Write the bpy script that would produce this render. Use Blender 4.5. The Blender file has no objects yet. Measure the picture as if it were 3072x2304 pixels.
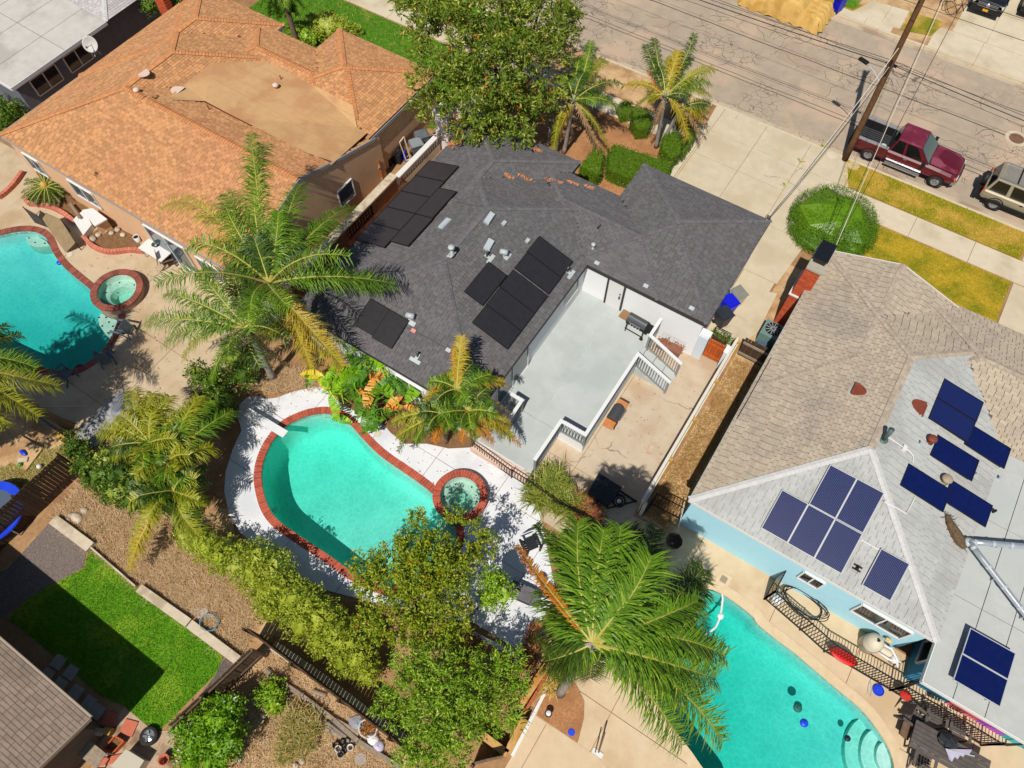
import bpy, bmesh, math, random
import numpy as np
from mathutils import Vector, Matrix
from mathutils.geometry import delaunay_2d_cdt
R = math.radians
random.seed(7)
rng = np.random.default_rng(11)
scene = bpy.context.scene
# ------------------------------------------------------------------ camera, sky, sun, exposure
CAM_H = 29.0
F_PX = 2153.83
RT = Vector((0.840068206, 0.54248056, -0.00050265)); UP = Vector((-0.47697992, 0.73907672, 0.47566349)); FW = Vector((-0.25840969, 0.39935002, -0.87962719))
cam_d = bpy.data.cameras.new("camera"); cam = bpy.data.objects.new("camera", cam_d); scene.collection.objects.link(cam)
m = Matrix.Identity(4)
for i in range(3):
 m[i][0] = RT[i]; m[i][1] = UP[i]; m[i][2] = -FW[i]
m[2][3] = CAM_H
cam.matrix_world = m
cam_d.sensor_width = 36.0; cam_d.lens = 36.0 * F_PX / 3072.0
cam_d.clip_start = 0.5; cam_d.clip_end = 2000
scene.camera = cam
SUN_EL = R(57); SH = Vector((-0.16, 0.987)).normalized()
w = bpy.data.worlds.new("World"); scene.world = w; w.use_nodes = True
nt = w.node_tree; bg = nt.nodes["Background"]
sky = nt.nodes.new("ShaderNodeTexSky"); sky.sky_type = 'NISHITA'; sky.sun_disc = False
sky.sun_elevation = SUN_EL; sky.sun_rotation = math.atan2(-SH.x, -SH.y); sky.air_density = 1.0; sky.dust_density = 0.6
nt.links.new(sky.outputs[0], bg.inputs[0]); bg.inputs[1].default_value = 0.068
sd = bpy.data.lights.new("sun", 'SUN'); so = bpy.data.objects.new("sun", sd); scene.collection.objects.link(so)
sd.energy = 4.7; sd.angle = R(0.53); sd.color = (1.0, 0.955, 0.88)
d = Vector((SH.x * math.cos(SUN_EL), SH.y * math.cos(SUN_EL), -math.sin(SUN_EL)))
so.rotation_euler = d.to_track_quat('-Z', 'Y').to_euler(); so.location = (0, 0, 60)
vs = scene.view_settings
scene.display_settings.display_device = 'sRGB'
vs.view_transform = 'Standard'; vs.look = 'None'; vs.exposure = 0.04; vs.gamma = 1.0; vs.use_curve_mapping = False
scene.render.engine = 'CYCLES'
scene.cycles.max_bounces = 8; scene.cycles.diffuse_bounces = 3; scene.cycles.transparent_max_bounces = 12
scene.cycles.use_denoising = True
# ------------------------------------------------------------------ survey: a point of the photograph at a known height -> a point of the place
def W(px, py, z=0.0):
 v = (px - 1536) * RT - (py - 1152) * UP + F_PX * FW
 t = (z - CAM_H) / v.z
 return Vector((v.x * t, v.y * t, z))
def crop(ox, oy, s=2.765):
 return lambda x, y, z=0.0: W(ox + x / s, oy + y / s, z)
_c = (0, 768, 1536, 2272); _r = (0, 560, 1130, 1704)
s11, s12, s13, s14 = [crop(c, _r[0]) for c in _c]
s21, s22, s23, s24 = [crop(c, _r[1]) for c in _c]
s31, s32, s33, s34 = [crop(c, _r[2]) for c in _c]
s41, s42, s43, s44 = [crop(c, _r[3]) for c in _c]
sA = crop(1700, 700, 3.16); sB = crop(1500, 1200); sC = crop(1000, 380); sD = crop(2100, 700)
sP = crop(1100, 880, 3.6867)
def on_plane(pt, O, n):
 o = Vector((0, 0, CAM_H)); v = pt - o
 return o + v * ((O - o).dot(n) / v.dot(n))
def xy(v): return (v.x, v.y)
# ------------------------------------------------------------------ objects
def link(o): scene.collection.objects.link(o); return o
def thing(name, label, cat, loc=(0, 0, 0), group=None):
 o = link(bpy.data.objects.new(name, None)); o.location = loc; o.empty_display_size = 0.2
 o['label'] = label; o['category'] = cat
 if group: o['group'] = group
 return o
def mesh_obj(name, verts, faces, mat, parent=None, smooth=False, kind=None):
 """world-space verts; stored relative to the parent thing's base"""
 me = bpy.data.meshes.new(name)
 off = Vector((0, 0, 0))
 p = parent
 while p is not None: off = off + Vector(p.location); p = p.parent
 if isinstance(verts, np.ndarray):
  v = verts - np.array(off)[None, :]
  me.from_pydata(v.tolist(), [], faces.tolist() if isinstance(faces, np.ndarray) else faces)
 else:
  me.from_pydata([(a[0] - off.x, a[1] - off.y, a[2] - off.z) for a in verts], [], faces)
 if mat is not None: me.materials.append(mat)
 if smooth: me.polygons.foreach_set("use_smooth", [True] * len(me.polygons))
 o = link(bpy.data.objects.new(name, me)); o.parent = parent
 if kind: o['kind'] = kind
 return o
class MB:
 def __init__(s): s.v = []; s.f = []
 def quad(s, a, b, c, d):
  i = len(s.v); s.v += [tuple(a), tuple(b), tuple(c), tuple(d)]; s.f.append((i, i + 1, i + 2, i + 3)); return s
 def poly(s, pts):
  i = len(s.v); s.v += [tuple(p) for p in pts]; s.f.append(tuple(range(i, i + len(pts)))); return s
 def prism(s, pts, z0, z1):
  """pts: plan outline"""
  pts = [(p[0], p[1]) for p in pts]
  a = sum(pts[i][0] * pts[(i + 1) % len(pts)][1] - pts[(i + 1) % len(pts)][0] * pts[i][1] for i in range(len(pts)))
  if a < 0: pts = pts[::-1]
  n = len(pts); i = len(s.v)
  s.v += [(x, y, z0) for x, y in pts] + [(x, y, z1) for x, y in pts]
  s.f.append(tuple(range(i + n, i + 2 * n))); s.f.append(tuple(range(i + n - 1, i - 1, -1)))
  for k in range(n):
   l = (k + 1) % n; s.f.append((i + k, i + l, i + n + l, i + n + k))
  return s
 def box(s, x0, x1, y0, y1, z0, z1): return s.prism([(x0, y0), (x1, y0), (x1, y1), (x0, y1)], z0, z1)
 def obox(s, c, u, v, w, a, b, h):
  """box with centre c, half sizes a b h along u v w"""
  c, u, v, w = Vector(c), Vector(u), Vector(v), Vector(w); i = len(s.v)
  for k in (-1, 1):
   for (p, q) in ((-1, -1), (1, -1), (1, 1), (-1, 1)): s.v.append(tuple(c + u * a * p + v * b * q + w * h * k))
  s.f += [(i + 3, i + 2, i + 1, i), (i + 4, i + 5, i + 6, i + 7)] + [(i + k, i + (k + 1) % 4, i + 4 + (k + 1) % 4, i + 4 + k) for k in range(4)]
  return s
 def bar(s, a, b, wd, ht, up=(0, 0, 1)):
  a, b = Vector(a), Vector(b); u = (b - a); L = u.length
  if L < 1e-6: return s
  u /= L; sd = u.cross(Vector(up))
  if sd.length < 1e-4: sd = u.cross(Vector((1, 0, 0)))
  sd.normalize(); w2 = sd.cross(u)
  return s.obox((a + b) / 2, u, sd, w2, L / 2, wd / 2, ht / 2)
 def tube(s, pts, r, n=8, cap=True):
  pts = [Vector(p) for p in pts]; rs = r if isinstance(r, (list, tuple)) else [r] * len(pts)
  i0 = len(s.v); prev = None
  for k, p in enumerate(pts):
   t = (pts[min(k + 1, len(pts) - 1)] - pts[max(k - 1, 0)])
   t = t.normalized() if t.length > 1e-9 else Vector((0, 0, 1))
   if prev is None:
    u = t.cross(Vector((0, 0, 1)))
    if u.length < 1e-3: u = t.cross(Vector((1, 0, 0)))
   else: u = prev - t * prev.dot(t)
   u.normalize(); prev = u; w2 = t.cross(u)
   for j in range(n):
    a = 2 * math.pi * j / n; s.v.append(tuple(p + (u * math.cos(a) + w2 * math.sin(a)) * rs[k]))
  for k in range(len(pts) - 1):
   for j in range(n):
    a = i0 + k * n + j; b = i0 + k * n + (j + 1) % n; s.f.append((a, b, b + n, a + n))
  if cap:
   s.f.append(tuple(range(i0 + n - 1, i0 - 1, -1))); e = i0 + (len(pts) - 1) * n; s.f.append(tuple(range(e, e + n)))
  return s
 def lathe(s, c, prof, n=16, axis=(0, 0, 1), cap=True):
  """prof: (radius, height) along axis"""
  ax = Vector(axis).normalized(); u = ax.cross(Vector((0, 0, 1)))
  if u.length < 1e-3: u = Vector((1, 0, 0))
  u.normalize(); w2 = ax.cross(u); c = Vector(c); i0 = len(s.v)
  for (r, h) in prof:
   for j in range(n):
    a = 2 * math.pi * j / n; s.v.append(tuple(c + ax * h + (u * math.cos(a) + w2 * math.sin(a)) * r))
  for k in range(len(prof) - 1):
   for j in range(n):
    a = i0 + k * n + j; b = i0 + k * n + (j + 1) % n; s.f.append((a, b, b + n, a + n))
  if cap:
   s.f.append(tuple(range(i0 + n - 1, i0 - 1, -1))); e = i0 + (len(prof) - 1) * n; s.f.append(tuple(range(e, e + n)))
  return s
 def blob(s, c, rx, ry, rz, n=10, m2=7, jit=0.12):
  c = Vector(c); i0 = len(s.v)
  for k in range(m2 + 1):
   ph = math.pi * k / m2 - math.pi / 2
   for j in range(n):
    a = 2 * math.pi * j / n; q = 1 + random.uniform(-jit, jit)
    s.v.append((c.x + rx * q * math.cos(ph) * math.cos(a), c.y + ry * q * math.cos(ph) * math.sin(a), c.z + rz * q * math.sin(ph)))
  for k in range(m2):
   for j in range(n):
    a = i0 + k * n + j; b = i0 + k * n + (j + 1) % n; s.f.append((a, b, b + n, a + n))
  return s
 def build(s, name, mat, parent=None, smooth=False, kind=None):
  return mesh_obj(name, s.v, s.f, mat, parent, smooth, kind)
def solo(name, mb, mat, label, cat, group=None, smooth=False):
 o = mb.build(name, mat, None, smooth); o['label'] = label; o['category'] = cat
 c = Vector((sum(v[0] for v in mb.v) / len(mb.v), sum(v[1] for v in mb.v) / len(mb.v), min(v[2] for v in mb.v)))
 for v in o.data.vertices: v.co -= c
 o.location = c
 if group: o['group'] = group
 return o
# ------------------------------------------------------------------ materials
MATS = {}
def lin(c):
 """surface colour from its sunlit look in the photograph (sun + sky + exposure make about 1.35 of the albedo)"""
 return tuple(0.74 * ((x / 255.0) / 12.92 if x <= 10 else (((x / 255.0) + 0.055) / 1.055) ** 2.4) for x in c)
def mat(key, c1, c2=None, scale=3.0, rough=0.8, bump=0.0, bscale=None, island=0.0, c3=None, s3=0.6, spec=0.3, metal=0.0, trans=0.0, t3=(0.5, 0.62), coat=0.0, detail=4):
 """plain procedural surface: colour c1..c2 by noise, c3 in broad patches, island = brightness change from piece to piece"""
 if key in MATS: return MATS[key]
 m = bpy.data.materials.new(key); m.use_nodes = True; MATS[key] = m
 n = m.node_tree.nodes; l = m.node_tree.links; p = n["Principled BSDF"]
 p.inputs["Roughness"].default_value = rough; p.inputs["Specular IOR Level"].default_value = spec; p.inputs["Metallic"].default_value = metal
 p.inputs["Coat Weight"].default_value = coat
 geo = n.new("ShaderNodeNewGeometry")
 a = lin(c1); b = lin(c2 if c2 else c1)
 noi = n.new("ShaderNodeTexNoise"); noi.inputs["Scale"].default_value = scale; noi.inputs["Detail"].default_value = detail; noi.inputs["Roughness"].default_value = 0.65
 l.new(geo.outputs["Position"], noi.inputs["Vector"])
 r = n.new("ShaderNodeValToRGB"); r.color_ramp.elements[0].position = 0.35; r.color_ramp.elements[1].position = 0.68
 r.color_ramp.elements[0].color = (*a, 1); r.color_ramp.elements[1].color = (*b, 1)
 l.new(noi.outputs["Fac"], r.inputs["Fac"]); col = r.outputs["Color"]
 if c3:
  n3 = n.new("ShaderNodeTexNoise"); n3.inputs["Scale"].default_value = s3; n3.inputs["Detail"].default_value = 5; n3.inputs["Roughness"].default_value = 0.6
  l.new(geo.outputs["Position"], n3.inputs["Vector"])
  r3 = n.new("ShaderNodeValToRGB"); r3.color_ramp.elements[0].position = t3[0]; r3.color_ramp.elements[1].position = t3[1]
  r3.color_ramp.elements[0].color = (0, 0, 0, 1); r3.color_ramp.elements[1].color = (1, 1, 1, 1)
  l.new(n3.outputs["Fac"], r3.inputs["Fac"])
  mx = n.new("ShaderNodeMix"); mx.data_type = 'RGBA'; l.new(r3.outputs["Color"], mx.inputs[0]); l.new(col, mx.inputs[6]); mx.inputs[7].default_value = (*lin(c3), 1)
  col = mx.outputs[2]
 if island:
  oi = n.new("ShaderNodeObjectInfo"); ad = n.new("ShaderNodeMath"); ad.operation = 'ADD'
  l.new(geo.outputs["Random Per Island"], ad.inputs[0]); l.new(oi.outputs["Random"], ad.inputs[1])
  fr = n.new("ShaderNodeMath"); fr.operation = 'FRACT'; l.new(ad.outputs[0], fr.inputs[0])
  mr = n.new("ShaderNodeMapRange"); mr.inputs[3].default_value = 1 - island; mr.inputs[4].default_value = 1 + island; l.new(fr.outputs[0], mr.inputs[0])
  vm = n.new("ShaderNodeVectorMath"); vm.operation = 'SCALE'; l.new(col, vm.inputs[0]); l.new(mr.outputs[0], vm.inputs["Scale"])
  col = vm.outputs[0]
 l.new(col, p.inputs["Base Color"])
 if bump:
  bn = n.new("ShaderNodeTexNoise"); bn.inputs["Scale"].default_value = bscale or scale * 4; bn.inputs["Detail"].default_value = 3
  l.new(geo.outputs["Position"], bn.inputs["Vector"])
  bp = n.new("ShaderNodeBump"); bp.inputs["Strength"].default_value = bump; bp.inputs["Distance"].default_value = 0.02
  l.new(bn.outputs["Fac"], bp.inputs["Height"]); l.new(bp.outputs[0], p.inputs["Normal"])
 if trans:
  tr = n.new("ShaderNodeBsdfTranslucent"); l.new(col, tr.inputs["Color"])
  mx = n.new("ShaderNodeMixShader"); mx.inputs[0].default_value = trans
  l.new(p.outputs[0], mx.inputs[1]); l.new(tr.outputs[0], mx.inputs[2]); l.new(mx.outputs[0], n["Material Output"].inputs["Surface"])
 return m
def leafmat(key, c1, c2, c3=None, trans=0.28, spec=0.35, rough=0.45):
 """leaves: hue from leaf to leaf between c1 and c2, some c3"""
 if key in MATS: return MATS[key]
 m = bpy.data.materials.new(key); m.use_nodes = True; MATS[key] = m
 n = m.node_tree.nodes; l = m.node_tree.links; p = n["Principled BSDF"]
 p.inputs["Roughness"].default_value = rough; p.inputs["Specular IOR Level"].default_value = spec
 geo = n.new("ShaderNodeNewGeometry"); oi = n.new("ShaderNodeObjectInfo")
 ad = n.new("ShaderNodeMath"); ad.operation = 'MULTIPLY_ADD'; ad.inputs[1].default_value = 1.0
 l.new(geo.outputs["Random Per Island"], ad.inputs[0])
 sc = n.new("ShaderNodeMath"); sc.operation = 'MULTIPLY'; sc.inputs[1].default_value = 0.35; l.new(oi.outputs["Random"], sc.inputs[0]); l.new(sc.outputs[0], ad.inputs[2])
 fr = n.new("ShaderNodeMath"); fr.operation = 'FRACT'; l.new(ad.outputs[0], fr.inputs[0])
 r = n.new("ShaderNodeValToRGB"); e = r.color_ramp.elements
 e[0].position = 0.0; e[0].color = (*lin(c1), 1); e[1].position = 0.86; e[1].color = (*lin(c2), 1)
 if c3:
  x = e.new(0.93); x.color = (*lin(c3), 1)
 l.new(fr.outputs[0], r.inputs["Fac"]); l.new(r.outputs["Color"], p.inputs["Base Color"])
 tr = n.new("ShaderNodeBsdfTranslucent"); l.new(r.outputs["Color"], tr.inputs["Color"])
 mx = n.new("ShaderNodeMixShader"); mx.inputs[0].default_value = trans
 l.new(p.outputs[0], mx.inputs[1]); l.new(tr.outputs[0], mx.inputs[2]); l.new(mx.outputs[0], n["Material Output"].inputs["Surface"])
 return m
def cracked(key, c1, c2, c3, crack=(70, 60, 55), cs=0.9, cw=0.02, mask=0.5, fine=True):
 """concrete or asphalt: broad stains plus crack lines where a mask allows"""
 m = mat(key, c1, c2, scale=1.6, rough=0.9, bump=0.25, bscale=40, c3=c3, s3=0.35, detail=6)
 n = m.node_tree.nodes; l = m.node_tree.links; p = n["Principled BSDF"]
 src = p.inputs["Base Color"].links[0].from_socket
 geo = n.new("ShaderNodeNewGeometry")
 wob = n.new("ShaderNodeTexNoise"); wob.inputs["Scale"].default_value = 2.2; wob.inputs["Detail"].default_value = 3; l.new(geo.outputs["Position"], wob.inputs["Vector"])
 ma = n.new("ShaderNodeVectorMath"); ma.operation = 'MULTIPLY_ADD'; ma.inputs[1].default_value = (0.55, 0.55, 0.0); l.new(wob.outputs["Color"], ma.inputs[0]); l.new(geo.outputs["Position"], ma.inputs[2])
 vo = n.new("ShaderNodeTexVoronoi"); vo.feature = 'DISTANCE_TO_EDGE'; vo.inputs["Scale"].default_value = cs; l.new(ma.outputs[0], vo.inputs["Vector"])
 lt = n.new("ShaderNodeMath"); lt.operation = 'LESS_THAN'; lt.inputs[1].default_value = cw; l.new(vo.outputs["Distance"], lt.inputs[0])
 mk = n.new("ShaderNodeTexNoise"); mk.inputs["Scale"].default_value = 0.22; mk.inputs["Detail"].default_value = 3; l.new(geo.outputs["Position"], mk.inputs["Vector"])
 gt = n.new("ShaderNodeMapRange"); gt.inputs[1].default_value = mask; gt.inputs[2].default_value = mask + 0.08; l.new(mk.outputs["Fac"], gt.inputs[0])
 mu = n.new("ShaderNodeMath"); mu.operation = 'MULTIPLY'; l.new(lt.outputs[0], mu.inputs[0]); l.new(gt.outputs[0], mu.inputs[1])
 m2 = n.new("ShaderNodeMath"); m2.operation = 'MULTIPLY'; m2.inputs[1].default_value = 0.75; l.new(mu.outputs[0], m2.inputs[0])
 mx = n.new("ShaderNodeMix"); mx.data_type = 'RGBA'; l.new(m2.outputs[0], mx.inputs[0]); l.new(src, mx.inputs[6]); mx.inputs[7].default_value = (*lin(crack), 1)
 l.new(mx.outputs[2], p.inputs["Base Color"])
 return m
def glassy(key, c=(30, 38, 44), rough=0.06):
 return mat(key, c, rough=rough, spec=0.9)
def water(key, absorb, density, ripple=6.0):
 if key in MATS: return MATS[key]
 m = bpy.data.materials.new(key); m.use_nodes = True; MATS[key] = m
 n = m.node_tree.nodes; l = m.node_tree.links; n.remove(n["Principled BSDF"])
 out = n["Material Output"]
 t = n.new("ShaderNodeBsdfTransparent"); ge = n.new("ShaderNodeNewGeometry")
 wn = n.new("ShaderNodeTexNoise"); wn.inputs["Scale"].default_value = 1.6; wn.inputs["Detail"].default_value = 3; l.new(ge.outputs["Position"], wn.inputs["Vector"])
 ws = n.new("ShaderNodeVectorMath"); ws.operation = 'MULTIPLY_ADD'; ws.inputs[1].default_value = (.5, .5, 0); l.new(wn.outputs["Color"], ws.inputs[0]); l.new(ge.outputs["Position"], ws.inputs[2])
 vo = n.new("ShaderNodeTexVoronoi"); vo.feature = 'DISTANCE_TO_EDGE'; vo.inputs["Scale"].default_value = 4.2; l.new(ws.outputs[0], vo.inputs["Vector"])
 cr = n.new("ShaderNodeValToRGB"); cr.color_ramp.elements[0].color = (1, 1, 1, 1); cr.color_ramp.elements[1].color = (.89, .91, .92, 1); cr.color_ramp.elements[1].position = .16; l.new(vo.outputs["Distance"], cr.inputs["Fac"]); l.new(cr.outputs["Color"], t.inputs["Color"])  # bright caustic lines painted into the water's transmission colour
 g = n.new("ShaderNodeBsdfGlossy"); g.inputs["Roughness"].default_value = 0.04
 fr = n.new("ShaderNodeFresnel"); fr.inputs["IOR"].default_value = 1.33
 no = n.new("ShaderNodeTexNoise"); no.inputs["Scale"].default_value = ripple; no.inputs["Detail"].default_value = 3
 geo = n.new("ShaderNodeNewGeometry"); l.new(geo.outputs["Position"], no.inputs["Vector"])
 b = n.new("ShaderNodeBump"); b.inputs["Strength"].default_value = 0.35; b.inputs["Distance"].default_value = 0.05; l.new(no.outputs["Fac"], b.inputs["Height"])
 l.new(b.outputs[0], g.inputs["Normal"]); l.new(b.outputs[0], fr.inputs["Normal"])
 mx = n.new("ShaderNodeMixShader"); l.new(fr.outputs[0], mx.inputs[0]); l.new(t.outputs[0], mx.inputs[1]); l.new(g.outputs[0], mx.inputs[2])
 l.new(mx.outputs[0], out.inputs["Surface"])
 va = n.new("ShaderNodeVolumeAbsorption"); va.inputs["Color"].default_value = (*absorb, 1); va.inputs["Density"].default_value = density
 l.new(va.outputs[0], out.inputs["Volume"])
 return m
# ------------------------------------------------------------------ plan geometry
def area2(p): return sum(p[i][0] * p[(i + 1) % len(p)][1] - p[(i + 1) % len(p)][0] * p[i][1] for i in range(len(p)))
def inside(pt, poly):
 x, y = pt; c = False; n = len(poly)
 for i in range(n):
  x1, y1 = poly[i]; x2, y2 = poly[(i + 1) % n]
  if (y1 > y) != (y2 > y) and x < (x2 - x1) * (y - y1) / (y2 - y1) + x1: c = not c
 return c
def clip(poly, a, b):
 """keep the part of poly left of a->b"""
 out = []; n = len(poly)
 def sd(p): return (b[0] - a[0]) * (p[1] - a[1]) - (b[1] - a[1]) * (p[0] - a[0])
 for i in range(n):
  p, q = poly[i], poly[(i + 1) % n]; sp, sq = sd(p), sd(q)
  if sp >= 0: out.append(p)
  if (sp >= 0) != (sq >= 0):
   t = sp / (sp - sq); out.append((p[0] + (q[0] - p[0]) * t, p[1] + (q[1] - p[1]) * t))
 return out
def clip_convex(poly, cell):
 if area2(cell) < 0: cell = cell[::-1]
 for i in range(len(cell)):
  poly = clip(poly, cell[i], cell[(i + 1) % len(cell)])
  if len(poly) < 3: return []
 return poly
def smooth_loop(pts, step=0.12, closed=True):
 """Catmull-Rom through plan points, resampled evenly"""
 P = [np.array(p[:2], float) for p in pts]; n = len(P); out = []
 for i in range(n if closed else n - 1):
  p0, p1, p2, p3 = (P[(i - 1) % n], P[i], P[(i + 1) % n], P[(i + 2) % n]) if closed else (P[max(i - 1, 0)], P[i], P[i + 1], P[min(i + 2, n - 1)])
  for t in np.linspace(0, 1, 24, endpoint=False):
   out.append(0.5 * ((2 * p1) + (-p0 + p2) * t + (2 * p0 - 5 * p1 + 4 * p2 - p3) * t * t + (-p0 + 3 * p1 - 3 * p2 + p3) * t ** 3))
 out.append(out[0] if closed else P[-1])
 out = np.array(out); s = np.r_[0, np.cumsum(np.hypot(*np.diff(out, axis=0).T))]
 k = max(8, int(round(s[-1] / step))); u = np.linspace(0, s[-1], k + 1)
 r = np.c_[np.interp(u, s, out[:, 0]), np.interp(u, s, out[:, 1])]
 return [tuple(x) for x in (r[:-1] if closed else r)]
def offset_loop(pts, d):
 """grow a closed loop by d (outwards for d>0)"""
 n = len(pts); sg = 1 if area2(pts) > 0 else -1; out = []
 for i in range(n):
  a, b = pts[(i - 1) % n], pts[(i + 1) % n]; tx, ty = b[0] - a[0], b[1] - a[1]; L = math.hypot(tx, ty) or 1
  out.append((pts[i][0] + sg * ty / L * d, pts[i][1] - sg * tx / L * d))
 return out
def circle(c, r, n=48, r2=None): return [(c[0] + r * math.cos(2 * math.pi * k / n), c[1] + (r2 or r) * math.sin(2 * math.pi * k / n)) for k in range(n)]
def sheet(name, outline, z, material, holes=(), kind='structure', parent=None, thick=0.0, grid=0):
 """a flat sheet of ground with holes"""
 loops = [list(outline)] + [list(h) for h in holes]
 vs2, ed = [], []
 for L in loops:
  i0 = len(vs2); vs2 += [Vector((p[0], p[1])) for p in L]; ed += [(i0 + k, i0 + (k + 1) % len(L)) for k in range(len(L))]
 v, e, f, *_ = delaunay_2d_cdt(vs2, ed, [], 0, 1e-6)
 fs = []
 for t in f:
  c = (sum(v[i].x for i in t) / len(t), sum(v[i].y for i in t) / len(t))
  if inside(c, loops[0]) and not any(inside(c, h) for h in loops[1:]):
   if area2([v[i] for i in t]) < 0: t = t[::-1]
   fs.append(tuple(t))
 zf = z if callable(z) else (lambda x, y: z)
 o = mesh_obj(name, [(p.x, p.y, zf(p.x, p.y)) for p in v], fs, material, parent)
 if thick:
  mb = MB()
  for L in loops[:1]:
   for k in range(len(L)):
    a, b = L[k], L[(k + 1) % len(L)]
    mb.quad((a[0], a[1], z - thick), (b[0], b[1], z - thick), (b[0], b[1], z), (a[0], a[1], z))
  side = mb.build(name + '_edge', material, parent if parent else o)
 if kind and parent is None: o['kind'] = kind
 return o
def slabs(name, outline, cuts_x, cuts_y, z, material, parent_name, gap=0.025, ang=0.0, holes=(), thick=0.06):
 """paving cast in slabs: one piece per cell of the joint grid"""
 root = link(bpy.data.objects.new(parent_name, None)); root['kind'] = 'structure'
 ca, sa = math.cos(ang), math.sin(ang)
 rot = lambda p: (p[0] * ca + p[1] * sa, -p[0] * sa + p[1] * ca); inv = lambda p: (p[0] * ca - p[1] * sa, p[0] * sa + p[1] * ca)
 o2 = [rot(p) for p in outline]; h2 = [[rot(p) for p in h] for h in holes]; g = gap / 2
 for i in range(len(cuts_x) - 1):
  for j in range(len(cuts_y) - 1):
   cell = [(cuts_x[i] + g, cuts_y[j] + g), (cuts_x[i + 1] - g, cuts_y[j] + g), (cuts_x[i + 1] - g, cuts_y[j + 1] - g), (cuts_x[i] + g, cuts_y[j + 1] - g)]
   c = clip_convex(o2, cell)
   if len(c) < 3 or abs(area2(c)) < 0.02: continue
   hs = [h for h in h2 if any(inside(p, cell) for p in h) or any(inside(p, h) for p in cell)]
   dz = random.uniform(-0.004, 0.004)
   if not hs:
    MB().prism([inv(p) for p in c], z - thick, z + dz).build(name, material, root)
   else:
    hh = []
    for h in hs:
     k = clip_convex(h, cell)
     if len(k) > 2: hh.append(k)
    o = sheet(name, [inv(p) for p in c], z + dz, material, [[inv(p) for p in k] for k in hh], kind=None, parent=root)
 return root
# ------------------------------------------------------------------ ground, street, paving
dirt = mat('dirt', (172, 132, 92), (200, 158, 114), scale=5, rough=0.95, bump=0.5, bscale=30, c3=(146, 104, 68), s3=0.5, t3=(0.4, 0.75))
dirt_dry = mat('dirt_dry_grass', (208, 170, 122), (230, 196, 146), scale=9, rough=0.95, bump=0.6, bscale=45, c3=(182, 140, 98), s3=0.9, t3=(0.42, 0.62))
asphalt = cracked('asphalt', (178, 160, 138), (190, 172, 150), (202, 176, 150), crack=(100, 90, 80), cs=1.8, cw=0.022, mask=0.5)
conc = cracked('concrete', (212, 196, 166), (224, 208, 178), (208, 190, 158), crack=(130, 112, 92), cs=0.22, cw=0.004, mask=0.56)
walkc = mat('walk_concrete', (220, 204, 174), (230, 216, 188), scale=2, rough=0.9, bump=0.15, bscale=50, c3=(208, 190, 158), s3=0.5)
patio = cracked('patio_concrete', (208, 188, 160), (218, 200, 174), (200, 174, 144), crack=(120, 88, 66), cs=0.35, cw=0.006, mask=0.5)
pdeck_l = cracked('pool_concrete', (208, 184, 150), (218, 196, 164), (196, 168, 132), crack=(130, 110, 90), cs=0.25, cw=0.003, mask=0.6)
pdeck_r = cracked('warm_concrete', (222, 196, 158), (232, 208, 172), (214, 184, 144), crack=(140, 110, 80), cs=0.25, cw=0.003, mask=0.6)
white_deck = mat('white_paint', (238, 238, 240), (246, 246, 247), scale=1.2, rough=0.7, bump=0.12, bscale=60, c3=(226, 228, 232), s3=0.7)
turf_m = mat('turf', (86, 146, 10), (108, 168, 20), scale=7, rough=0.9, bump=0.9, bscale=70, c3=(140, 180, 40), s3=0.5)
lawn_dry = mat('dry_lawn', (176, 150, 26), (206, 172, 52), scale=6, rough=0.95, bump=0.9, bscale=60, c3=(132, 132, 16), s3=0.7, t3=(0.44, 0.6))
lawn_tan = mat('tan_lawn', (214, 172, 92), (196, 160, 60), scale=5, rough=0.95, bump=0.9, bscale=60, c3=(136, 136, 20), s3=0.55, t3=(0.42, 0.56))
lawn_green = mat('green_lawn', (70, 122, 18), (104, 146, 30), scale=4, rough=0.95, bump=0.9, bscale=60, c3=(184, 170, 80), s3=0.35, t3=(0.55, 0.7))
gravel_m = mat('dark_gravel', (96, 84, 78), (150, 136, 126), scale=22, rough=0.95, bump=1.0, bscale=60, island=0.25)
mulch = mat('mulch', (176, 122, 78), (206, 152, 104), scale=12, rough=0.95, bump=0.7, bscale=40, c3=(156, 104, 66), s3=0.9, t3=(0.4, 0.75))
KERB_N, KERB_F = 35.2, 46.75
main_px = [(590, 303), (690, 330), (790, 400), (880, 500), (990, 612), (1100, 700), (1230, 788), (1350, 872), (1452, 955), (1540, 1060), (1640, 1200), (1668, 1330), (1640, 1450), (1560, 1580), (1440, 1690), (1290, 1760), (1110, 1760), (920, 1690), (750, 1592), (620, 1500), (480, 1405), (300, 1285), (170, 1185), (90, 1062), (45, 880), (50, 740), (100, 595), (180, 475), (265, 395), (400, 332), (500, 308)]
MAIN = smooth_loop([s32(x, y, 0.0) for x, y in main_px], 0.125)
left_px = [(-500, 700), (-330, 500), (-140, 420), (0, 398), (120, 372), (250, 366), (345, 392), (405, 450), (445, 545), (525, 655), (625, 745), (735, 835), (830, 920), (950, 1000), (990, 1080), (962, 1170), (925, 1262), (850, 1372), (755, 1450), (645, 1508), (500, 1532), (330, 1500), (120, 1440), (-120, 1340), (-380, 1180), (-560, 960)]
LEFT = smooth_loop([s21(x, y, 0.0) for x, y in left_px], 0.13)
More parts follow.
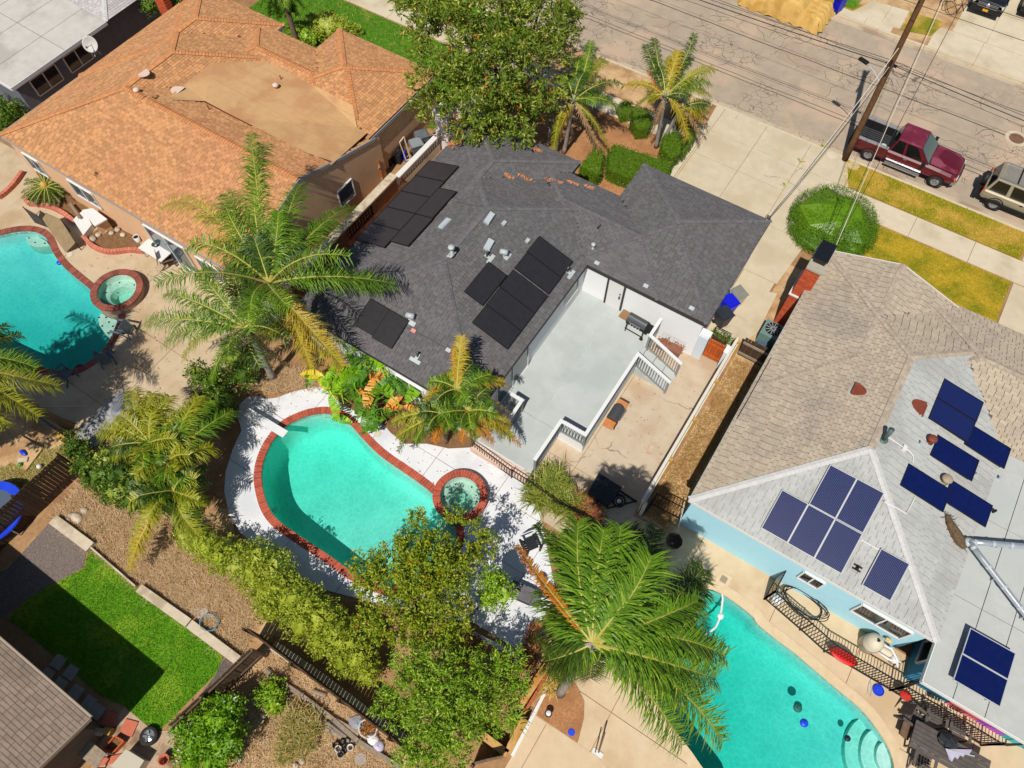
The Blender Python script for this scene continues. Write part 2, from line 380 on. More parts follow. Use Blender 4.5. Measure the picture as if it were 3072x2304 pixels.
right_px = [s43(1610, 165), s43(1740, 207), s43(1870, 292), s43(2010, 405), s44(0, 452), s44(130, 562), s44(300, 690), s44(490, 850), s44(640, 978), s44(800, 1110), s44(905, 1212), s44(980, 1310), s44(1045, 1405), s44(1105, 1520), s44(1140, 1659), s44(1120, 1850), s44(1000, 2010), s44(760, 2120), s44(300, 2150), s44(-200, 2080), s43(1760, 1900), s43(1570, 1659), s43(1480, 1530), s43(1330, 1330), s43(1180, 1080), s43(1080, 800), s43(1090, 520), s43(1230, 290), s43(1420, 180)]
RIGHT = smooth_loop([xy(p) for p in right_px], 0.14)
SPA_M = xy(s32(1693, 985, 0.38)); SPA_MR = 0.5 * (s32(1693 + 168, 985, 0.38) - s32(1693 - 172, 985, 0.38)).length
SPA_L = xy(s21(966, 852, 0.42)); SPA_LR = 0.5 * (s21(1125, 850, 0.42) - s21(803, 850, 0.42)).length
SPA_MR *= 1.0
big = 160
holes = [offset_loop(MAIN, 0.16), offset_loop(LEFT, 0.16), offset_loop(RIGHT, 0.16), circle(SPA_M, SPA_MR + 0.1), circle(SPA_L, SPA_LR + 0.1)]
sheet('ground', [(-big, -big), (big, -big), (big, KERB_N - 0.15), (-big, KERB_N - 0.15)], 0.0, dirt, holes)
sheet('street', [(-big, KERB_N - 0.2), (big, KERB_N - 0.2), (big, KERB_F + 0.2), (-big, KERB_F + 0.2)], -0.13, asphalt)
sheet('ground_across_street', [(-big, KERB_F + 0.1), (big, KERB_F + 0.1), (big, big), (-big, big)], 0.0, dirt_dry)
kerb_c = mat('kerb_concrete', (214, 196, 164), (226, 210, 180), scale=3, rough=0.9, bump=0.2)
for nm, yy0, yy1 in (('kerb', KERB_N - 0.16, KERB_N), ('kerb', KERB_F, KERB_F + 0.16)):
 root = link(bpy.data.objects.new('kerb', None)); root['kind'] = 'structure'
 x = -60.0
 while x < 30:
  z1 = 0.02
  MB().box(x, x + 2.98, yy0, yy1, -0.2, z1).build('kerbstone', kerb_c, root); x += 3.0
gut = mat('gutter_concrete', (200, 182, 154), (208, 188, 162), scale=3, rough=0.9, bump=0.2, c3=(170, 146, 124), s3=0.4)
sheet('gutter', [(-big, KERB_N), (big, KERB_N), (big, KERB_N + 0.42), (-big, KERB_N + 0.42)], -0.122, gut)
sheet('gutter', [(-big, KERB_F - 0.42), (big, KERB_F - 0.42), (big, KERB_F), (-big, KERB_F)], -0.122, gut)
seam = mat('tar', (92, 80, 72), (116, 102, 92), scale=6, rough=0.8)
patchm = mat('asphalt_patch', (176, 154, 132), (188, 166, 144), scale=4, rough=0.9, bump=0.3, bscale=40)
darkp = mat('asphalt_dark', (140, 124, 112), (156, 138, 126), scale=1.5, rough=0.9, bump=0.3, bscale=40)
sheet('street_patch', [xy(s14(*p)) for p in ((240, 345), (575, 490), (500, 610), (165, 460))], -0.122, patchm)
sheet('street_patch', [xy(s13(*p)) for p in ((1240, 150), (1420, 205), (1330, 260), (1180, 200))], -0.122, patchm)
def strip(name, pts, wd, z, material, kind='structure'):
 L = [Vector(p[:2]) for p in pts]; mb = MB()
 for a, b in zip(L[:-1], L[1:]):
  t = (b - a).normalized(); n = Vector((-t.y, t.x)) * wd / 2
  mb.quad((*(a - n), z), (*(b - n), z), (*(b + n), z), (*(a + n), z))
 o = mb.build(name, material); o['kind'] = kind
 return o
def wavy(a, b, n, amp):
 a, b = Vector(a[:2]), Vector(b[:2]); t = (b - a).normalized(); nn = Vector((-t.y, t.x))
 return [a + (b - a) * k / n + nn * random.uniform(-amp, amp) for k in range(n + 1)]
def trim(a, b, y0=KERB_N + 0.3):
 return a, b
strip('tar_line', wavy((-60, 41.9), (30, 41.9), 60, 0.05), 0.07, -0.118, seam)
strip('tar_line', wavy((-60, 38.05), (30, 38.05), 60, 0.03), 0.05, -0.118, seam)
strip('tar_line', wavy((-60, 38.35), (30, 38.35), 60, 0.03), 0.04, -0.118, seam)
strip('tar_line', wavy((-60, 44.3), (30, 44.3), 60, 0.04), 0.05, -0.118, seam)
for k in range(70):
 x, y = random.uniform(-26, 9), random.uniform(39, 43.5); pts = [(x, y)]
 a = random.uniform(0, 6.28)
 for i in range(random.randint(3, 7)):
  a += random.uniform(-1.0, 1.0); x += math.cos(a) * 0.35; y += math.sin(a) * 0.3; pts.append((x, y))
 if k == 0: crk = MB()
 L = [Vector(p) for p in pts]
 for p, q2 in zip(L[:-1], L[1:]):
  t = (q2 - p).normalized(); n = Vector((-t.y, t.x)) * 0.009
  crk.quad((*(p - n), -0.118), (*(q2 - n), -0.118), (*(q2 + n), -0.118), (*(p + n), -0.118))
o = crk.build('street_crack', seam); o['kind'] = 'stuff'
mh = s14(2150, 1150, -0.13); t = thing('manhole', 'round iron manhole cover in a pale concrete ring in the street', 'manhole', (mh.x, mh.y, -0.13))
mb = MB().lathe((mh.x, mh.y, -0.128), [(0.62, 0), (0.62, 0.012), (0.42, 0.012), (0.42, 0.006)], 28, cap=False); mb.build('ring', walkc, t)
iron = mat('rusty_iron', (118, 86, 66), (150, 112, 86), scale=12, rough=0.7, bump=0.6)
mb = MB().lathe((mh.x, mh.y, -0.128), [(0.40, 0), (0.40, 0.012)], 28)
for k in range(-4, 5):
 for j in range(-4, 5):
  if k * k + j * j < 15: mb.box(mh.x + k * .085 - .022, mh.x + k * .085 + .022, mh.y + j * .085 - .022, mh.y + j * .085 + .022, -0.117, -0.111)
mb.build('cover', iron, t)
for p in (s14(620, 1290), s14(795, 1375)):
 t = thing('utility_cover', 'small pale oval utility cover in the paving edge' if p.x < -0.9 else 'small pale oval utility cover in the verge grass', 'utility cover', (p.x, p.y, 0.02))
 MB().lathe((p.x, p.y, 0.0), [(0.28, 0), (0.28, 0.035), (0.24, 0.04)], 20).build('lid', walkc, t)
 MB().lathe((p.x, p.y, 0.0), [(0.33, 0), (0.33, 0.03), (0.29, 0.032), (0.29, 0.0)], 20, cap=False).build('rim', kerb_c, t)
slabs('slab', [(0.2, 31.5), (30, 31.5), (30, 33.05), (0.2, 33.05)], [0.2] + list(np.arange(0.9, 30, 3.05)), [31.5, 33.05], 0.03, walkc, 'sidewalk')
slabs('slab', [(-60, 31.0), (-8.4, 31.0), (-8.4, 32.5), (-60, 32.5)], list(np.arange(-60, -8, 3.05)) + [-8.4], [31.0, 32.5], 0.03, walkc, 'sidewalk')
slabs('slab', [(-8.2, 25.0), (-0.55, 25.0), (-0.2, 29.2), (0.2, 31.4), (0.2, 33.0), (-0.6, KERB_N - 0.16), (-8.5, KERB_N - 0.16), (-8.3, 33)], [-9, -7.95, -5.35, -2.7, 0.3], [25.0, 28.3, 30.95, 33.0, 35.2], 0.034, conc, 'driveway')
slabs('slab', [(-2.3, 19.4), (-0.72, 19.4), (-0.65, 24.98), (-2.3, 24.98)], [-2.3, -0.5], [19.4, 22.2, 25.0], 0.03, conc, 'side_path')
MB().box(-8.75, -8.05, 28.2, 33.0, 0.0, 0.16).build('planter_kerb', walkc)['kind'] = 'structure'
sheet('path_strip', [xy(sD(540, 480)), xy(sD(640, 500)), xy(sD(480, 820)), xy(sD(330, 930)), xy(sD(300, 925))], 0.02, conc)
LV = [(-0.3, 33.12), (9.2, 33.1), (9.2, 35.02), (-0.65, 35.02)]
sheet('verge_lawn', LV, 0.03, lawn_tan)
LB = [(2.2, 31.4), (9.2, 31.42), (9.2, 25.5), (1.2, 25.5), (0.9, 27.5), (1.0, 29.5)]
sheet('front_lawn', LB, 0.03, lawn_dry)
slabs('slab', [(9.3, 18), (16, 18), (16, 31.45), (9.3, 31.45)], [9.3, 12.6, 16], [18, 21, 24, 27, 31.45], 0.034, conc, 'neighbour_driveway')
slabs('slab', [(9.3, 33.1), (14, 33.1), (14, 35.03), (9.3, 35.03)], [9.3, 11.6, 14], [33.1, 35.03], 0.034, conc, 'driveway_apron')
slabs('slab', [xy(s14(*p)) for p in ((820, 80), (960, 10), (1260, 95), (1180, 240), (780, 105))], [-20, -3, -1.2, 9], [40, 60], 0.03, walkc, 'far_walk')
slabs('slab', [(-9, KERB_F + 0.17), (-2.2, KERB_F + 0.17), (-2.2, KERB_F + 0.9), (-9, KERB_F + 0.9)], list(np.arange(-9, -1, 1.7)), [KERB_F, KERB_F + 1], 0.03, walkc, 'far_walk')
slabs('slab', [(0.1, KERB_F + 0.17), (24, KERB_F + 0.17), (24, 49.1), (0.1, 49.1)], [0.1, 3, 6, 9, 12, 24], [46.9, 49.1], 0.03, walkc, 'far_walk')
slabs('slab', [(1.0, 49.13), (24, 49.13), (24, 60), (1.0, 60)], [0, 3.1, 6.2, 9.4, 12.5, 24], [49.13, 52.5, 56, 60], 0.028, walkc, 'far_driveway')
sheet('grass_patch', [xy(s14(*p)) for p in ((1270, 110), (1330, 120), (1565, 190), (1440, 300), (1190, 250))], 0.034, lawn_tan)
sheet('grass_patch', [xy(s14(*p)) for p in ((720, 0), (870, 0), (800, 75), (730, 60))], 0.034, lawn_green)
sheet('grass_patch', [(-8.8, 47.7), (-2.8, 47.7), (-2.8, 48.6), (-8.8, 48.6)], 0.012, lawn_dry)
sheet('palm_yard', [(-20.5, 23.0), (-8.8, 23.0), (-8.8, 33.0), (-8.8, 34.9), (-19.5, 34.9), (-20.5, 31)], 0.012, mulch)
sheet('dry_verge', [(-20.5, 32.6), (-8.75, 32.6), (-8.75, 35.02), (-20.5, 35.02)], 0.02, dirt_dry)
sheet('front_lawn_left', [(-37.5, 23.5), (-21.2, 24.5), (-21.2, 30.9), (-37.5, 30.9)], 0.02, lawn_green)
sheet('verge_lawn_left', [(-60, 32.6), (-21, 32.6), (-21, 35.02), (-60, 35.02)], 0.02, lawn_green)
slabs('slab', [(-21.1, 24.5), (-19.3, 24.5), (-19.3, 30.9), (-21.1, 30.9)], [-21.1, -19.3], [24.5, 27.5, 30.9], 0.03, walkc, 'entry_path')
PAT = [(-8.4, 9.4), (-0.85, 9.4), (-0.85, 19.35), (-2.2, 19.35), (-2.2, 18.6), (-8.4, 18.6)]
slabs('slab', [(-5.4, 8.4), (-0.85, 8.4), (-0.85, 19.3), (-5.4, 19.3)], [-5.4, -4.0, -0.85], [8.4, 11.2, 19.3], 0.02, patio, 'patio')
sheet('side_yard', [(-0.55, 10.8), (0.95, 10.8), (1.0, 26.5), (-0.55, 26.5)], 0.01, dirt_dry)
orange_deck_out = [xy(s31(1030, 0)), (-24.5, 2.2), (-22.2, 3.0), (-20.2, 6.2), (-20.2, 10.4), (-42, 10.4), (-46, 9), (-46, -4), (-30, -4), xy(s31(640, 460)), xy(s31(900, 180))]
DECK_L = [(-50, 10.6), (-20.2, 10.6), (-20.2, 3.4), xy(s31(1100, 120)), xy(s31(560, 490)), xy(s31(180, 230)), (-50, -4.0)]
slabs('slab', DECK_L, [-50, -31.6, -26.8, -23.0, -20], [-8, 2.2, 6.0, 10.6], 0.02, pdeck_l, 'pool_terrace', holes=[offset_loop(LEFT, 0.16), circle(SPA_L, SPA_LR + 0.1)], ang=R(0))
grey_slab = mat('grey_slab', (150, 150, 152), (200, 196, 190), scale=3, rough=0.9, bump=0.3, c3=(120, 124, 132), s3=1.3)
slabs('slab', [xy(s31(990, 110)), xy(s31(1200, 240)), xy(s31(1120, 350)), xy(s31(700, 640)), xy(s31(620, 480))], [-30, -22.35, -19], [-5, 1.6, 8], 0.028, grey_slab, 'concrete_pad', ang=R(0))
WD = [s31(1975, 340), s31(1990, 230), s31(2050, 175), s31(2130, 160), s32(100, 185), s32(170, 178), s32(300, 128), s32(450, 90), s32(570, 72)]
WD = [xy(p) for p in WD] + [(-15.2, 8.2), (-13.0, 9.6), (-9.2, 9.9), (-5.4, 9.55), (-3.2, 8.6), xy(sB(250, 720)), xy(sB(330, 930)), xy(s43(370, 230)), xy(s43(95, 668)), xy(s42(2190, 690)), xy(s42(1800, 452)), xy(s42(1150, 330)), xy(s42(560, 180))]
WD += [xy(p) for p in (s32(340, 1659), s32(0, 1400), s31(2150, 1430), s31(1990, 1290), s31(1900, 1140), s31(1862, 950), s31(1872, 790), s31(1930, 610), s31(2005, 445))]
wroot = slabs('slab', WD, [-20, -15.3, -12.2, -9.3, -6.2, -3.4, 2], [-4, 0.6, 3.4, 6.1, 8.3, 12], 0.03, white_deck, 'white_terrace', gap=0.02, ang=R(0), holes=[offset_loop(MAIN, 0.2), circle(SPA_M, SPA_MR + 0.1)])
DECK_R = [(-1.2, 10.6), (0.8, 10.8), (0.86, 11.43), (12.6, 11.43), (30, 11.4), (30, -6), (6, -6), xy(s43(700, 1659)), xy(s43(190, 1220)), xy(s43(280, 1000)), (-1.2, 4.5)]
slabs('slab', DECK_R, [-2, 2.0, 5.6, 8.9, 13.5, 30], [-8, 0.5, 3.6, 8.2, 11.45], 0.024, pdeck_r, 'pool_terrace', holes=[offset_loop(RIGHT, 0.16)])
slabs('slab', [xy(s43(190, 1220)), xy(s43(700, 1560)), xy(s43(800, 1659)), xy(s43(900, 1900)), xy(s43(-200, 1900)), xy(s43(0, 1560))], [-12, 0.2, 20], [-12, 12], 0.035, pdeck_r, 'lower_terrace')
sheet('planter_bed', [xy(s43(*p)) for p in ((200, 1220), (290, 1010), (420, 900), (510, 930), (560, 1020), (600, 1110), (595, 1250), (550, 1430), (540, 1450))], 0.042, mulch)
TURF = [xy(s41(*p)) for p in ((275, 225), (700, 0))] + [xy(s31(745, 1415))] + [xy(s41(*p)) for p in ((1135, 160), (1850, 735), (1800, 870), (1330, 1345), (1230, 1310), (1040, 1150))] + [(-14.2, -6.2), (-18.6, -6.2), xy(s41(60, 430))]
sheet('turf', TURF, 0.02, turf_m)
sheet('gravel_bed', [xy(s31(430, 1190)), xy(s31(730, 1400)), xy(s41(690, 0)), xy(s41(270, 225)), xy(s41(0, 430)), xy(s41(-250, 500)), xy(s31(-200, 1659)), xy(s31(60, 1600))], 0.012, gravel_m)
sheet('gravel_bed', [xy(s41(1855, 735)), xy(s41(2000, 830)), xy(s41(1640, 1290)), xy(s41(1440, 1350)), xy(s41(1800, 870))], 0.012, gravel_m)
tan_gravel = mat('tan_gravel', (190, 160, 130), (216, 188, 156), scale=18, rough=0.95, bump=0.9, bscale=50, c3=(150, 118, 92), s3=1.0)
sheet('tan_gravel_bed', [xy(s41(*p)) for p in ((1040, 1155), (1230, 1315), (1330, 1350), (1450, 1350), (1440, 1659), (1200, 1800), (700, 1800), (820, 1500), (930, 1250))], 0.014, tan_gravel)
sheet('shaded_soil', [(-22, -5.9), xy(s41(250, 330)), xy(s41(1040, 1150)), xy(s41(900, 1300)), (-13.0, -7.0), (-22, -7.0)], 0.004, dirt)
sheet('dry_slope', [xy(s31(440, 1180)), xy(s31(720, 800)), xy(s31(1900, 1100)), xy(s42(0, 400)), xy(s42(1300, 900)), xy(s42(150, 560)), xy(s41(2000, 790)), xy(s41(1140, 150))], 0.006, dirt_dry)
sheet('dry_yard', [xy(s42(*p)) for p in ((130, 620), (900, 1150), (1300, 1450), (1240, 1659), (1200, 2100), (-400, 2100), (-300, 1300), (-80, 760))], 0.006, dirt_dry)
sheet('yard_corner', [xy(s31(*p)) for p in ((-300, 430), (180, 230), (560, 530), (560, 690), (0, 1310), (-300, 1500))], 0.006, dirt_dry)
# ------------------------------------------------------------------ pools
plaster = mat('pool_plaster', (206, 244, 236), (222, 250, 244), scale=1.2, rough=0.85, c3=(200, 238, 230), s3=0.5)
plaster_b = mat('pool_plaster_blue', (186, 240, 240), (204, 248, 246), scale=1.0, rough=0.85, c3=(176, 234, 236), s3=0.4)
spa_plaster = mat('spa_plaster', (206, 222, 206), (222, 234, 218), scale=1.5, rough=0.85)
tile = mat('waterline_tile', (150, 196, 186), (190, 214, 200), scale=14, rough=0.35, island=0.2)
dot = mat('jet_fitting', (40, 44, 48), rough=0.4)
brick_red = mat('coping_brick', (178, 78, 56), (206, 98, 72), scale=14, rough=0.85, bump=0.4, bscale=70, island=0.22)
brick_dk = mat('coping_brick_dark', (140, 76, 62), (170, 98, 80), scale=14, rough=0.85, bump=0.4, bscale=70, island=0.3)
mortar = mat('mortar', (196, 160, 140), (212, 180, 160), scale=14, rough=0.9)
mortar_d = mat('mortar_dark', (170, 140, 120), (190, 160, 140), scale=14, rough=0.9)
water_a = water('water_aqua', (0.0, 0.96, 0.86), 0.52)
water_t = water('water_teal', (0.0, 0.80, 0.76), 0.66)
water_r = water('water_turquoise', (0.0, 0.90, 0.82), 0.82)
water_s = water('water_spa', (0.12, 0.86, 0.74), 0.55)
def floor_z(loop, zmin, zmax, axis, z0):
 ps = [p[0] * axis[0] + p[1] * axis[1] for p in loop]; a, b = min(ps), max(ps)
 def f(x, y):
  t = (x * axis[0] + y * axis[1] - a) / (b - a); t = max(0, min(1, t)); t = t * t * (3 - 2 * t)
  return zmax + (zmin - zmax) * t
 return f
def pool(label, loop, wz, deep, shallow, axis, plast, wat, cop_w, brick, mort, brick_len=0.115, skip=None, zc=0.045, coping=True):
 c = (sum(p[0] for p in loop) / len(loop), sum(p[1] for p in loop) / len(loop))
 t = thing('swimming_pool', label, 'pool', (c[0], c[1], 0))
 fz = floor_z(loop, deep, shallow, axis, wz)
 rings = []; n = len(loop)
 fl = [(p[0], p[1], zc - 0.01) for p in loop]; rings.append(fl)
 for s, k in ((1.0, 0.25), (0.995, 0.6), (0.98, 0.85), (0.94, 0.97), (0.85, 1.0), (0.6, 1.0), (0.3, 1.0)):
  rings.append([(c[0] + (p[0] - c[0]) * s, c[1] + (p[1] - c[1]) * s, fz(c[0] + (p[0] - c[0]) * s, c[1] + (p[1] - c[1]) * s) * k) for p in loop])
 V = [v for r in rings for v in r] + [(c[0], c[1], fz(*c))]; F = []
 for a in range(len(rings) - 1):
  for i in range(n):
   j = (i + 1) % n; F.append((a * n + i, a * n + j, (a + 1) * n + j, (a + 1) * n + i))
 e = (len(rings) - 1) * n
 F += [(e + i, e + (i + 1) % n, len(V) - 1) for i in range(n)]
 mesh_obj('basin', V, F, plast, t, smooth=True)
 out = offset_loop(loop, 0.03)
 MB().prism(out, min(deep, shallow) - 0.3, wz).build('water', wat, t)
 mb = MB(); inn = offset_loop(loop, -0.004)
 for i in range(n):
  a, b = inn[i], inn[(i + 1) % n]; mb.quad((*a, wz - 0.1), (*b, wz - 0.1), (*b, zc - 0.015), (*a, zc - 0.015))
 mb.build('waterline_tiles', tile, t)
 if not coping: return t
 o0 = offset_loop(loop, -0.03); o1 = offset_loop(loop, cop_w); bed = MB()
 for i in range(n):
  a, b, c2, d2 = o0[i], o0[(i + 1) % n], o1[(i + 1) % n], o1[i]
  if skip and skip(((a[0] + c2[0]) / 2, (a[1] + c2[1]) / 2)): continue
  bed.quad((*a, zc - 0.012), (*b, zc - 0.012), (*c2, zc - 0.012), (*d2, zc - 0.012))
  g = 0.055
  q = lambda u, v, f: (u[0] + (v[0] - u[0]) * f, u[1] + (v[1] - u[1]) * f)
  jz = random.uniform(-0.004, 0.006)
  MB().prism([q(a, b, g), q(a, b, 1 - g), q(d2, c2, 1 - g), q(d2, c2, g)], zc - 0.06, zc + jz).build('brick', brick, t)
 bed.build('mortar_bed', mort, t)
 return t
def spa(label, c, r, zt, brick, mort, wat, cop=0.3, depth=0.75, ndots=6, seat=0.55):
 t = thing('hot_tub', label, 'hot tub', (c[0], c[1], 0))
 ro = r + cop
 MB().lathe((c[0], c[1], 0), [(ro - 0.04, -0.5), (ro - 0.04, zt - 0.07)], 56, cap=False).build('outer_wall', tile if 'white' in label else mort, t, smooth=True)
 MB().lathe((c[0], c[1], 0), [(r, zt - 0.02), (r - 0.01, zt - 0.42), (r - 0.06, zt - 0.46), (r * seat + 0.04, zt - 0.50), (r * seat, zt - 0.56), (r * seat - 0.03, zt - 0.50 - depth * 0.62), (r * seat * 0.7, zt - 0.5 - depth * 0.68), (0.02, zt - 0.5 - depth * 0.7)], 56, cap=False).build('basin', spa_plaster, t, smooth=True)
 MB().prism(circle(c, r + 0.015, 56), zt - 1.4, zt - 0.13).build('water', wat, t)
 n = int(2 * math.pi * (r + cop / 2) / 0.118); bed = MB()
 for k in range(n):
  a0 = 2 * math.pi * (k + 0.06) / n; a1 = 2 * math.pi * (k + 0.94) / n; b0 = 2 * math.pi * k / n; b1 = 2 * math.pi * (k + 1) / n
  P = lambda a, rr: (c[0] + rr * math.cos(a), c[1] + rr * math.sin(a))
  bed.quad((*P(b0, r - 0.01), zt - 0.012), (*P(b0, ro - 0.01), zt - 0.012), (*P(b1, ro - 0.01), zt - 0.012), (*P(b1, r - 0.01), zt - 0.012))
  MB().prism([P(a0, r - 0.02), P(a0, ro), P(a1, ro), P(a1, r - 0.02)], zt - 0.07, zt + random.uniform(-0.004, 0.005)).build('brick', brick, t)
 bed.build('mortar_bed', mort, t)
 mb = MB()
 for k in range(ndots):
  a = 2 * math.pi * k / ndots + 0.4; mb.lathe((c[0] + (r - 0.16) * math.cos(a), c[1] + (r - 0.16) * math.sin(a), zt - 0.47), [(0.035, 0), (0.035, 0.03)], 8)
 mb.build('jet', dot, t)
 return t
nearc = lambda c, r: (lambda p: math.hypot(p[0] - c[0], p[1] - c[1]) < r)
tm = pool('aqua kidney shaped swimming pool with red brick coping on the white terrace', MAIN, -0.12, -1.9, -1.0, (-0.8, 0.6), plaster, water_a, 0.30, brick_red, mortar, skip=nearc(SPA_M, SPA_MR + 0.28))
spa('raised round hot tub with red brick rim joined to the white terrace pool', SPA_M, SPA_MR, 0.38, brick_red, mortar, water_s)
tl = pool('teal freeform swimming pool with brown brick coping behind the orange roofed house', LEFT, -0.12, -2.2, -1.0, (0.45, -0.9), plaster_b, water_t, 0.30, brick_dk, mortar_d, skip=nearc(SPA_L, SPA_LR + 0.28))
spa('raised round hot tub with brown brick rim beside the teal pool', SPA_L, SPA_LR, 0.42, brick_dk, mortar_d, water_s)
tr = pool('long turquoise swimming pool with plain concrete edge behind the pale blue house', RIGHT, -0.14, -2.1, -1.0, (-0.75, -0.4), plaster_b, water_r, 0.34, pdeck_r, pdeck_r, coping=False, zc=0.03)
o0 = offset_loop(RIGHT, -0.04); o1 = offset_loop(RIGHT, 0.34); n = len(RIGHT); q = 14
lipm = mat('pool_lip', (228, 200, 158), (238, 214, 176), scale=4, rough=0.85, bump=0.2)
for i in range(0, n, q):
 idx = [(i + k) % n for k in range(min(q, n - i) + 1)]
 MB().prism([o0[k] for k in idx] + [o1[k] for k in reversed(idx)], -0.02, 0.048).build('coping_length', lipm, tr)
def shelf(parent, pts, z, name, m):
 MB().prism([xy(p) for p in pts], z - 0.9, z).build(name, m, parent)
shelf(tl, [s21(195, 405, -0.3), s21(300, 400, -0.3), s21(375, 440, -0.3), s21(400, 480, -0.3), s21(300, 490, -0.3), s21(230, 470, -0.3)], -0.42, 'bench', spa_plaster)
shelf(tl, [s21(830, 1045, -0.3), s21(985, 1065, -0.3), s21(975, 1160, -0.3), s21(930, 1255, -0.3), s21(870, 1220, -0.3), s21(815, 1140, -0.3), s21(805, 1080, -0.3)], -0.4, 'bench', spa_plaster)
shelf(tm, [s32(1545, 1210, -0.3), s32(1655, 1245, -0.3), s32(1665, 1340, -0.3), s32(1640, 1440, -0.3), s32(1560, 1440, -0.3), s32(1535, 1320, -0.3)], -0.35, 'bench', spa_plaster)
for k, (x, y) in enumerate(((240, 425), (290, 462), (372, 470))):
 p = s21(x, y, -0.41); MB().lathe(p, [(0.04, -0.02), (0.04, 0.012)], 8).build('jet', dot, tl)
for (x, y) in ((822, 1085), (880, 1085), (957, 1097), (903, 1123), (848, 1155), (936, 1158), (895, 1212)):
 p = s21(x, y, -0.39); MB().lathe(p, [(0.045, -0.02), (0.045, 0.012)], 8).build('jet', dot, tl)
cst = xy(s44(1130, 1590, -0.3))
for k, (rr, z) in enumerate(((1.55, -0.75), (1.08, -0.5), (0.62, -0.27))):
 MB().prism(circle(cst, rr, 40), -2.2, z).build('step', plaster, tr)
wht = mat('white_enamel', (240, 240, 238), (246, 246, 244), scale=5, rough=0.5)
t = thing('diving_board', 'white diving board over the rounded end of the brick edged pool', 'diving board', xy(s31(2180, 290)) + (0,))
a, b, c2, d2 = s32(-40, 270, 0.45), s32(270, 455, 0.45), s32(222, 505, 0.45), s32(-90, 320, 0.45)
ctr = (a + b + c2 + d2) / 4; uu = (b - a).normalized(); vv = uu.cross(Vector((0, 0, 1)))
MB().obox(ctr, uu, vv, (0, 0, 1), (b - a).length / 2, (b - c2).length / 2, 0.03).build('board', wht, t)
mb = MB().obox(ctr - uu * 0.95 + Vector((0, 0, -0.22)), uu, vv, (0, 0, 1), 0.25, 0.2, 0.2); mb.build('stand', wht, t)
mb = MB().bar(ctr - uu * 0.4 + vv * 0.18 + Vector((0, 0, -0.3)), ctr - uu * 0.1 + vv * 0.18, 0.05, 0.05); mb.bar(ctr - uu * 0.4 - vv * 0.18 + Vector((0, 0, -0.3)), ctr - uu * 0.1 - vv * 0.18, 0.05, 0.05); mb.build('brace', wht, t)
p = s32(150, 1115, -0.7); MB().obox(p, (0.3, 0.95, 0), (0.95, -0.3, 0), (0, 0, 1), 0.22, 0.05, 0.16).build('pool_light', wht, tm)
sk = mat('skimmer_lid', (226, 214, 190), rough=0.6)
for (fn, x, y, lab) in ((s32, 1010, 475, 'round cream skimmer lid set in the white terrace beside the pool'), (s21, 580, 562, 'round white skimmer lid in the tan terrace beside the teal pool')):
 p = fn(x, y, 0.03); t = thing('skimmer_lid', lab, 'skimmer lid', (p.x, p.y, 0.03))
 MB().lathe(p, [(0.14, 0), (0.14, 0.012), (0.1, 0.016)], 20).build('lid', sk, t); MB().lathe(p, [(0.17, 0), (0.17, 0.008), (0.145, 0.008)], 20, cap=False).build('rim', sk, t)
p = s43(1755, 95, 0.03); t = thing('deck_drain', 'square drain cover in a pale pad beside the turquoise pool', 'drain', (p.x, p.y, 0.03))
MB().box(p.x - .26, p.x + .26, p.y - .26, p.y + .26, 0.0, 0.04).build('pad', lipm, t)
mb = MB()
for k in range(7): mb.box(p.x - .13, p.x + .13, p.y - .13 + k * .04, p.y - .13 + k * .04 + .02, 0.04, 0.05)
mb.build('grate', mat('grey_plastic', (120, 118, 112), rough=0.6), t)
blue_p = mat('blue_plastic', (26, 66, 230), (36, 84, 240), rough=0.4, spec=0.5); red_p = mat('red_plastic', (226, 22, 16), rough=0.4, spec=0.5)
darkblue = mat('dark_blue_plastic', (30, 44, 60), rough=0.5)
t = thing('pool_cleaner_hose', 'white floating cleaner hose curving across the turquoise pool', 'hose', xy(s43(1740, 210)) + (0,))
hp = [s43(1742, 205, 0.0), s43(1748, 260, -0.1), s43(1738, 340, -0.12), s43(1722, 420, -0.13), s43(1690, 490, -0.13), s43(1630, 540, -0.13), s43(1540, 570, -0.13), s43(1440, 590, -0.14)]
MB().tube(hp, 0.045, 8).build('hose', wht, t, smooth=True); MB().blob(s43(1728, 400, -0.1), .13, .13, .08).build('float', wht, t)
for (fn, x, y, r, m2, lab) in ((s44, 335, 1160, 0.16, mat('grey_green_disc', (40, 110, 100), rough=.6), 'dark round drain disc seen through the turquoise water'), (s44, 388, 1285, 0.15, blue_p, 'blue dispenser floating in the turquoise pool'), (s44, 748, 1412, 0.11, darkblue, 'dark dispenser floating near the round pool steps'), (s21, 655, 1500, 0.2, mat('black_plastic', (34, 36, 40), rough=.5), 'black floating skimmer at the dark edge of the teal pool'), (s21, 492, 628, 0.14, blue_p, 'blue float by the brick edge of the teal pool')):
 p = fn(x, y, -0.12); t = thing('pool_float', lab, 'pool float', (p.x, p.y, -0.12))
 MB().lathe((p.x, p.y, -0.2), [(r * .8, 0), (r, 0.05), (r, 0.1), (r * .6, 0.14)], 16).build('body', m2, t, smooth=True); MB().lathe((p.x, p.y, -0.06), [(r * .35, 0), (r * .3, 0.05)], 12).build('cap', m2, t)
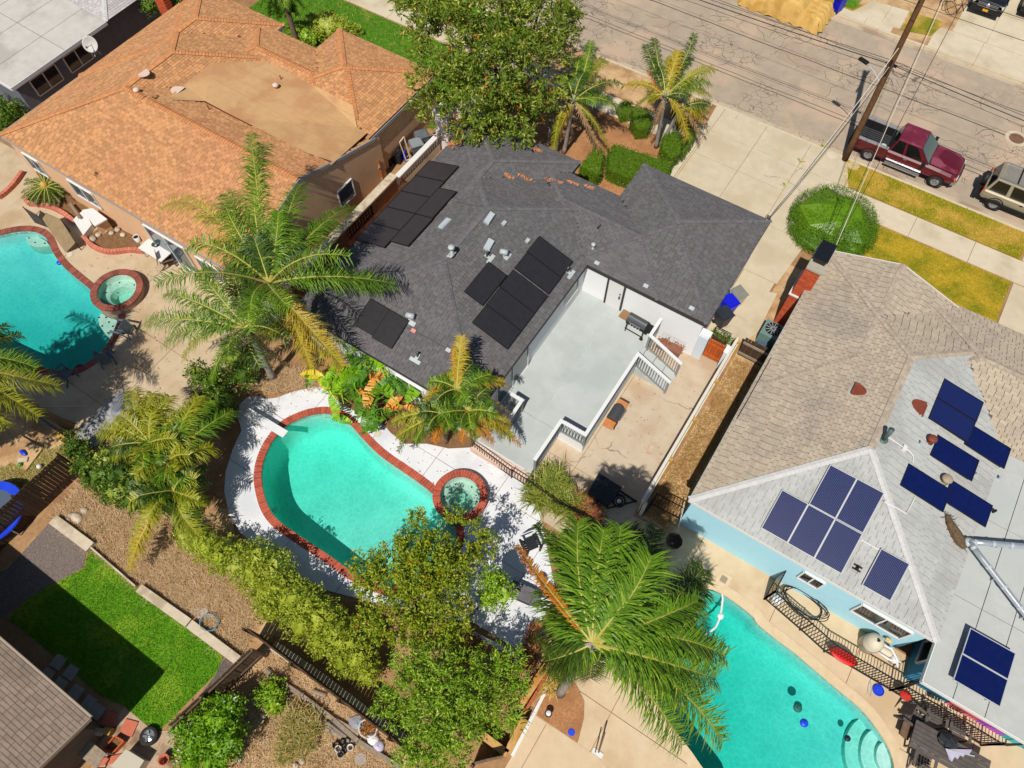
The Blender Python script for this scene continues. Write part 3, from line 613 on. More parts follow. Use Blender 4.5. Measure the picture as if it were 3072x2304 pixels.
# ------------------------------------------------------------------ houses
def hip_faces(x0, x1, y0, y1, ez, p, gables=''):
 """faces of a hip roof over a rectangle: (corner points from the eave up, outward eave start, eave end)"""
 wx, wy = x1 - x0, y1 - y0; z = lambda dd: ez + p * dd
 if wx <= wy:
  h = wx / 2; xm = (x0 + x1) / 2
  ys = y0 if 'S' in gables else y0 + h; yn = y1 if 'N' in gables else y1 - h
  a, b = Vector((xm, ys, z(h))), Vector((xm, yn, z(h)))
  F = [[(x0, y1), (x0, y0), a, b], [(x1, y0), (x1, y1), b, a]]
  if 'S' not in gables: F.append([(x0, y0), (x1, y0), a])
  if 'N' not in gables: F.append([(x1, y1), (x0, y1), b])
 else:
  h = wy / 2; ym = (y0 + y1) / 2
  xw = x0 if 'W' in gables else x0 + h; xe = x1 if 'E' in gables else x1 - h
  a, b = Vector((xw, ym, z(h))), Vector((xe, ym, z(h)))
  F = [[(x0, y0), (x1, y0), b, a], [(x1, y1), (x0, y1), a, b]]
  if 'W' not in gables: F.append([(x0, y1), (x0, y0), a])
  if 'E' not in gables: F.append([(x1, y0), (x1, y1), b])
 return [[Vector((q[0], q[1], ez)) if len(q) == 2 else Vector(q) for q in f] for f in F], (a, b)
def hip_z(rc, x, y, ez, p, gables=''):
 x0, x1, y0, y1 = rc
 ds = []
 if 'W' not in gables: ds.append(x - x0)
 if 'E' not in gables: ds.append(x1 - x)
 if 'S' not in gables: ds.append(y - y0)
 if 'N' not in gables: ds.append(y1 - y)
 if not (x0 <= x <= x1 and y0 <= y <= y1): return -9
 return ez + p * min(ds)
def shingles(faces, mats, root, other, tab=0.305, expo=0.142, gap=0.016, lift=0.017, n_parts=300, name='shingle', pick=None):
 """tabs laid course by course on each roof face, cut at hips and valleys; the nearest n_parts are pieces of their own"""
 cells = []
 for fi, f in enumerate(faces):
  O = f[0]; U = (f[1] - f[0]); LU = U.length; U = U / LU; N = (f[1] - f[0]).cross(f[-1] - f[0]).normalized()
  if N.z < 0: N = -N
  V = N.cross(U)
  if V.z < 0: V = -V
  P2 = [((q - O).dot(U), (q - O).dot(V)) for q in f]
  if area2(P2) < 0: P2 = P2[::-1]
  us = [q[0] for q in P2]; vv = [q[1] for q in P2]
  j = 0; v = min(vv)
  while v < max(vv):
   u = min(us) - random.choice((0, tab / 2)) - random.uniform(0, 0.04)
   while u < max(us):
    w = tab
    rect = [(u + gap / 2, v), (u + w - gap / 2, v), (u + w - gap / 2, v + expo + 0.02), (u + gap / 2, v + expo + 0.02)]
    full = all(all((P2[(k + 1) % len(P2)][0] - P2[k][0]) * (r[1] - P2[k][1]) - (P2[(k + 1) % len(P2)][1] - P2[k][1]) * (r[0] - P2[k][0]) >= 0 for k in range(len(P2))) for r in rect)
    c = rect if full else clip_convex(rect, P2)
    if len(c) >= 3 and abs(area2(c)) > 0.002:
     mid = O + U * (sum(q[0] for q in c) / len(c)) + V * (sum(q[1] for q in c) / len(c))
     if other(mid.x, mid.y, fi) < mid.z + 0.012:
      vals = []
      for q in c:
       h = 0.004 + lift * (1 - (q[1] - v) / (expo + 0.02)); vals.append(O + U * q[0] + V * q[1] + N * h)
      base = [O + U * q[0] + V * q[1] for q in c if abs(q[1] - v) < 1e-4]
      front = [a for a, q in zip(vals, c) if abs(q[1] - v) < 1e-4]
      cells.append((mid, vals, front, base, full, (O + U * (u + w / 2) + V * v), U, V, N, fi))
    u += w
   v += expo; j += 1
 key = pick or (lambda c: (c[0] - Vector((0, 0, CAM_H))).length)
 fulls = sorted([c for c in cells if c[4]], key=key)[:n_parts]; chosen = set(id(c) for c in fulls)
 groups = {}
 for c in cells:
  if id(c) in chosen: continue
  mb = groups.setdefault(c[9], MB()); mb.poly(c[1])
  if len(c[2]) == 2: mb.quad(c[3][0], c[3][1], c[2][1], c[2][0])
 mm = {}
 for fi, mb in groups.items():
  k = mats[fi].name; g = mm.setdefault(k, [MB(), mats[fi]]); i0 = len(g[0].v); g[0].v += mb.v; g[0].f += [tuple(i + i0 for i in f) for f in mb.f]
 for k, (mb, m) in mm.items(): mb.build(name, m, root, kind='stuff')
 shared = {}
 for c in fulls:
  _, _, _, _, _, o, U, V, N, fi = c
  if fi not in shared:
   w, e = tab - gap, expo + 0.02; v = [(-w / 2, 0, 0.004 + lift), (w / 2, 0, 0.004 + lift), (w / 2, e, 0.004), (-w / 2, e, 0.004), (-w / 2, 0, 0), (w / 2, 0, 0), (w / 2, e, 0), (-w / 2, e, 0)]
   me = bpy.data.meshes.new(name); me.from_pydata(v, [], [(0, 1, 2, 3), (4, 5, 1, 0), (5, 6, 2, 1), (7, 4, 0, 3)]); me.materials.append(mats[fi]); shared[fi] = me
  ob = link(bpy.data.objects.new(name, shared[fi])); ob.parent = root
  M = Matrix.Identity(4)
  for i in range(3): M[i][0], M[i][1], M[i][2], M[i][3] = U[i], V[i], N[i], o[i] - root_off(root)[i]
  ob.matrix_local = M
def root_off(p):
 off = Vector((0, 0, 0))
 while p is not None: off = off + Vector(p.location); p = p.parent
 return off
def caps(lines, m, root, other, wd=0.27, step=0.16, name='ridge_cap', drop=0.07):
 """cap shingles folded over hips and ridges"""
 for a, b in lines:
  a, b = Vector(a), Vector(b); t = (b - a); L = t.length; t /= L; sd = t.cross(Vector((0, 0, 1))).normalized(); up = sd.cross(t).normalized()
  if up.z < 0: up = -up
  k = 0.0
  while k < L - 0.02:
   e = min(k + step + 0.05, L); mid = a + t * (k + step / 2)
   if other(mid.x, mid.y, -1) < mid.z + 0.06:
    mb = MB(); z0, z1 = 0.062, 0.03
    drop = (0.30 if abs(t.z) < 0.05 else 0.2) * wd / 2
    l0, c0, r0 = a + t * k - sd * wd / 2 + up * (z0 - drop), a + t * k + up * z0, a + t * k + sd * wd / 2 + up * (z0 - drop)
    l1, c1, r1 = a + t * e - sd * wd / 2 + up * (z1 - drop), a + t * e + up * z1, a + t * e + sd * wd / 2 + up * (z1 - drop)
    mb.quad(l0, c0, c1, l1).quad(c0, r0, r1, c1).poly([l0 - up * .03, r0 - up * .03, r0, c0, l0])
    mb.build(name, m, root)
   k += step
def roof_base(faces, m, root, drop=0.0):
 mb = MB()
 for f in faces: mb.poly([v - Vector((0, 0, drop)) for v in f])
 return mb.build('roof', m, root)
def eave_board(pts, m, root, h=0.17, t=0.035, name='fascia'):
 mb = MB()
 for a, b in pts:
  mb.bar(Vector((*a, EZ - h / 2 - 0.012)), Vector((*b, EZ - h / 2 - 0.012)), t, h)
 return mb.build(name, m, root)
EZ = 3.0; PT = 0.333
sh_dark = mat('charcoal_shingle', (104, 102, 103), (116, 113, 113), scale=9, rough=0.95, island=0.15, bump=0.4, bscale=120, c3=(112, 107, 108), s3=0.35, t3=(0.46, 0.66))
sh_orange = mat('orange_shingle', (206, 146, 96), (218, 164, 114), scale=9, rough=0.95, island=0.2, bump=0.4, bscale=120, c3=(210, 150, 104), s3=0.3)
sh_tan = mat('taupe_shingle', (192, 176, 152), (204, 188, 166), scale=9, rough=0.95, island=0.1, bump=0.4, bscale=120, c3=(180, 166, 148), s3=0.4)
sh_white = mat('coated_shingle', (190, 192, 187), (202, 202, 197), scale=5, rough=0.9, island=0.035, bump=0.3, bscale=120, c3=(182, 182, 176), s3=0.5)
cap_orange = mat('orange_cap', (216, 150, 98), (206, 138, 88), scale=7, rough=0.95, island=0.12)
cap_dark = mat('charcoal_cap', (106, 103, 105), (116, 113, 115), scale=7, rough=0.95, island=0.14)
cap_tan = mat('taupe_cap', (192, 176, 156), (170, 156, 138), scale=7, rough=0.95, island=0.14)
cap_white = mat('coated_cap', (212, 210, 206), (220, 218, 214), scale=7, rough=0.95, island=0.05)
under_d = mat('roof_felt_dark', (60, 58, 60), rough=0.95); under_o = mat('roof_felt_orange', (132, 76, 46), rough=0.95)
under_t = mat('roof_felt_taupe', (104, 94, 82), rough=0.95); under_w = mat('roof_felt_white', (160, 158, 156), rough=0.95)
white_wall = mat('white_stucco', (254, 254, 253), (255, 255, 255), scale=3, rough=0.85, bump=0.25, bscale=60)
peach_wall = mat('peach_stucco', (238, 190, 146), (244, 198, 156), scale=3, rough=0.9, bump=0.25, bscale=60)
blue_wall = mat('sky_blue_stucco', (184, 236, 252), (190, 240, 254), scale=3, rough=0.85, bump=0.2, bscale=60)
grey_wall = mat('slate_grey_siding', (112, 118, 128), (124, 130, 138), scale=3, rough=0.85, bump=0.2)
trim_w = mat('white_trim', (240, 238, 234), rough=0.6); trim_g = mat('grey_gutter', (170, 172, 176), rough=0.5, spec=0.5); trim_d = mat('dark_trim', (64, 60, 58), rough=0.6)
glass_d = glassy('window_glass', (36, 44, 50)); glass_b = glassy('window_glass_blue', (70, 92, 104)); soffit_w = mat('soffit', (220, 216, 208), rough=0.8)
def window(root, a, b, z0, z1, nrm, mframe, panes=2, mg=None, fr=0.06, name='window'):
 """window in a wall from a to b (plan), facing nrm"""
 a, b, nrm = Vector((*a[:2], 0)), Vector((*b[:2], 0)), Vector((*nrm, 0)); u = (b - a); L = u.length; u /= L; zc = (z0 + z1) / 2; up = Vector((0, 0, 1))
 w = link(bpy.data.objects.new(name, None)); w.parent = root; w.location = Vector(((a + b) / 2).to_tuple()[:2] + (z0,)) - root_off(root)
 c = (a + b) / 2 + nrm * 0.02 + up * zc
 mb = MB(); H = (z1 - z0) / 2
 mb.obox(c + up * H, u, nrm, up, L / 2, 0.045, fr / 2).obox(c - up * H, u, nrm, up, L / 2, 0.05, fr / 2)
 for k in range(panes + 1): mb.obox(c + u * (-L / 2 + L * k / panes), u, nrm, up, fr / 2, 0.04, H - fr / 2 - 0.002)
 mb.build('frame', mframe, w)
 for k in range(panes):
  MB().obox(c - nrm * 0.008 + u * (-L / 2 + L * (k + .5) / panes), u, nrm, up, L / panes / 2 - fr / 2, 0.012, H - fr / 2).build('pane', mg or glass_d, w)
 return w
def door(root, a, b, z0, z1, nrm, mp, mframe, handle=True):
 a, b, nrm = Vector((*a[:2], 0)), Vector((*b[:2], 0)), Vector((*nrm, 0)); u = (b - a); L = u.length; u /= L; up = Vector((0, 0, 1))
 dr = link(bpy.data.objects.new('door', None)); dr.parent = root; dr.location = Vector(((a + b) / 2).to_tuple()[:2] + (z0,)) - root_off(root)
 c = (a + b) / 2 + nrm * 0.02; zc = (z0 + z1) / 2; H = (z1 - z0) / 2
 MB().obox(c + up * zc, u, nrm, up, L / 2 - 0.05, 0.02, H - 0.03).build('panel', mp, dr)
 mb = MB().obox(c + up * z1, u, nrm, up, L / 2 + 0.04, 0.045, 0.045)
 for s in (-1, 1): mb.obox(c + u * s * L / 2 + up * (zc - 0.025), u, nrm, up, 0.045, 0.04, H - 0.02)
 mb.build('frame', mframe, dr)
 if handle:
  mb = MB().obox(c - u * (L / 2 - 0.16) + nrm * 0.05 + up * (z0 + 0.95), u, nrm, up, 0.03, 0.03, 0.09); mb.obox(c - u * (L / 2 - 0.16) + nrm * 0.04 + up * (z0 + 1.2), u, nrm, up, 0.03, 0.02, 0.03)
  mb.build('handle', trim_d, dr)
 return dr
def house(name, label, loc, rects, wall_m, ez=EZ, p=PT, gables=None, wall_in=0.15):
 t = thing(name, label, 'house', loc)
 gables = gables or [''] * len(rects); faces, lines, owner = [], [], []
 for i, rc in enumerate(rects):
  F, (a, b) = hip_faces(*rc, ez, p, gables[i])
  faces += F; owner += [i] * len(F)
  lines.append((a, b))
  for cx, cy in ((rc[0], rc[2]), (rc[1], rc[2]), (rc[1], rc[3]), (rc[0], rc[3])):
   near = a if (Vector((cx, cy)) - a.xy).length < (Vector((cx, cy)) - b.xy).length else b
   g = gables[i]
   skip = (('S' in g and cy == rc[2]) or ('N' in g and cy == rc[3])) if rc[1] - rc[0] <= rc[3] - rc[2] else (('W' in g and cx == rc[0]) or ('E' in g and cx == rc[1]))
   if not skip: lines.append((Vector((cx, cy, ez)), near))
 def other(x, y, fi):
  own = owner[fi] if fi >= 0 else -2
  zs = [hip_z(rects[k], x, y, ez, p, gables[k]) for k in range(len(rects)) if k != own]
  return max(zs) if fi >= 0 else max([z for z in zs])
 for i, rc in enumerate(rects):
  e = wall_in + 0.004 * i
  MB().box(rc[0] + e, rc[1] - e, rc[2] + e, rc[3] - e, 0, ez - 0.16).build('wall', wall_m, t)
  MB().quad((rc[0] + .03, rc[2] + .03, ez - .165 - .004 * i), (rc[0] + .03, rc[3] - .03, ez - .165 - .004 * i), (rc[1] - .03, rc[3] - .03, ez - .165 - .004 * i), (rc[1] - .03, rc[2] + .03, ez - .165 - .004 * i)).build('soffit', soffit_w, t)
 return t, faces, lines, other, owner
DR = [(-17.7, -8.1, 9.75, 22.75), (-17.75, -11.55, 15.0, 24.1), (-13.0, -4.5, 18.80, 23.2), (-8.85, -2.15, 18.81, 25.7)]
tD, faces, lines, other, owner = house('charcoal_roof_house', 'white house with charcoal shingle roof and black solar panels, between two pools', (-10, 17, 0), DR, white_wall)
roof_base(faces, under_d, tD)
shingles(faces, [sh_dark] * len(faces), tD, other)
caps([(a, b) if a.z < b.z else (b, a) for a, b in lines], cap_dark, tD, lambda x, y, fi: max([-9] + [z for z in [hip_z(r, x, y, EZ, PT) for r in DR]]) )
eave_board([((-17.7, 9.75), (-8.1, 9.75)), ((-8.1, 9.75), (-8.1, 18.8)), ((-8.1, 18.79), (-2.15, 18.79)), ((-2.15, 18.81), (-2.15, 25.7)), ((-2.15, 25.7), (-8.85, 25.7)), ((-8.85, 25.7), (-8.85, 23.2)), ((-8.85, 23.2), (-11.55, 23.2)), ((-11.55, 23.2), (-11.55, 24.1)), ((-11.55, 24.1), (-17.75, 24.1)), ((-17.75, 24.1), (-17.75, 9.75))], trim_d, tD)
DZ = 0.75
door(tD, (-6.15, 18.945), (-7.0, 18.945), DZ, DZ + 2.02, (0, -1), trim_w, trim_d)
xw = -8.24
window(tD, (xw, 11.5), (xw, 14.0), DZ + 0.02, DZ + 2.0, (1, 0), trim_w, 2, glass_b)
window(tD, (xw, 17.2), (xw, 18.3), DZ + 0.9, DZ + 1.9, (1, 0), trim_w, 1, glass_b)
window(tD, (-12.3, 9.88), (-10.9, 9.88), 1.1, 2.2, (0, -1), trim_w, 2)
OR = [(-37.3, -27.6, 9.75, 22.75), (-37.35, -30.95, 15.0, 24.2), (-32.4, -23.9, 18.98, 23.6), (-28.1, -21.35, 19.03, 25.6), (-32.45, -21.12, 9.76, 19.65)]
OG = ['', '', '', '', 'WE']
tO, faces, lines, other, owner = house('orange_roof_house', 'peach house with orange shingle roof around a flat tan section', (-29, 17, 0), OR, peach_wall, gables=OG)
cO = crop(400, 0, 3.16); allo = lambda x, y: max([-9] + [hip_z(r, x, y, EZ, PT, g) for r, g in zip(OR, OG)])
tan_poly = []
for x, y, z in ((70, 935, 4.35), (350, 915, 4.0), (480, 800, 3.95), (760, 590, 4.0), (1240, 578, 3.72), (1450, 680, 3.7), (1680, 795, 3.68), (2080, 1000, 3.4), (2120, 1205, 3.1), (2212, 1278, 3.03), (1880, 1575, 3.88), (1000, 1140, 3.86), (690, 975, 3.95)):
 p = cO(x, y, z); hz = allo(p.x, p.y) + 0.02
 if hz > z: p = cO(x, y, min(hz, z + 0.35)); p.z = max(p.z, min(allo(p.x, p.y) + 0.02, z + 0.4))
 if y > 950 and x > 600 and y != 1000 and y != 1205: p.z += .08
 tan_poly.append(p)
tp2 = [(q.x, q.y) for q in tan_poly]
def other_o(x, y, fi):
 if inside((x, y), tp2): return 9
 if fi >= 0 and owner[fi] == 0 and fi == 2 and x > -32.25: return 9
 return other(x, y, fi)
roof_base(faces, under_o, tO, 0.004)
shingles(faces, [sh_orange] * len(faces), tO, other_o)
lines = [q for q in lines if not (abs(q[0].x + 27.6) < .01 and q[0].y < 10)]
caps([(a, b) if a.z < b.z else (b, a) for a, b in lines], cap_orange, tO, lambda x, y, fi: 9 if inside((x, y), tp2) else allo(x, y), wd=0.32)
tan_roll = mat('tan_roll_roofing', (214, 168, 116), (222, 178, 126), scale=3, rough=0.95, bump=0.3, bscale=90, c3=(204, 152, 106), s3=0.4)
vv2 = [Vector(q) for q in tp2]; v_, e_, f_, *_ = delaunay_2d_cdt(vv2, [(i, (i + 1) % len(vv2)) for i in range(len(vv2))], [], 1, 1e-6)
mesh_obj('flat_roof', [(p.x, p.y, min(tan_poly, key=lambda q: (q.xy - p).length).z) for p in v_], [tuple(t) for t in f_], tan_roll, tO)
def tan_z(x, y):
 for t in f_:
  P3 = [v_[i] for i in t]
  if inside((x, y), P3):
   (x1, y1), (x2, y2), (x3, y3) = P3; dd = (y2 - y3) * (x1 - x3) + (x3 - x2) * (y1 - y3)
   w1 = ((y2 - y3) * (x - x3) + (x3 - x2) * (y - y3)) / dd; w2 = ((y3 - y1) * (x - x3) + (x1 - x3) * (y - y3)) / dd
   zz = [min(tan_poly, key=lambda q: (q.xy - p).length).z for p in P3]; return zz[0] * w1 + zz[1] * w2 + zz[2] * (1 - w1 - w2)
 return None
lapm = mat('roof_lap_tan', (196, 148, 100), rough=0.95)  # lap strips in a deeper tan than the roll roofing
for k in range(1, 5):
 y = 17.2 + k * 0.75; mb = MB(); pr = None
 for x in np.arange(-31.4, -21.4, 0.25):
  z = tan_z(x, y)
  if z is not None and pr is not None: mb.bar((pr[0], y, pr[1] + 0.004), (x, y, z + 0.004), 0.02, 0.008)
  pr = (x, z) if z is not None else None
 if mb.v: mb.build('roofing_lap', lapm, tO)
eave_board([((-37.3, 9.75), (-21.3, 9.75)), ((-21.27, 19.7), (-21.27, 25.6)), ((-21.35, 25.6), (-28.1, 25.6)), ((-28.1, 25.6), (-28.1, 23.6)), ((-28.1, 23.6), (-30.95, 23.6)), ((-30.95, 23.6), (-30.95, 24.2)), ((-30.95, 24.2), (-37.35, 24.2)), ((-37.35, 24.2), (-37.35, 9.75))], trim_g, tO)
mb = MB()
for s_, e_2 in (((-21.1, 9.76, 2.93), (-21.1, 14.7, 4.56)), ((-21.1, 14.7, 4.56), (-21.1, 17.0, 3.8)), ((-21.1, 17.0, 3.8), (-21.1, 19.9, 2.95))): mb.bar(s_, e_2, 0.05, 0.16)
mb.build('rake_board', trim_g, tO)
mb = MB(); pts_ = [(9.9, 0), (20.2, 0), (20.2, 2.9), (17.0, 3.74), (14.7, 4.5), (9.9, 2.9)]
mb.poly([(-21.125, y, z) for y, z in pts_]); mb.build('gable', peach_wall, tO)
wy = 9.88
for (xa, xb, z0, z1, pn) in ((-33.0, -31.2, 1.1, 2.2, 2), (-27.6, -24.9, 0.1, 2.2, 2), (-24.2, -22.7, 0.9, 2.1, 2), (-36.4, -35.2, 1.1, 2.2, 2)):
 window(tO, (xa, wy), (xb, wy), z0, z1, (0, -1), trim_w, pn, glass_b)
window(tO, (-21.115, 16.6), (-21.115, 17.7), 1.0, 2.1, (1, 0), trim_w, 1, glass_b)
BR = [(0.75, 6.8, 17.0, 25.5), (0.7, 10.15, 11.25, 25.4), (5.0, 19.5, 19.7, 25.65)]
BG = ['N', '', 'E']
tB, faces, lines, other, owner = house('pale_blue_house', 'pale blue house with taupe and white coated roof and blue solar panels', (6, 18, 0), BR, blue_wall, gables=BG)
roof_base(faces, under_t, tB)
mats_b = []
for f, o in zip(faces, owner):
 c = sum(f, Vector()) / len(f); n = (f[1] - f[0]).cross(f[-1] - f[0]).normalized(); n = n if n.z > 0 else -n
 white = (o == 1 and (n.x > 0.1 or n.y < -0.1))
 mats_b.append(sh_white if white else sh_tan)
roof_base([[v + Vector((0, 0, 0.002)) for v in f] for f, m in zip(faces, mats_b) if m is sh_white], under_w, tB)
shingles(faces, mats_b, tB, other, gap=0.022, lift=0.02)
allz = lambda x, y, fi: max([-9] + [hip_z(r, x, y, EZ, PT, g) for r, g in zip(BR, BG)])
tl_, wl_ = [], []
for a, b in lines:
 a, b = (a, b) if a.z < b.z else (b, a); mid = (a + b) / 2
 (wl_ if (mid.y < 16.5 and mid.x > 3) else tl_).append((a, b))
caps(tl_, cap_tan, tB, allz); caps(wl_, cap_white, tB, allz)
eave_board([((0.7, 11.25), (10.15, 11.25)), ((0.7, 25.5), (0.7, 11.25)), ((6.8, 25.66), (19.5, 25.66))], trim_w, tB)
mb = MB()
for s, e in (((0.75, 25.52, 2.93), (3.775, 25.52, 3.94)), ((3.775, 25.52, 3.94), (6.8, 25.52, 2.93))): mb.bar(s, e, 0.04, 0.18)
mb.build('rake_board', trim_w, tB); MB().poly([(1.2, 25.0, 2.8), (6.3, 25.0, 2.8), (3.775, 25.0, 3.85)]).build('gable', blue_wall, tB)
roll = mat('white_roll_roofing', (194, 196, 191), (206, 207, 202), scale=2, rough=0.9, bump=0.2, c3=(194, 198, 194), s3=0.5)
fx = [10.15, 11.15, 12.2, 13.6, 15.6, 17.8]; fy = [9.75, 13.2, 16.6, 19.75]
for i in range(len(fx) - 1):
 for j in range(len(fy) - 1):
  g = 0.012; zt = 2.985 + random.uniform(-0.004, 0.004); MB().box(fx[i] + g, fx[i + 1] - g, fy[j] + g, fy[j + 1] - g, 2.9, zt).build('roofing_sheet', roll, tB)
MB().box(10.15, 17.8, 9.75, 19.75, 2.82, 2.935).build('flat_roof', trim_d, tB)
mb = MB().bar((10.13, 9.73, 2.9), (17.8, 9.73, 2.9), 0.04, 0.2); mb.bar((10.13, 9.75, 2.9), (10.13, 11.22, 2.9), 0.04, 0.2); mb.build('fascia', trim_w, tB)
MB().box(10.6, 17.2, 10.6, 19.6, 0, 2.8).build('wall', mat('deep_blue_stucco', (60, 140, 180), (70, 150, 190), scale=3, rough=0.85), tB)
for (xa, xb, z0, z1, mm_) in ((12.2, 13.3, 0.02, 1.9, mat('pink_paint', (246, 130, 150), rough=.7)), (13.3, 14.2, 0.02, 1.9, mat('purple_paint', (196, 96, 214), rough=.7)), (14.2, 14.9, 0.02, 1.9, mat('teal_paint', (70, 190, 196), rough=.7))):
 MB().box(xa, xb - .01, 10.57, 10.6, z0, z1).build('painted_panel', mm_, tB)
window(tB, (5.55, 11.38), (6.35, 11.38), 1.5, 2.3, (0, -1), trim_w, 2)
window(tB, (7.75, 11.38), (9.6, 11.38), 1.3, 2.35, (0, -1), trim_w, 2)
window(tB, (10.585, 11.0), (10.585, 11.9), 0.9, 2.1, (-1, 0), trim_w, 1)
tG = thing('grey_house', 'slate grey house with a pale flat roof beyond the orange roof', 'house', (-43, 16, 0))
rg = mat('pale_roll_roofing', (206, 200, 190), (216, 210, 200), scale=2, rough=0.9, bump=0.25, c3=(190, 184, 174), s3=0.4)
ex = [-39.65, -41.5, -43.4, -45.3, -47.2, -50.0, -56]
for i in range(len(ex) - 1):
 for (ya, yb) in ((12.4, 16.0), (16.02, 18.95)):
  zz = lambda x: 3.0 + (-39.65 - x) * 0.06
  MB().poly([(ex[i + 1] + .012, ya, zz(ex[i + 1])), (ex[i] - .012, ya, zz(ex[i])), (ex[i] - .012, yb, zz(ex[i])), (ex[i + 1] + .012, yb, zz(ex[i + 1]))]).build('roofing_sheet', rg, tG)
MB().poly([(-56, 12.4, 3.97), (-39.66, 12.4, 2.99), (-39.66, 18.95, 2.99), (-56, 18.95, 3.97)]).build('roof', trim_d, tG)
MB().bar((-39.63, 12.4, 2.9), (-39.63, 18.95, 2.9), 0.05, 0.2).bar((-39.63, 12.38, 2.9), (-56, 12.38, 3.88), 0.05, 0.2).build('fascia', trim_w, tG)
MB().box(-56, -40.3, 12.8, 30, 0, 2.85).build('wall', grey_wall, tG)
gf, (ga, gb) = hip_faces(-56, -39.7, 18.95, 30.5, 2.95, PT)
roof_base(gf, under_w, tG); sh_lg = mat('light_grey_shingle', (196, 190, 188), (206, 202, 200), scale=6, rough=0.95, island=0.12)
shingles(gf, [sh_lg] * len(gf), tG, lambda x, y, fi: -9 if -44.5 < x and y < 26 else 99, n_parts=120)
caps([(Vector((-39.7, 18.95, 2.95)), Vector((-45.4, 24.7, 4.87)))], cap_white, tG, lambda x, y, fi: -9)
for (ya, yb) in ((13.6, 15.3), (15.9, 17.5)): window(tG, (-40.28, ya), (-40.28, yb), 1.35, 2.35, (1, 0), trim_w, 2)
tL = thing('tan_roof_house', 'house with weathered tan composition roof beside the green turf', 'house', (-17, -10, 0))
wroof = mat('weathered_tan_roof', (150, 132, 116), (166, 146, 128), scale=4, rough=0.95, bump=0.3, island=0.1, c3=(138, 122, 108), s3=0.6)
lf = [[Vector((-12.55, -6.25, 2.95)), Vector((-26, -6.25, 2.95)), Vector((-26, -11.3, 4.4)), Vector((-12.62, -11.3, 4.4))]]
roof_base(lf, mat('roof_felt_tan', (110, 98, 88), rough=.95), tL); shingles(lf, [wroof], tL, lambda x, y, fi: -9, tab=0.42, n_parts=200)
lf2 = [[Vector((-26, -16.4, 2.95)), Vector((-12.6, -16.4, 2.95)), Vector((-12.62, -11.3, 4.4)), Vector((-26, -11.3, 4.4))]]
roof_base(lf2, wroof, tL)
gm = mat('tan_gutter', (176, 158, 138), rough=0.6)
mb = MB().bar((-12.55, -6.2, 2.9), (-26, -6.2, 2.9), 0.09, 0.1); mb.build('gutter', gm, tL)
MB().bar((-12.53, -6.25, 2.9), (-12.6, -11.3, 4.33), 0.04, 0.2).build('rake_board', gm, tL)
MB().box(-26, -13.1, -15.9, -6.9, 0, 2.8).build('wall', mat('brown_stucco', (104, 92, 80), (116, 102, 90), scale=3, rough=.9), tL); MB().poly([(-13.1, -6.9, 2.8), (-13.1, -15.9, 2.8), (-13.1, -11.3, 4.2)]).build('gable', MATS['brown_stucco'], tL)
# ------------------------------------------------------------------ what sits on the roofs
Z3 = Vector((0, 0, 1))
class Plane:
 """a roof face: origin on the eave, u along it, v up the slope"""
 def __init__(s, O, n):
  s.O = Vector(O); s.n = Vector(n).normalized(); s.u = (Vector((0, 0, 1)).cross(s.n).normalized() if abs(s.n.z) < 0.9999 else Vector((1, 0, 0))); s.v = s.n.cross(s.u).normalized()
 def hit(s, pt, lift=0.0): return on_plane(pt, s.O + s.n * lift, s.n)
 def frame(s): return s.u, s.v, s.n
pl_DE = Plane((-8.1, 15, 3), (PT, 0, 1)); pl_DW = Plane((-17.7, 15, 3), (-PT, 0, 1)); pl_DS = Plane((-12, 9.75, 3), (0, -PT, 1)); pl_DM = Plane((-8, 18.98, 3), (0, -PT, 1))
pl_DN = Plane((-12, 22.75, 3), (0, PT, 1))
pl_BS = Plane((5, 11.25, 3), (0, -PT, 1)); pl_BE = Plane((10.15, 18, 3), (PT, 0, 1)); pl_BW = Plane((0.7, 18, 3), (-PT, 0, 1)); pl_BF = Plane((12, 18, 2.99), (0, 0, 1))
pl_OW = Plane((-37.3, 15, 3), (-PT, 0, 1)); pl_OE = Plane((-27.6, 15, 3), (PT, 0, 1)); pl_OS = Plane((-30, 9.75, 3), (0, -PT, 1))
pv_black = mat('black_cells', (46, 44, 46), (52, 50, 52), scale=4, rough=0.35, spec=0.4); pv_frame = mat('black_frame', (30, 29, 30), rough=0.5); rail_m = mat('aluminium', (196, 198, 200), rough=0.4, spec=0.6)
pv_brown = mat('dark_brown_cells', (60, 52, 50), (66, 57, 54), scale=4, rough=0.32, spec=0.5)
pv_blue = mat('blue_cells', (12, 26, 82), (16, 32, 92), scale=5, rough=0.3, spec=0.3); pv_navy = mat('navy_cells', (26, 38, 96), (30, 40, 92), scale=5, rough=0.3, spec=0.5)
bus = mat('busbar', (84, 94, 124), rough=0.4)
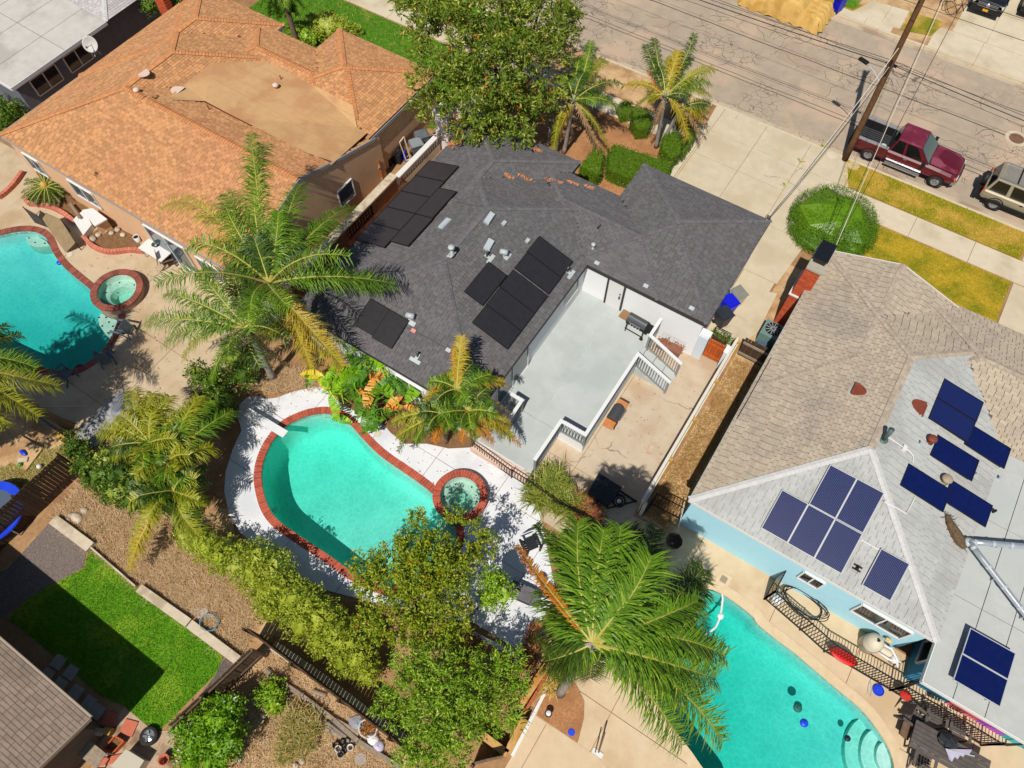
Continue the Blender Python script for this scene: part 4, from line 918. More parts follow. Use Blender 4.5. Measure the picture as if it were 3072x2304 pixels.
def panel(pl, pts, label, group, cells, frame, lift=0.12, strips=0, tilt=None, legs=True, cat='solar panel'):
 """pts: surveyed corners of one panel lying lift above the roof; squared to the roof's own axes"""
 P = [pl.hit(p, lift) for p in pts]; c = sum(P, Vector()) / 4; u, v, n = pl.frame()
 us = sorted((p - c).dot(u) for p in P); vs_ = sorted((p - c).dot(v) for p in P)
 a = (us[2] + us[3] - us[0] - us[1]) / 4; b = (vs_[2] + vs_[3] - vs_[0] - vs_[1]) / 4
 if tilt:
  ax, ang = tilt; Rm = Matrix.Rotation(ang, 3, ax); v2, u2, n2 = Rm @ v, Rm @ u, Rm @ n
  u, v, n = u2, v2, n2
 t = thing('solar_panel', label, cat, tuple(c), group)
 MB().obox(c - n * 0.004, u, v, n, a - 0.03, b - 0.03, 0.014).build('cells', cells, t)
 mb = MB()
 for s in (-1, 1): mb.obox(c + v * s * (b - 0.014), u, v, n, a, 0.014, 0.02).obox(c + u * s * (a - 0.014), u, v, n, 0.014, b - 0.03, 0.02)
 mb.build('frame', frame, t)
 if strips:
  mb = MB()
  for k in range(1, strips): mb.obox(c + n * 0.0115 + u * (-a + 2 * a * k / strips), u, v, n, 0.006, b - 0.04, 0.0015)
  mb.build('busbar', bus, t)
 if legs:
  mb = MB(); nz = pl.n
  for s in (-1, 1):
   for r in (-1, 1):
    q = c + u * s * a * 0.6 + v * r * b * 0.8 - n * 0.02; d_ = (q - pl.O).dot(pl.n); mb.bar(q, q - nz * max(0.02, d_), 0.04, 0.04)
  mb.build('foot', rail_m, t)
 return t
def grid_panels(pl, quad, nu, nv, labels, group, cells, frame, **k):
 """quad: surveyed corners p00 p10 p11 p01; split into nu x nv panels"""
 P = [pl.hit(p, k.get('lift', 0.12)) for p in quad]; out = []
 L = lambda a, b: P[0] * (1 - a) * (1 - b) + P[1] * a * (1 - b) + P[2] * a * b + P[3] * (1 - a) * b
 kk = 0
 for j in range(nv):
  for i in range(nu):
   pts = [L(i / nu, j / nv), L((i + 1) / nu, j / nv), L((i + 1) / nu, (j + 1) / nv), L(i / nu, (j + 1) / nv)]
   out.append(panel(pl, pts, labels[kk], group, cells, frame, **k)); kk += 1
 return out
g1 = 'black solar panels on the deck side of the charcoal roof'
grid_panels(pl_DE, [sC(1500, 1175), sC(1790, 1390), sC(1990, 1115), sC(1705, 905)], 1, 2, ['lower black panel of the pair nearest the deck door', 'upper black panel of the pair nearest the deck door'], g1, pv_black, pv_frame)
grid_panels(pl_DE, [sP(1165, 325), sP(1560, 620), sP(2010, 25), sP(1610, -260)], 1, 3, ['lowest black panel of the row of three, beside the small palm', 'middle black panel of the row of three by the deck', 'top black panel of the row of three by the deck'], g1, pv_black, pv_frame)
panel(pl_DE, [sC(1085, 1370), sC(1245, 1490), sC(1435, 1230), sC(1285, 1118)], 'single black panel set upslope of the row of three', g1, pv_black, pv_frame)
g2 = 'dark solar panels on the orange house side of the charcoal roof'
grid_panels(pl_DW, [sC(795, 280), sC(1040, 330), sC(470, 955), sC(140, 985)], 1, 5, ['dark brown panel farthest up the long row, nearest the bins', 'second dark brown panel of the long row below the bins', 'third dark brown panel of the long row, with pale smears', 'fourth dark brown panel of the long row, edge of frond shadow', 'last dark brown panel of the long row, in palm shadow'], g2, pv_brown, pv_frame)
grid_panels(pl_DW, [sC(875, 503), sC(1020, 540), sC(625, 990), sC(470, 955)], 1, 2, ['dark brown upslope panel of the pair, farther from the palm', 'dark brown upslope panel of the pair, nearer the palm'], g2, pv_brown, pv_frame, lift=0.14)
g3 = 'dark solar panels on the rear slope of the charcoal roof'
grid_panels(pl_DS, [sP(-140, 340), sP(270, 625), sP(465, 300), sP(40, 55)], 2, 1, ['dark panel half hidden by banana leaves at the roof edge', 'dark panel beside the white vent hood on the rear slope'], g3, pv_black, pv_frame)
g4 = 'striped blue panels on the rear slope of the pale blue house'
grid_panels(pl_BS, [s34(430, 1060), s34(875, 1300), s34(1055, 965), s34(600, 725)], 2, 1, ['upper left striped blue panel of the stepped block of five', 'upper right striped blue panel of the stepped block of five'], g4, pv_blue, rail_m, strips=20)
grid_panels(pl_BS, [s34(30, 1255), s34(700, 1640), s34(870, 1305), s34(205, 935)], 3, 1, ['lower left striped blue panel of the stepped block of five', 'lower middle striped blue panel of the stepped block of five', 'lower right striped blue panel of the stepped block of five'], g4, pv_blue, rail_m, strips=20)
grid_panels(pl_BS, [s44(870, 140), s44(1100, 280), s44(1250, 0), s34(1040, 1390)], 1, 1, ['single striped blue panel on its own near the blue wall window'], g4, pv_blue, rail_m, strips=20)
g5 = 'raised navy panels on the right slope of the pale blue house'
tl5 = dict(lift=0.16, tilt=(Vector((0, 1, 0)), R(-9)))
panel(pl_BE, [s34(1515, 170), s34(1560, 5), s34(1858, 215), s34(1795, 380)], 'top navy panel of the tall pair beside the brown vent', g5, pv_navy, pv_frame, **tl5)
panel(pl_BE, [s34(1425, 330), s34(1515, 172), s34(1795, 382), s34(1725, 548)], 'lower navy panel of the tall pair beside the brown vent', g5, pv_navy, pv_frame, **tl5)
panel(pl_BE, [s34(1735, 550), s34(1795, 388), s34(2085, 605), s34(2020, 770)], 'navy panel nearest the flat roof, right of the tall pair', g5, pv_blue, pv_frame, **tl5)
panel(pl_BE, [s34(1450, 645), s34(1515, 480), s34(1822, 695), s34(1755, 870)], 'navy panel between the tall pair and the lower two', g5, pv_blue, pv_frame, **tl5)
panel(pl_BE, [s34(1200, 890), s34(1275, 715), s34(1588, 945), s34(1515, 1128)], 'lower left navy panel above the broken palm top', g5, pv_blue, pv_frame, **tl5)
panel(pl_BE, [s34(1565, 1025), s34(1620, 845), s34(1935, 1075), s34(1862, 1250)], 'lower right navy panel just above the silver ducts', g5, pv_blue, pv_frame, **tl5)
grid_panels(pl_BF, [s44(1625, 915), s44(2010, 1170), s44(2140, 720), s44(1770, 485)], 1, 2, ['lower blue panel of the tilted pair on the flat roof', 'upper blue panel of the tilted pair on the flat roof'], 'tilted panels on the flat patio roof', pv_blue, rail_m, lift=0.35)
sky_m = mat('skylight_dome', (196, 206, 210), (206, 214, 218), scale=2, rough=0.25, spec=0.6)
def skylight(pl, pts, label, h=0.1):
 P = [pl.hit(p, 0.02) for p in pts]; c = sum(P, Vector()) / 4; u = (P[1] - P[0]).normalized(); v = pl.n.cross(u); a = (P[1] - P[0]).length / 2; b = (P[2] - P[1]).length / 2
 t = thing('skylight', label, 'skylight', tuple(c), 'skylights on the charcoal roof')
 MB().obox(c + pl.n * h / 2, u, v, pl.n, a, b, h / 2).build('curb', mat('skylight_curb', (190, 196, 200), rough=0.5), t)
 MB().obox(c + pl.n * (h + 0.02), u, v, pl.n, a * 0.86, b * 0.86, 0.03).build('dome', sky_m, t)
skylight(pl_DE, [sC(1240, 795), sC(1282, 822), sC(1340, 740), sC(1300, 710)], 'milky skylight just below the ridge, by the conduit', 0.12)
skylight(pl_DE, [sC(1232, 1012), sC(1282, 1040), sC(1342, 965), sC(1290, 935)], 'milky skylight beside the round white roof vent hood', 0.12)
skylight(pl_DW, [sC(872, 840), sC(910, 852), sC(985, 770), sC(935, 758)], 'flat pale skylight beside the dark brown panels', 0.03)
galv = mat('galvanised', (186, 194, 196), (202, 208, 208), scale=9, rough=0.45, spec=0.5); flash = mat('flashing', (188, 198, 196), (206, 214, 210), scale=6, rough=0.5); copper = mat('rust_brown_vent', (128, 62, 44), (146, 76, 54), scale=6, rough=0.6); black_m = mat('vent_dark', (30, 30, 32), rough=0.6)
def flash_plate(t, pl, c, a=0.2, b=0.16, m=None):
 MB().obox(c + pl.n * 0.022, pl.u, pl.v, pl.n, a, b, 0.006).build('flashing', m or flash, t)
def pipe_vent(pl, pt, label, r=0.05, h=0.35, cap=True, m=None, group='vents on the roofs', hood=False):
 c = pl.hit(pt, 0); t = thing('roof_vent', label, 'roof vent', tuple(c), group)
 flash_plate(t, pl, c - pl.v * 0.05)
 MB().lathe(c, [(r * 1.7, 0.0), (r * 1.2, 0.1), (r, 0.12), (r, h)], 14).build('pipe', m or galv, t, smooth=True)
 if cap: MB().lathe(c + Vector((0, 0, h)), [(r * 1.9, -0.02), (r * 2.0, 0.05), (r * 1.7, 0.1), (r * 0.6, 0.13)], 14).build('cap', m or galv, t, smooth=True)
 return t
def tee_vent(pl, pt, label):
 c = pl.hit(pt, 0); t = thing('roof_vent', label, 'roof vent', tuple(c), 'vents on the roofs')
 flash_plate(t, pl, c, 0.26, 0.08); MB().obox(c + pl.n * 0.024 + pl.v * 0.16, pl.u, pl.v, pl.n, 0.07, 0.16, 0.006).build('flashing', flash, t)
 a = c + pl.v * 0.2 + Z3 * 0.02
 MB().tube([a, a + Z3 * 0.28, a + Z3 * 0.33 + Vector((0.05, 0.03, 0))], 0.045, 10).build('pipe', m_dk, t, smooth=True)
m_dk = mat('pipe_dark', (96, 100, 100), rough=0.5)
def hood_vent(pl, pt, label):
 c = pl.hit(pt, 0); t = thing('roof_vent', label, 'roof vent', tuple(c), 'vents on the roofs')
 flash_plate(t, pl, c + pl.u * 0.1 - pl.v * 0.12, 0.2, 0.1)
 q = c + Z3 * 0.3; MB().lathe(c, [(0.06, 0), (0.06, 0.28)], 10).build('pipe', galv, t)
 MB().lathe(q - Vector((0.16, 0.05, 0)), [(0.12, 0), (0.13, 0.34)], 16, axis=(1, 0.3, 0)).build('hood', galv, t, smooth=True)
pipe_vent(pl_DW, sC(985, 1062), 'round capped flue vent at the ridge of the charcoal roof', 0.075, 0.45)
hood_vent(pl_DE, sC(1415, 1075), 'white barrel hood vent near the single black panel')
hood_vent(pl_DS, sP(490, 290), 'white barrel hood vent at the corner of the rear dark panel')
tee_vent(pl_DE, sC(1305, 1100), 'small pipe vent on pale flashing upslope of the single panel')
tee_vent(pl_DS, sP(535, 745), 'pipe vent on T shaped flashing on the rear slope by the palm')
tee_vent(pl_DM, s23(695, 385), 'upper pipe vent on T shaped flashing above the white wall')
pipe_vent(pl_DM, s23(670, 520), 'capped pipe vent just below the T flashing above the white wall', 0.055, 0.3)
tee_vent(pl_DE, s23(490, 730), 'pale pipe flashing at the eave corner by the deck')
def low_vent(pl, pt, label, m_top, sz=0.36, dirx=1.0, open_=False):
 """teardrop louvre vent"""
 c = pl.hit(pt, 0.01); t = thing('roof_vent', label, 'roof vent', tuple(c), 'vents on the roofs'); u, v, n = pl.frame()
 pts = []
 for k in range(14):
  a = math.pi * k / 13; pts.append(c + u * math.cos(a) * sz * 0.55 + v * (math.sin(a) * sz * 1.0))
 top = [p + n * (0.13 if i in range(0, 14) else 0) * (1 - 0.85 * max(0, (p - c).dot(v) / sz)) for i, p in enumerate(pts)]
 mb = MB().poly(top)
 for i in range(13): mb.quad(pts[i], pts[i + 1], top[i + 1], top[i])
 mb.build('hood', m_top, t)
 MB().quad(pts[0] - v * .002, pts[13] - v * .002, top[13] - v * .002, top[0] - v * .002).build('opening', black_m, t)
 MB().obox(c - v * 0.04 + n * 0.003, u, v, n, sz * 0.6, 0.1, 0.004).build('flashing', flash if open_ else m_top, t)
low_vent(pl_BW, sD(1270, 1290), 'rust brown teardrop vent with pale flashing on the taupe slope', copper, 0.5, open_=True)
low_vent(pl_BE, s34(1370, 270), 'rust brown teardrop vent on the white slope by the navy pair', copper, 0.52)
pinkv = mat('pale_pink_vent', (236, 208, 188), rough=0.6)
low_vent(pl_OW, s11(1190, 615), 'pale round low vent on the left orange slope', pinkv, 0.5)
low_vent(Plane((-29, 0, 4.0), (0.1, 0, 1)), s11(1500, 775), 'pale teardrop vent at the edge of the flat tan roof', pinkv, 0.6)
pipe_vent(pl_OE, s11(1160, 800), 'pale capped pipe vent beside the orange ridge', 0.08, 0.36, m=pinkv)
flatO = Plane((-27, 19, 3.72), (0, 0, 1))
pipe_vent(flatO, s12(175, 745), 'round capped vent standing on the flat tan roof', 0.08, 0.26, m=pinkv)
rust = mat('rust_pipe', (150, 96, 62), rough=0.7)
def stub(pl, pt, label, m, h=0.3, r=0.03):
 c = pl.hit(pt, 0); t = thing('roof_vent', label, 'roof vent', tuple(c), 'vents on the roofs'); MB().lathe(c, [(r * 2.2, 0), (r * 1.1, 0.06), (r, 0.07), (r, h)], 10).build('pipe', m, t); MB().obox(c + pl.n * .01, pl.u, pl.v, pl.n, r * 4, r * 4, 0.006).build('flashing', m, t)
stub(flatO, s12(210, 665), 'thin pipe vent at the upper end of the flat tan roof', rust)
stub(Plane((-29, 16, 4.0), (0, .3, 1)), s11(1750, 940), 'thin bent pipe at the lower edge of the flat tan roof', rust, 0.5)
stub(pl_OE, s11(1440, 815), 'short dark pipe next to the pale teardrop vent', rust, 0.22)
stub(pl_OS, s11(800, 1445), 'tiny dark pipe low on the orange rear slope', rust, 0.15)
turb = mat('aged_vent', (168, 150, 124), (186, 168, 140), scale=9, rough=0.6)
pipe_vent(pl_BE, s34(1425, 540), 'round rust topped vent left of the middle navy panel', 0.09, 0.24, m=copper)
pipe_vent(pl_BE, s34(1545, 870), 'round tan capped vent between the two lower navy panels', 0.1, 0.24, m=turb)
stub(pl_BE, s34(1340, 560), 'small grey pipe near the round rust topped vent', galv, 0.25, 0.035)
stub(pl_BE, s34(1800, 815), 'small pipe right of the middle navy panel', galv, 0.25, 0.035)
stub(pl_BE, s34(1990, 850), 'short pipe near the edge of the flat roof', galv, 0.25, 0.04)
stub(pl_BS, s34(825, 1590), 'small black pipe near the single striped panel', black_m, 0.2, 0.04)
stub(pl_BE, s34(1940, 1130), 'dark pipe at the right edge of the lower navy panel', black_m, 0.3, 0.05)
hood_g = mat('green_grey_metal', (88, 112, 106), rough=0.5)
c = pl_BE.hit(s34(1040, 520), 0); t = thing('roof_mast', 'dark green service mast at the hip of the white roof', 'mast', tuple(c)); MB().tube([c, c + Z3 * 0.5, c + Z3 * 0.75 + Vector((-.03, .05, 0))], [0.09, 0.085, 0.11], 12).build('pipe', hood_g, t, smooth=True); MB().lathe(c, [(0.2, 0.02), (0.12, 0.08)], 14).build('collar', hood_g, t)
def conduit(name, pl, pts, label, m, r=0.018, lift=0.05, boxes=()):
 P = [pl.hit(p, lift) for p in pts]; t = thing(name, label, 'conduit', tuple(P[0]))
 MB().tube(P, r, 6).build('pipe', m, t)
 for k, (p, mm_) in enumerate(boxes): MB().obox(pl.hit(p, 0.06), pl.u, pl.v, pl.n, 0.11, 0.08, 0.05).build('junction_box', mm_, t)
pinkm = mat('pink_tag', (226, 150, 142), rough=0.6)
conduit('conduit', pl_DE, [sC(1255, 665), sC(1345, 745), sC(1420, 805), sC(1520, 885), sC(1640, 965)], 'thin conduit crossing the charcoal slope from the ridge to the upper panels', m_dk, boxes=((sC(1415, 800), galv), (sC(1610, 945), galv)))
conduit('conduit', pl_DW, [sC(965, 608), sC(1110, 640), sC(1250, 665)], 'thin conduit from the dark brown panels to the ridge', m_dk)
conduit('conduit', pl_DM, [s23(300, 440), s23(330, 405), s23(400, 435), s23(600, 590), s23(860, 720), s23(1100, 830), s23(1300, 925), s23(1500, 1020), s23(1570, 1050), s23(1640, 1030)], 'long conduit along the eave above the white wall', m_dk, boxes=((s23(400, 440), galv), (s23(705, 635), galv), (s23(1110, 825), galv), (s23(1490, 1010), galv)))
conduit('conduit', pl_DS, [sP(440, 375), sP(520, 415), sP(700, 510), sP(900, 625)], 'thin conduit on the rear slope from the dark panel to the palm', m_dk, boxes=((sP(520, 415), pinkm), (sP(905, 630), galv)))
conduit('conduit', pl_BE, [s34(1080, 495), s34(1200, 580), s34(1260, 615), s34(1295, 660), s34(1290, 715)], 'white conduit from the green mast to a navy panel', trim_w, 0.022, boxes=((s34(1218, 592), trim_w),))
conduit('conduit', pl_BE, [s34(1050, 1035), s34(1150, 1085), s34(1235, 1135), s34(1265, 1085), s34(1310, 995)], 'white conduit bent below the lower left navy panel', trim_w, 0.022)
conduit('conduit', pl_BS, [s34(860, 1350), s34(1010, 1435)], 'short white conduit between the block of five and the single panel', trim_w, 0.022)
conduit('conduit', pl_BW, [sD(590, 1030), sD(540, 1120), sD(430, 1320), sD(305, 1540)], 'thin dark cable lying along the taupe slope near its eave', black_m, 0.015)
bark = mat('palm_bark', (92, 74, 54), (128, 104, 78), scale=14, rough=0.95, bump=0.8, bscale=60)
sE = crop(2672, 1500, 5.53)
P = [pl_BE.hit(sE(x, y), 0.12) for x, y in ((940, 250), (980, 380), (1080, 560), (1160, 700), (1230, 790))]
t = thing('debris_log', 'shaggy brown dead palm stub lying on the white roof slope', 'palm stub', tuple(P[2]))
MB().tube(P, [0.06, 0.14, 0.2, 0.19, 0.1], 10).build('stub', bark, t)
mb = MB()
for k in range(60):
 i = random.randint(0, 3); a = P[i].lerp(P[i + 1], random.random()); mb.bar(a, a + Vector((random.uniform(-.25, .25), random.uniform(-.25, .25), random.uniform(-.1, .12))), 0.02, 0.006)
mb.build('fibre', bark, t)
duct = mat('silver_duct', (206, 212, 216), (224, 228, 230), scale=6, rough=0.3, metal=0.55, spec=0.6)
t = thing('roof_duct', 'forked silver ducts running from the palm stub across the flat roof', 'duct', tuple(pl_BE.hit(sE(1310, 700), 0.2)))
A = pl_BE.hit(sE(1300, 690), 0.3)
B1 = W(2672 + 2900 / 5.53, 1500 + 830 / 5.53, 3.45); B2 = W(2672 + 2700 / 5.53, 1500 + 2500 / 5.53, 3.4)
for B in (B1, B2):
 MB().tube([A.lerp(B, k / 6) for k in range(7)], 0.105, 16).build('duct', duct, t, smooth=True)
 for k in range(0, 6): q = A.lerp(B, 0.06 + k / 5.3); d_ = (B - A).normalized(); MB().tube([q - d_ * 0.05, q + d_ * 0.05], 0.118, 16, cap=False).build('collar', galv, t, smooth=True)
 mb = MB()
 for k in (0.35, 0.7): q = A.lerp(B, k); mb.bar(q - Z3 * 0.05, Vector((q.x, q.y, 2.99)), 0.04, 0.04)
 mb.build('stand', galv, t)
MB().lathe(A - Z3 * 0.1, [(0.16, -0.1), (0.17, 0.06), (0.13, 0.16)], 14).build('elbow', galv, t, smooth=True)
chb = mat('chimney_brick', (196, 82, 44), (214, 100, 60), scale=8, rough=0.9, island=0.2); chm = mat('chimney_mortar', (176, 128, 104), rough=0.95); capc = mat('chimney_cap', (176, 168, 150), (190, 182, 164), scale=5, rough=.9)
base = sD(650, 720, 0); t = thing('chimney', 'red brick chimney with stepped shoulder and black cap against the taupe roof', 'chimney', (0.6, 22.6, 0))
def brick_box(x0, x1, y0, y1, z0, z1):
 MB().box(x0 + .012, x1 - .012, y0 + .012, y1 - .012, z0, z1).build('core', chm, t)
 mb = MB(); bl, bh, g = 0.2, 0.067, 0.01; k = 0; z = z0
 while z < z1 - 0.02:
  o = (k % 2) * bl / 2
  for face in range(3):
   L = (y1 - y0) if face == 0 else (x1 - x0); a = -o
   while a < L:
    s0, s1 = max(0, a + g / 2), min(L, a + bl - g / 2)
    if s1 - s0 > 0.03:
     zz1 = min(z + bh - g, z1)
     if face == 0: mb.box(x0 - random.uniform(0, .006), x0 + .05, y0 + s0, y0 + s1, z, zz1)
     elif face == 1: mb.box(x0 + s0, x0 + s1, y0 - random.uniform(0, .006), y0 + .05, z, zz1)
     else: mb.box(x0 + s0, x0 + s1, y1 - .05, y1 + random.uniform(0, .006), z, zz1)
    a += bl
  z += bh; k += 1
 return mb
cx0, cx1, cy0, cy1 = 0.22, 0.92, 22.75, 24.3
m1 = brick_box(cx0, cx1, cy0, cy1, 0, 2.4); m2 = brick_box(cx0 + 0.03, cx1, cy0 + 0.05, cy1 - 0.06, 2.4, 4.3)
m1.v += []; i0 = len(m1.v); m1.v += m2.v; m1.f += [tuple(i + i0 for i in f) for f in m2.f]; m1.build('brick', chb, t, kind='stuff')
MB().box(cx0 - .05, cx1, cy0 - .03, cy1 + .03, 2.385, 2.45).build('shoulder', trim_w, t)
MB().box(cx0 + .04, cx1 + .06, cy0 - .02, cy1 + .02, 4.31, 4.42).build('crown', capc, t)
MB().box(cx0 + .14, cx1 - .04, cy0 + .42, cy1 - .12, 4.43, 4.7).build('spark_cap', mat('black_metal', (26, 27, 32), rough=0.35, spec=0.6), t); MB().box(cx0 + .08, cx1 + .02, cy0 + .36, cy1 - .06, 4.705, 4.75).build('cap_lid', MATS['black_metal'], t)
for (p, lab) in ((s24(90, 250, 3.3), 'cable weatherhead at the street corner of the charcoal roof'), (s24(620, 500, 4.3), 'cable weatherhead behind the chimney of the blue house')):
 t = thing('weatherhead', lab, 'weatherhead', tuple(p - Z3 * 0.5), 'service cable heads'); MB().tube([p - Z3 * 1.0, p], 0.035, 8).build('mast', galv, t); MB().blob(p, .07, .07, .06).build('head', m_dk, t)
 MB().tube([p + Vector((.12 * math.cos(a), .12 * math.sin(a), .03 * math.sin(3 * a))) for a in np.linspace(0, 6.2, 14)], 0.012, 5).build('cable_loop', black_m, t)
dp = s11(800, 440, 3.0); t = thing('satellite_dish', 'pale satellite dish on a tripod at the left orange eave', 'satellite dish', (dp.x, dp.y, 2.9))
dish_m = mat('dish_grey', (206, 206, 198), rough=0.5)
MB().lathe(dp + Vector((0, 0, 0.55)), [(0.02, 0.0), (0.2, 0.03), (0.36, 0.1), (0.42, 0.15), (0.36, 0.09), (0.02, -0.02)], 22, axis=(0.45, -0.7, 0.55), cap=False).build('dish', dish_m, t, smooth=True)
mb = MB()
for dx, dy in ((0, 0), (.22, .1), (.1, -.2)): mb.bar(dp + Vector((0.05, 0, 0.45)), dp + Vector((dx, dy, -0.05)), 0.035, 0.035)
mb.bar(dp + Vector((0, 0, .5)), dp + Vector((.3, -.45, .75)), 0.03, 0.03); mb.build('tripod', galv, t); MB().blob(dp + Vector((.31, -.46, .76)), .05, .05, .07).build('receiver', m_dk, t)
lit = leafmat('orange_litter', (196, 120, 76), (216, 156, 112), (170, 96, 60), trans=0.0)
def litter(name, label, spots, z, n, plane=None):
 mb = MB()
 for (c, rx, ry, ang) in spots:
  for k in range(n):
   a, r_ = random.uniform(0, 6.28), math.sqrt(random.random()); dx, dy = rx * r_ * math.cos(a), ry * r_ * math.sin(a)
   p = c + Vector((dx * math.cos(ang) - dy * math.sin(ang), dx * math.sin(ang) + dy * math.cos(ang), 0))
   if plane: p = Vector((p.x, p.y, max([hip_z(r, p.x, p.y, EZ, PT) for r in DR]) + 0.03 + random.uniform(0, .04)))
   u = Vector((random.uniform(-1, 1), random.uniform(-1, 1), random.uniform(-.4, .4))).normalized() * random.uniform(.05, .09); v = Vector((-u.y, u.x, random.uniform(-.03, .03))) * 0.45
   mb.poly([p - u, p + v, p + u, p - v])
 o = solo(name, mb, lit, label, 'fallen leaves'); o['kind'] = 'stuff'; return o
litter('leaf_litter', 'drifts of orange fallen leaves in the charcoal roof valley', [(sC(x, y, 3.6), l, 0.1, R(5) - R(45) * 0 ) for x, y, l in ((1460, 428, .25), (1600, 420, .45), (1820, 418, .55), (1990, 425, .3), (2130, 450, .3))], 3.6, 44, plane=True)
litter('leaf_litter', 'pile of orange fallen leaves at the roof edge under the big tree', [(sC(990, 130, 3.1), .55, .3, R(40)), (sC(1690, 215, 3.1), .25, .1, 0)], 3.1, 220, plane=True)
# ------------------------------------------------------------------ deck, rails, fences, gates
deck_m = mat('grey_deck_paint', (196, 201, 197), (206, 210, 206), scale=1.0, rough=0.75, bump=0.1, bscale=60, c3=(188, 194, 190), s3=0.4)
t = thing('raised_deck', 'raised grey painted deck with white skirt beside the charcoal roof house', 'deck', (-6.5, 14.5, 0))
MB().prism([(-8.26, 9.75), (-5.36, 9.75), (-5.36, 11.95), (-4.12, 11.95), (-4.12, 18.97), (-8.26, 18.97)], 0.0, DZ).build('deck_body', white_wall, t)
for (x0, x1, y0, y1) in ((-8.25, -5.34, 9.73, 11.94), (-8.25, -6.4, 11.955, 18.95), (-6.385, -4.1, 11.955, 18.95)): MB().box(x0, x1, y0, y1, DZ + 0.002, DZ + 0.03).build('deck_slab', deck_m, t)
for k in range(3): MB().box(-4.1 + k * 0.55, -4.1 + (k + 1) * 0.55 + (0.0 if k < 2 else 0.05), 16.62, 17.75, 0.0, DZ - 0.16 - 0.25 * k).build('step', deck_m, t)
MB().box(-8.2, -5.35, 9.35, 9.73, 0, 0.4).build('step', mat('pink_stained_step', (226, 190, 170), (240, 214, 196), scale=3, rough=.9, c3=(206, 110, 100), s3=1.6, t3=(.58, .62)), t)
rail_w = mat('white_rail', (242, 242, 240), rough=0.55); bal_m = mat('baluster_grey', (150, 152, 152), rough=0.6)
def railing(pts, label, h=1.07, z0=DZ, zs=None, group='white railings round the grey deck', wd=0.15, gap=0.14, mbal=None, mrail=None, cat='railing'):
 P = [Vector((p[0], p[1], 0)) for p in pts]; zs = zs or [z0] * len(P)
 t = thing('railing', label, cat, (P[0].x, P[0].y, zs[0]), group)
 for k in range(len(P) - 1):
  a, b = P[k] + Z3 * (zs[k] + h), P[k + 1] + Z3 * (zs[k + 1] + h); dn = (b - a).normalized()
  MB().bar(a - dn * wd / 2 * (1 if k == 0 else -1) * 0.98, b + dn * wd / 2 * 0.98, wd, 0.06).build('top_rail', mrail or rail_w, t)
  MB().bar(a - Z3 * (h - 0.1), b - Z3 * (h - 0.1), 0.05, 0.05).build('bottom_rail', mbal or bal_m, t)
  L = (b - a).length; n = max(2, int(L / gap))
  for i in range(1, n):
   q = a.lerp(b, i / n); MB().bar(q - Z3 * (h - 0.13), q - Z3 * 0.033, 0.035, 0.035, up=(1, 0, 0)).build('baluster', mbal or bal_m, t)
 for p, z in zip(P, zs): MB().bar(p + Z3 * (z + 0.0), p + Z3 * (z + h - 0.032), 0.1, 0.1, up=(1, 0, 0)).build('post', mbal or bal_m, t)
 return t
railing([(-5.3, 9.95), (-5.3, 11.98), (-4.13, 11.98), (-4.13, 16.6)], 'long stepped white railing along the patio side of the deck')
railing([(-4.13, 16.62), (-2.42, 16.5)], 'sloping white stair railing nearer the pool', zs=[DZ, 0.1])
railing([(-4.13, 18.75), (-4.13, 17.78)], 'short white railing beside the grill on the deck')
railing([(-4.13, 17.76), (-2.42, 17.62)], 'sloping white stair railing next to the garage wall', zs=[DZ, 0.1])
c1, c2, c3 = [xy(sP(x, y, DZ + 1.07)) for x, y in ((1610, 1120), (1715, 1187), (1545, 1440))]
railing([c1, c2, c3], 'white railing corner behind the small palm clump at the deck edge')
iron_b = mat('black_iron', (44, 38, 36), rough=0.5)
def iron_fence(pts, label, h=1.2, gap=0.12, cat='fence', group=None, z=0.03, r=0.014, post=0.05):
 P = [Vector((*p[:2], z)) for p in pts]; t = thing('iron_fence', label, cat, tuple(P[0]), group)
 for k in range(len(P) - 1):
  a, b = P[k], P[k + 1]
  mb = MB().bar(a + Z3 * h, b + Z3 * h, 0.045, 0.03); mb.build('top_rail', iron_b, t); MB().bar(a + Z3 * 0.12, b + Z3 * 0.12, 0.035, 0.03).build('bottom_rail', iron_b, t)
  n = max(2, int((b - a).length / gap))
  for i in range(1, n):
   q = a.lerp(b, i / n); MB().bar(q + Z3 * 0.137, q + Z3 * (h - 0.017), r * 1.7, r * 1.7, up=(1, 0, 0)).build('picket', iron_b, t)
 for p in P: MB().bar(p, p + Z3 * (h + 0.06), post, post, up=(1, 0, 0)).build('post', iron_b, t)
 return t
iron_fence([s32(1800, 605, 0.03), s32(2120, 840, 0.03)], 'low black iron fence behind the hot tub, left part', h=0.85, gap=0.13)
iron_fence([sB(100, 640, 0.03), sB(215, 715, 0.03), sB(460, 890, 0.03), sB(840, 1100, .03)], 'low black iron fence running through the spiky bush', h=0.85, gap=0.13)
iron_fence([sB(1255, 870, 0.03), sB(1500, 1000, .03)], 'black iron side gate between white fence and blue house', h=1.35, gap=0.13, cat='gate')
iron_fence([sB(1185, 960, .03), sB(1255, 872, .03)], 'short black iron panel at the end of the white fence', h=1.35, gap=0.13)
gA = [s44(55, 260, .03), s44(350, 515, .03), s44(550, 695, .03), s44(1095, 1015, .03), s44(1850, 1470, .03)]
iron_fence(gA, 'long black iron pool fence in front of the blue house', h=1.35, gap=0.115)
iron_fence([s44(55, 260, .03), (gA[0].x + 0.05, 11.6)], 'black iron end panel of the pool fence against the blue wall', h=1.35, gap=0.115)
iron_fence([s44(1095, 1015, .03), s44(1262, 955, .03), s44(1330, 800, .03)], 'open black iron gate of the pool fence by the pump', h=1.5, gap=0.14, cat='gate')
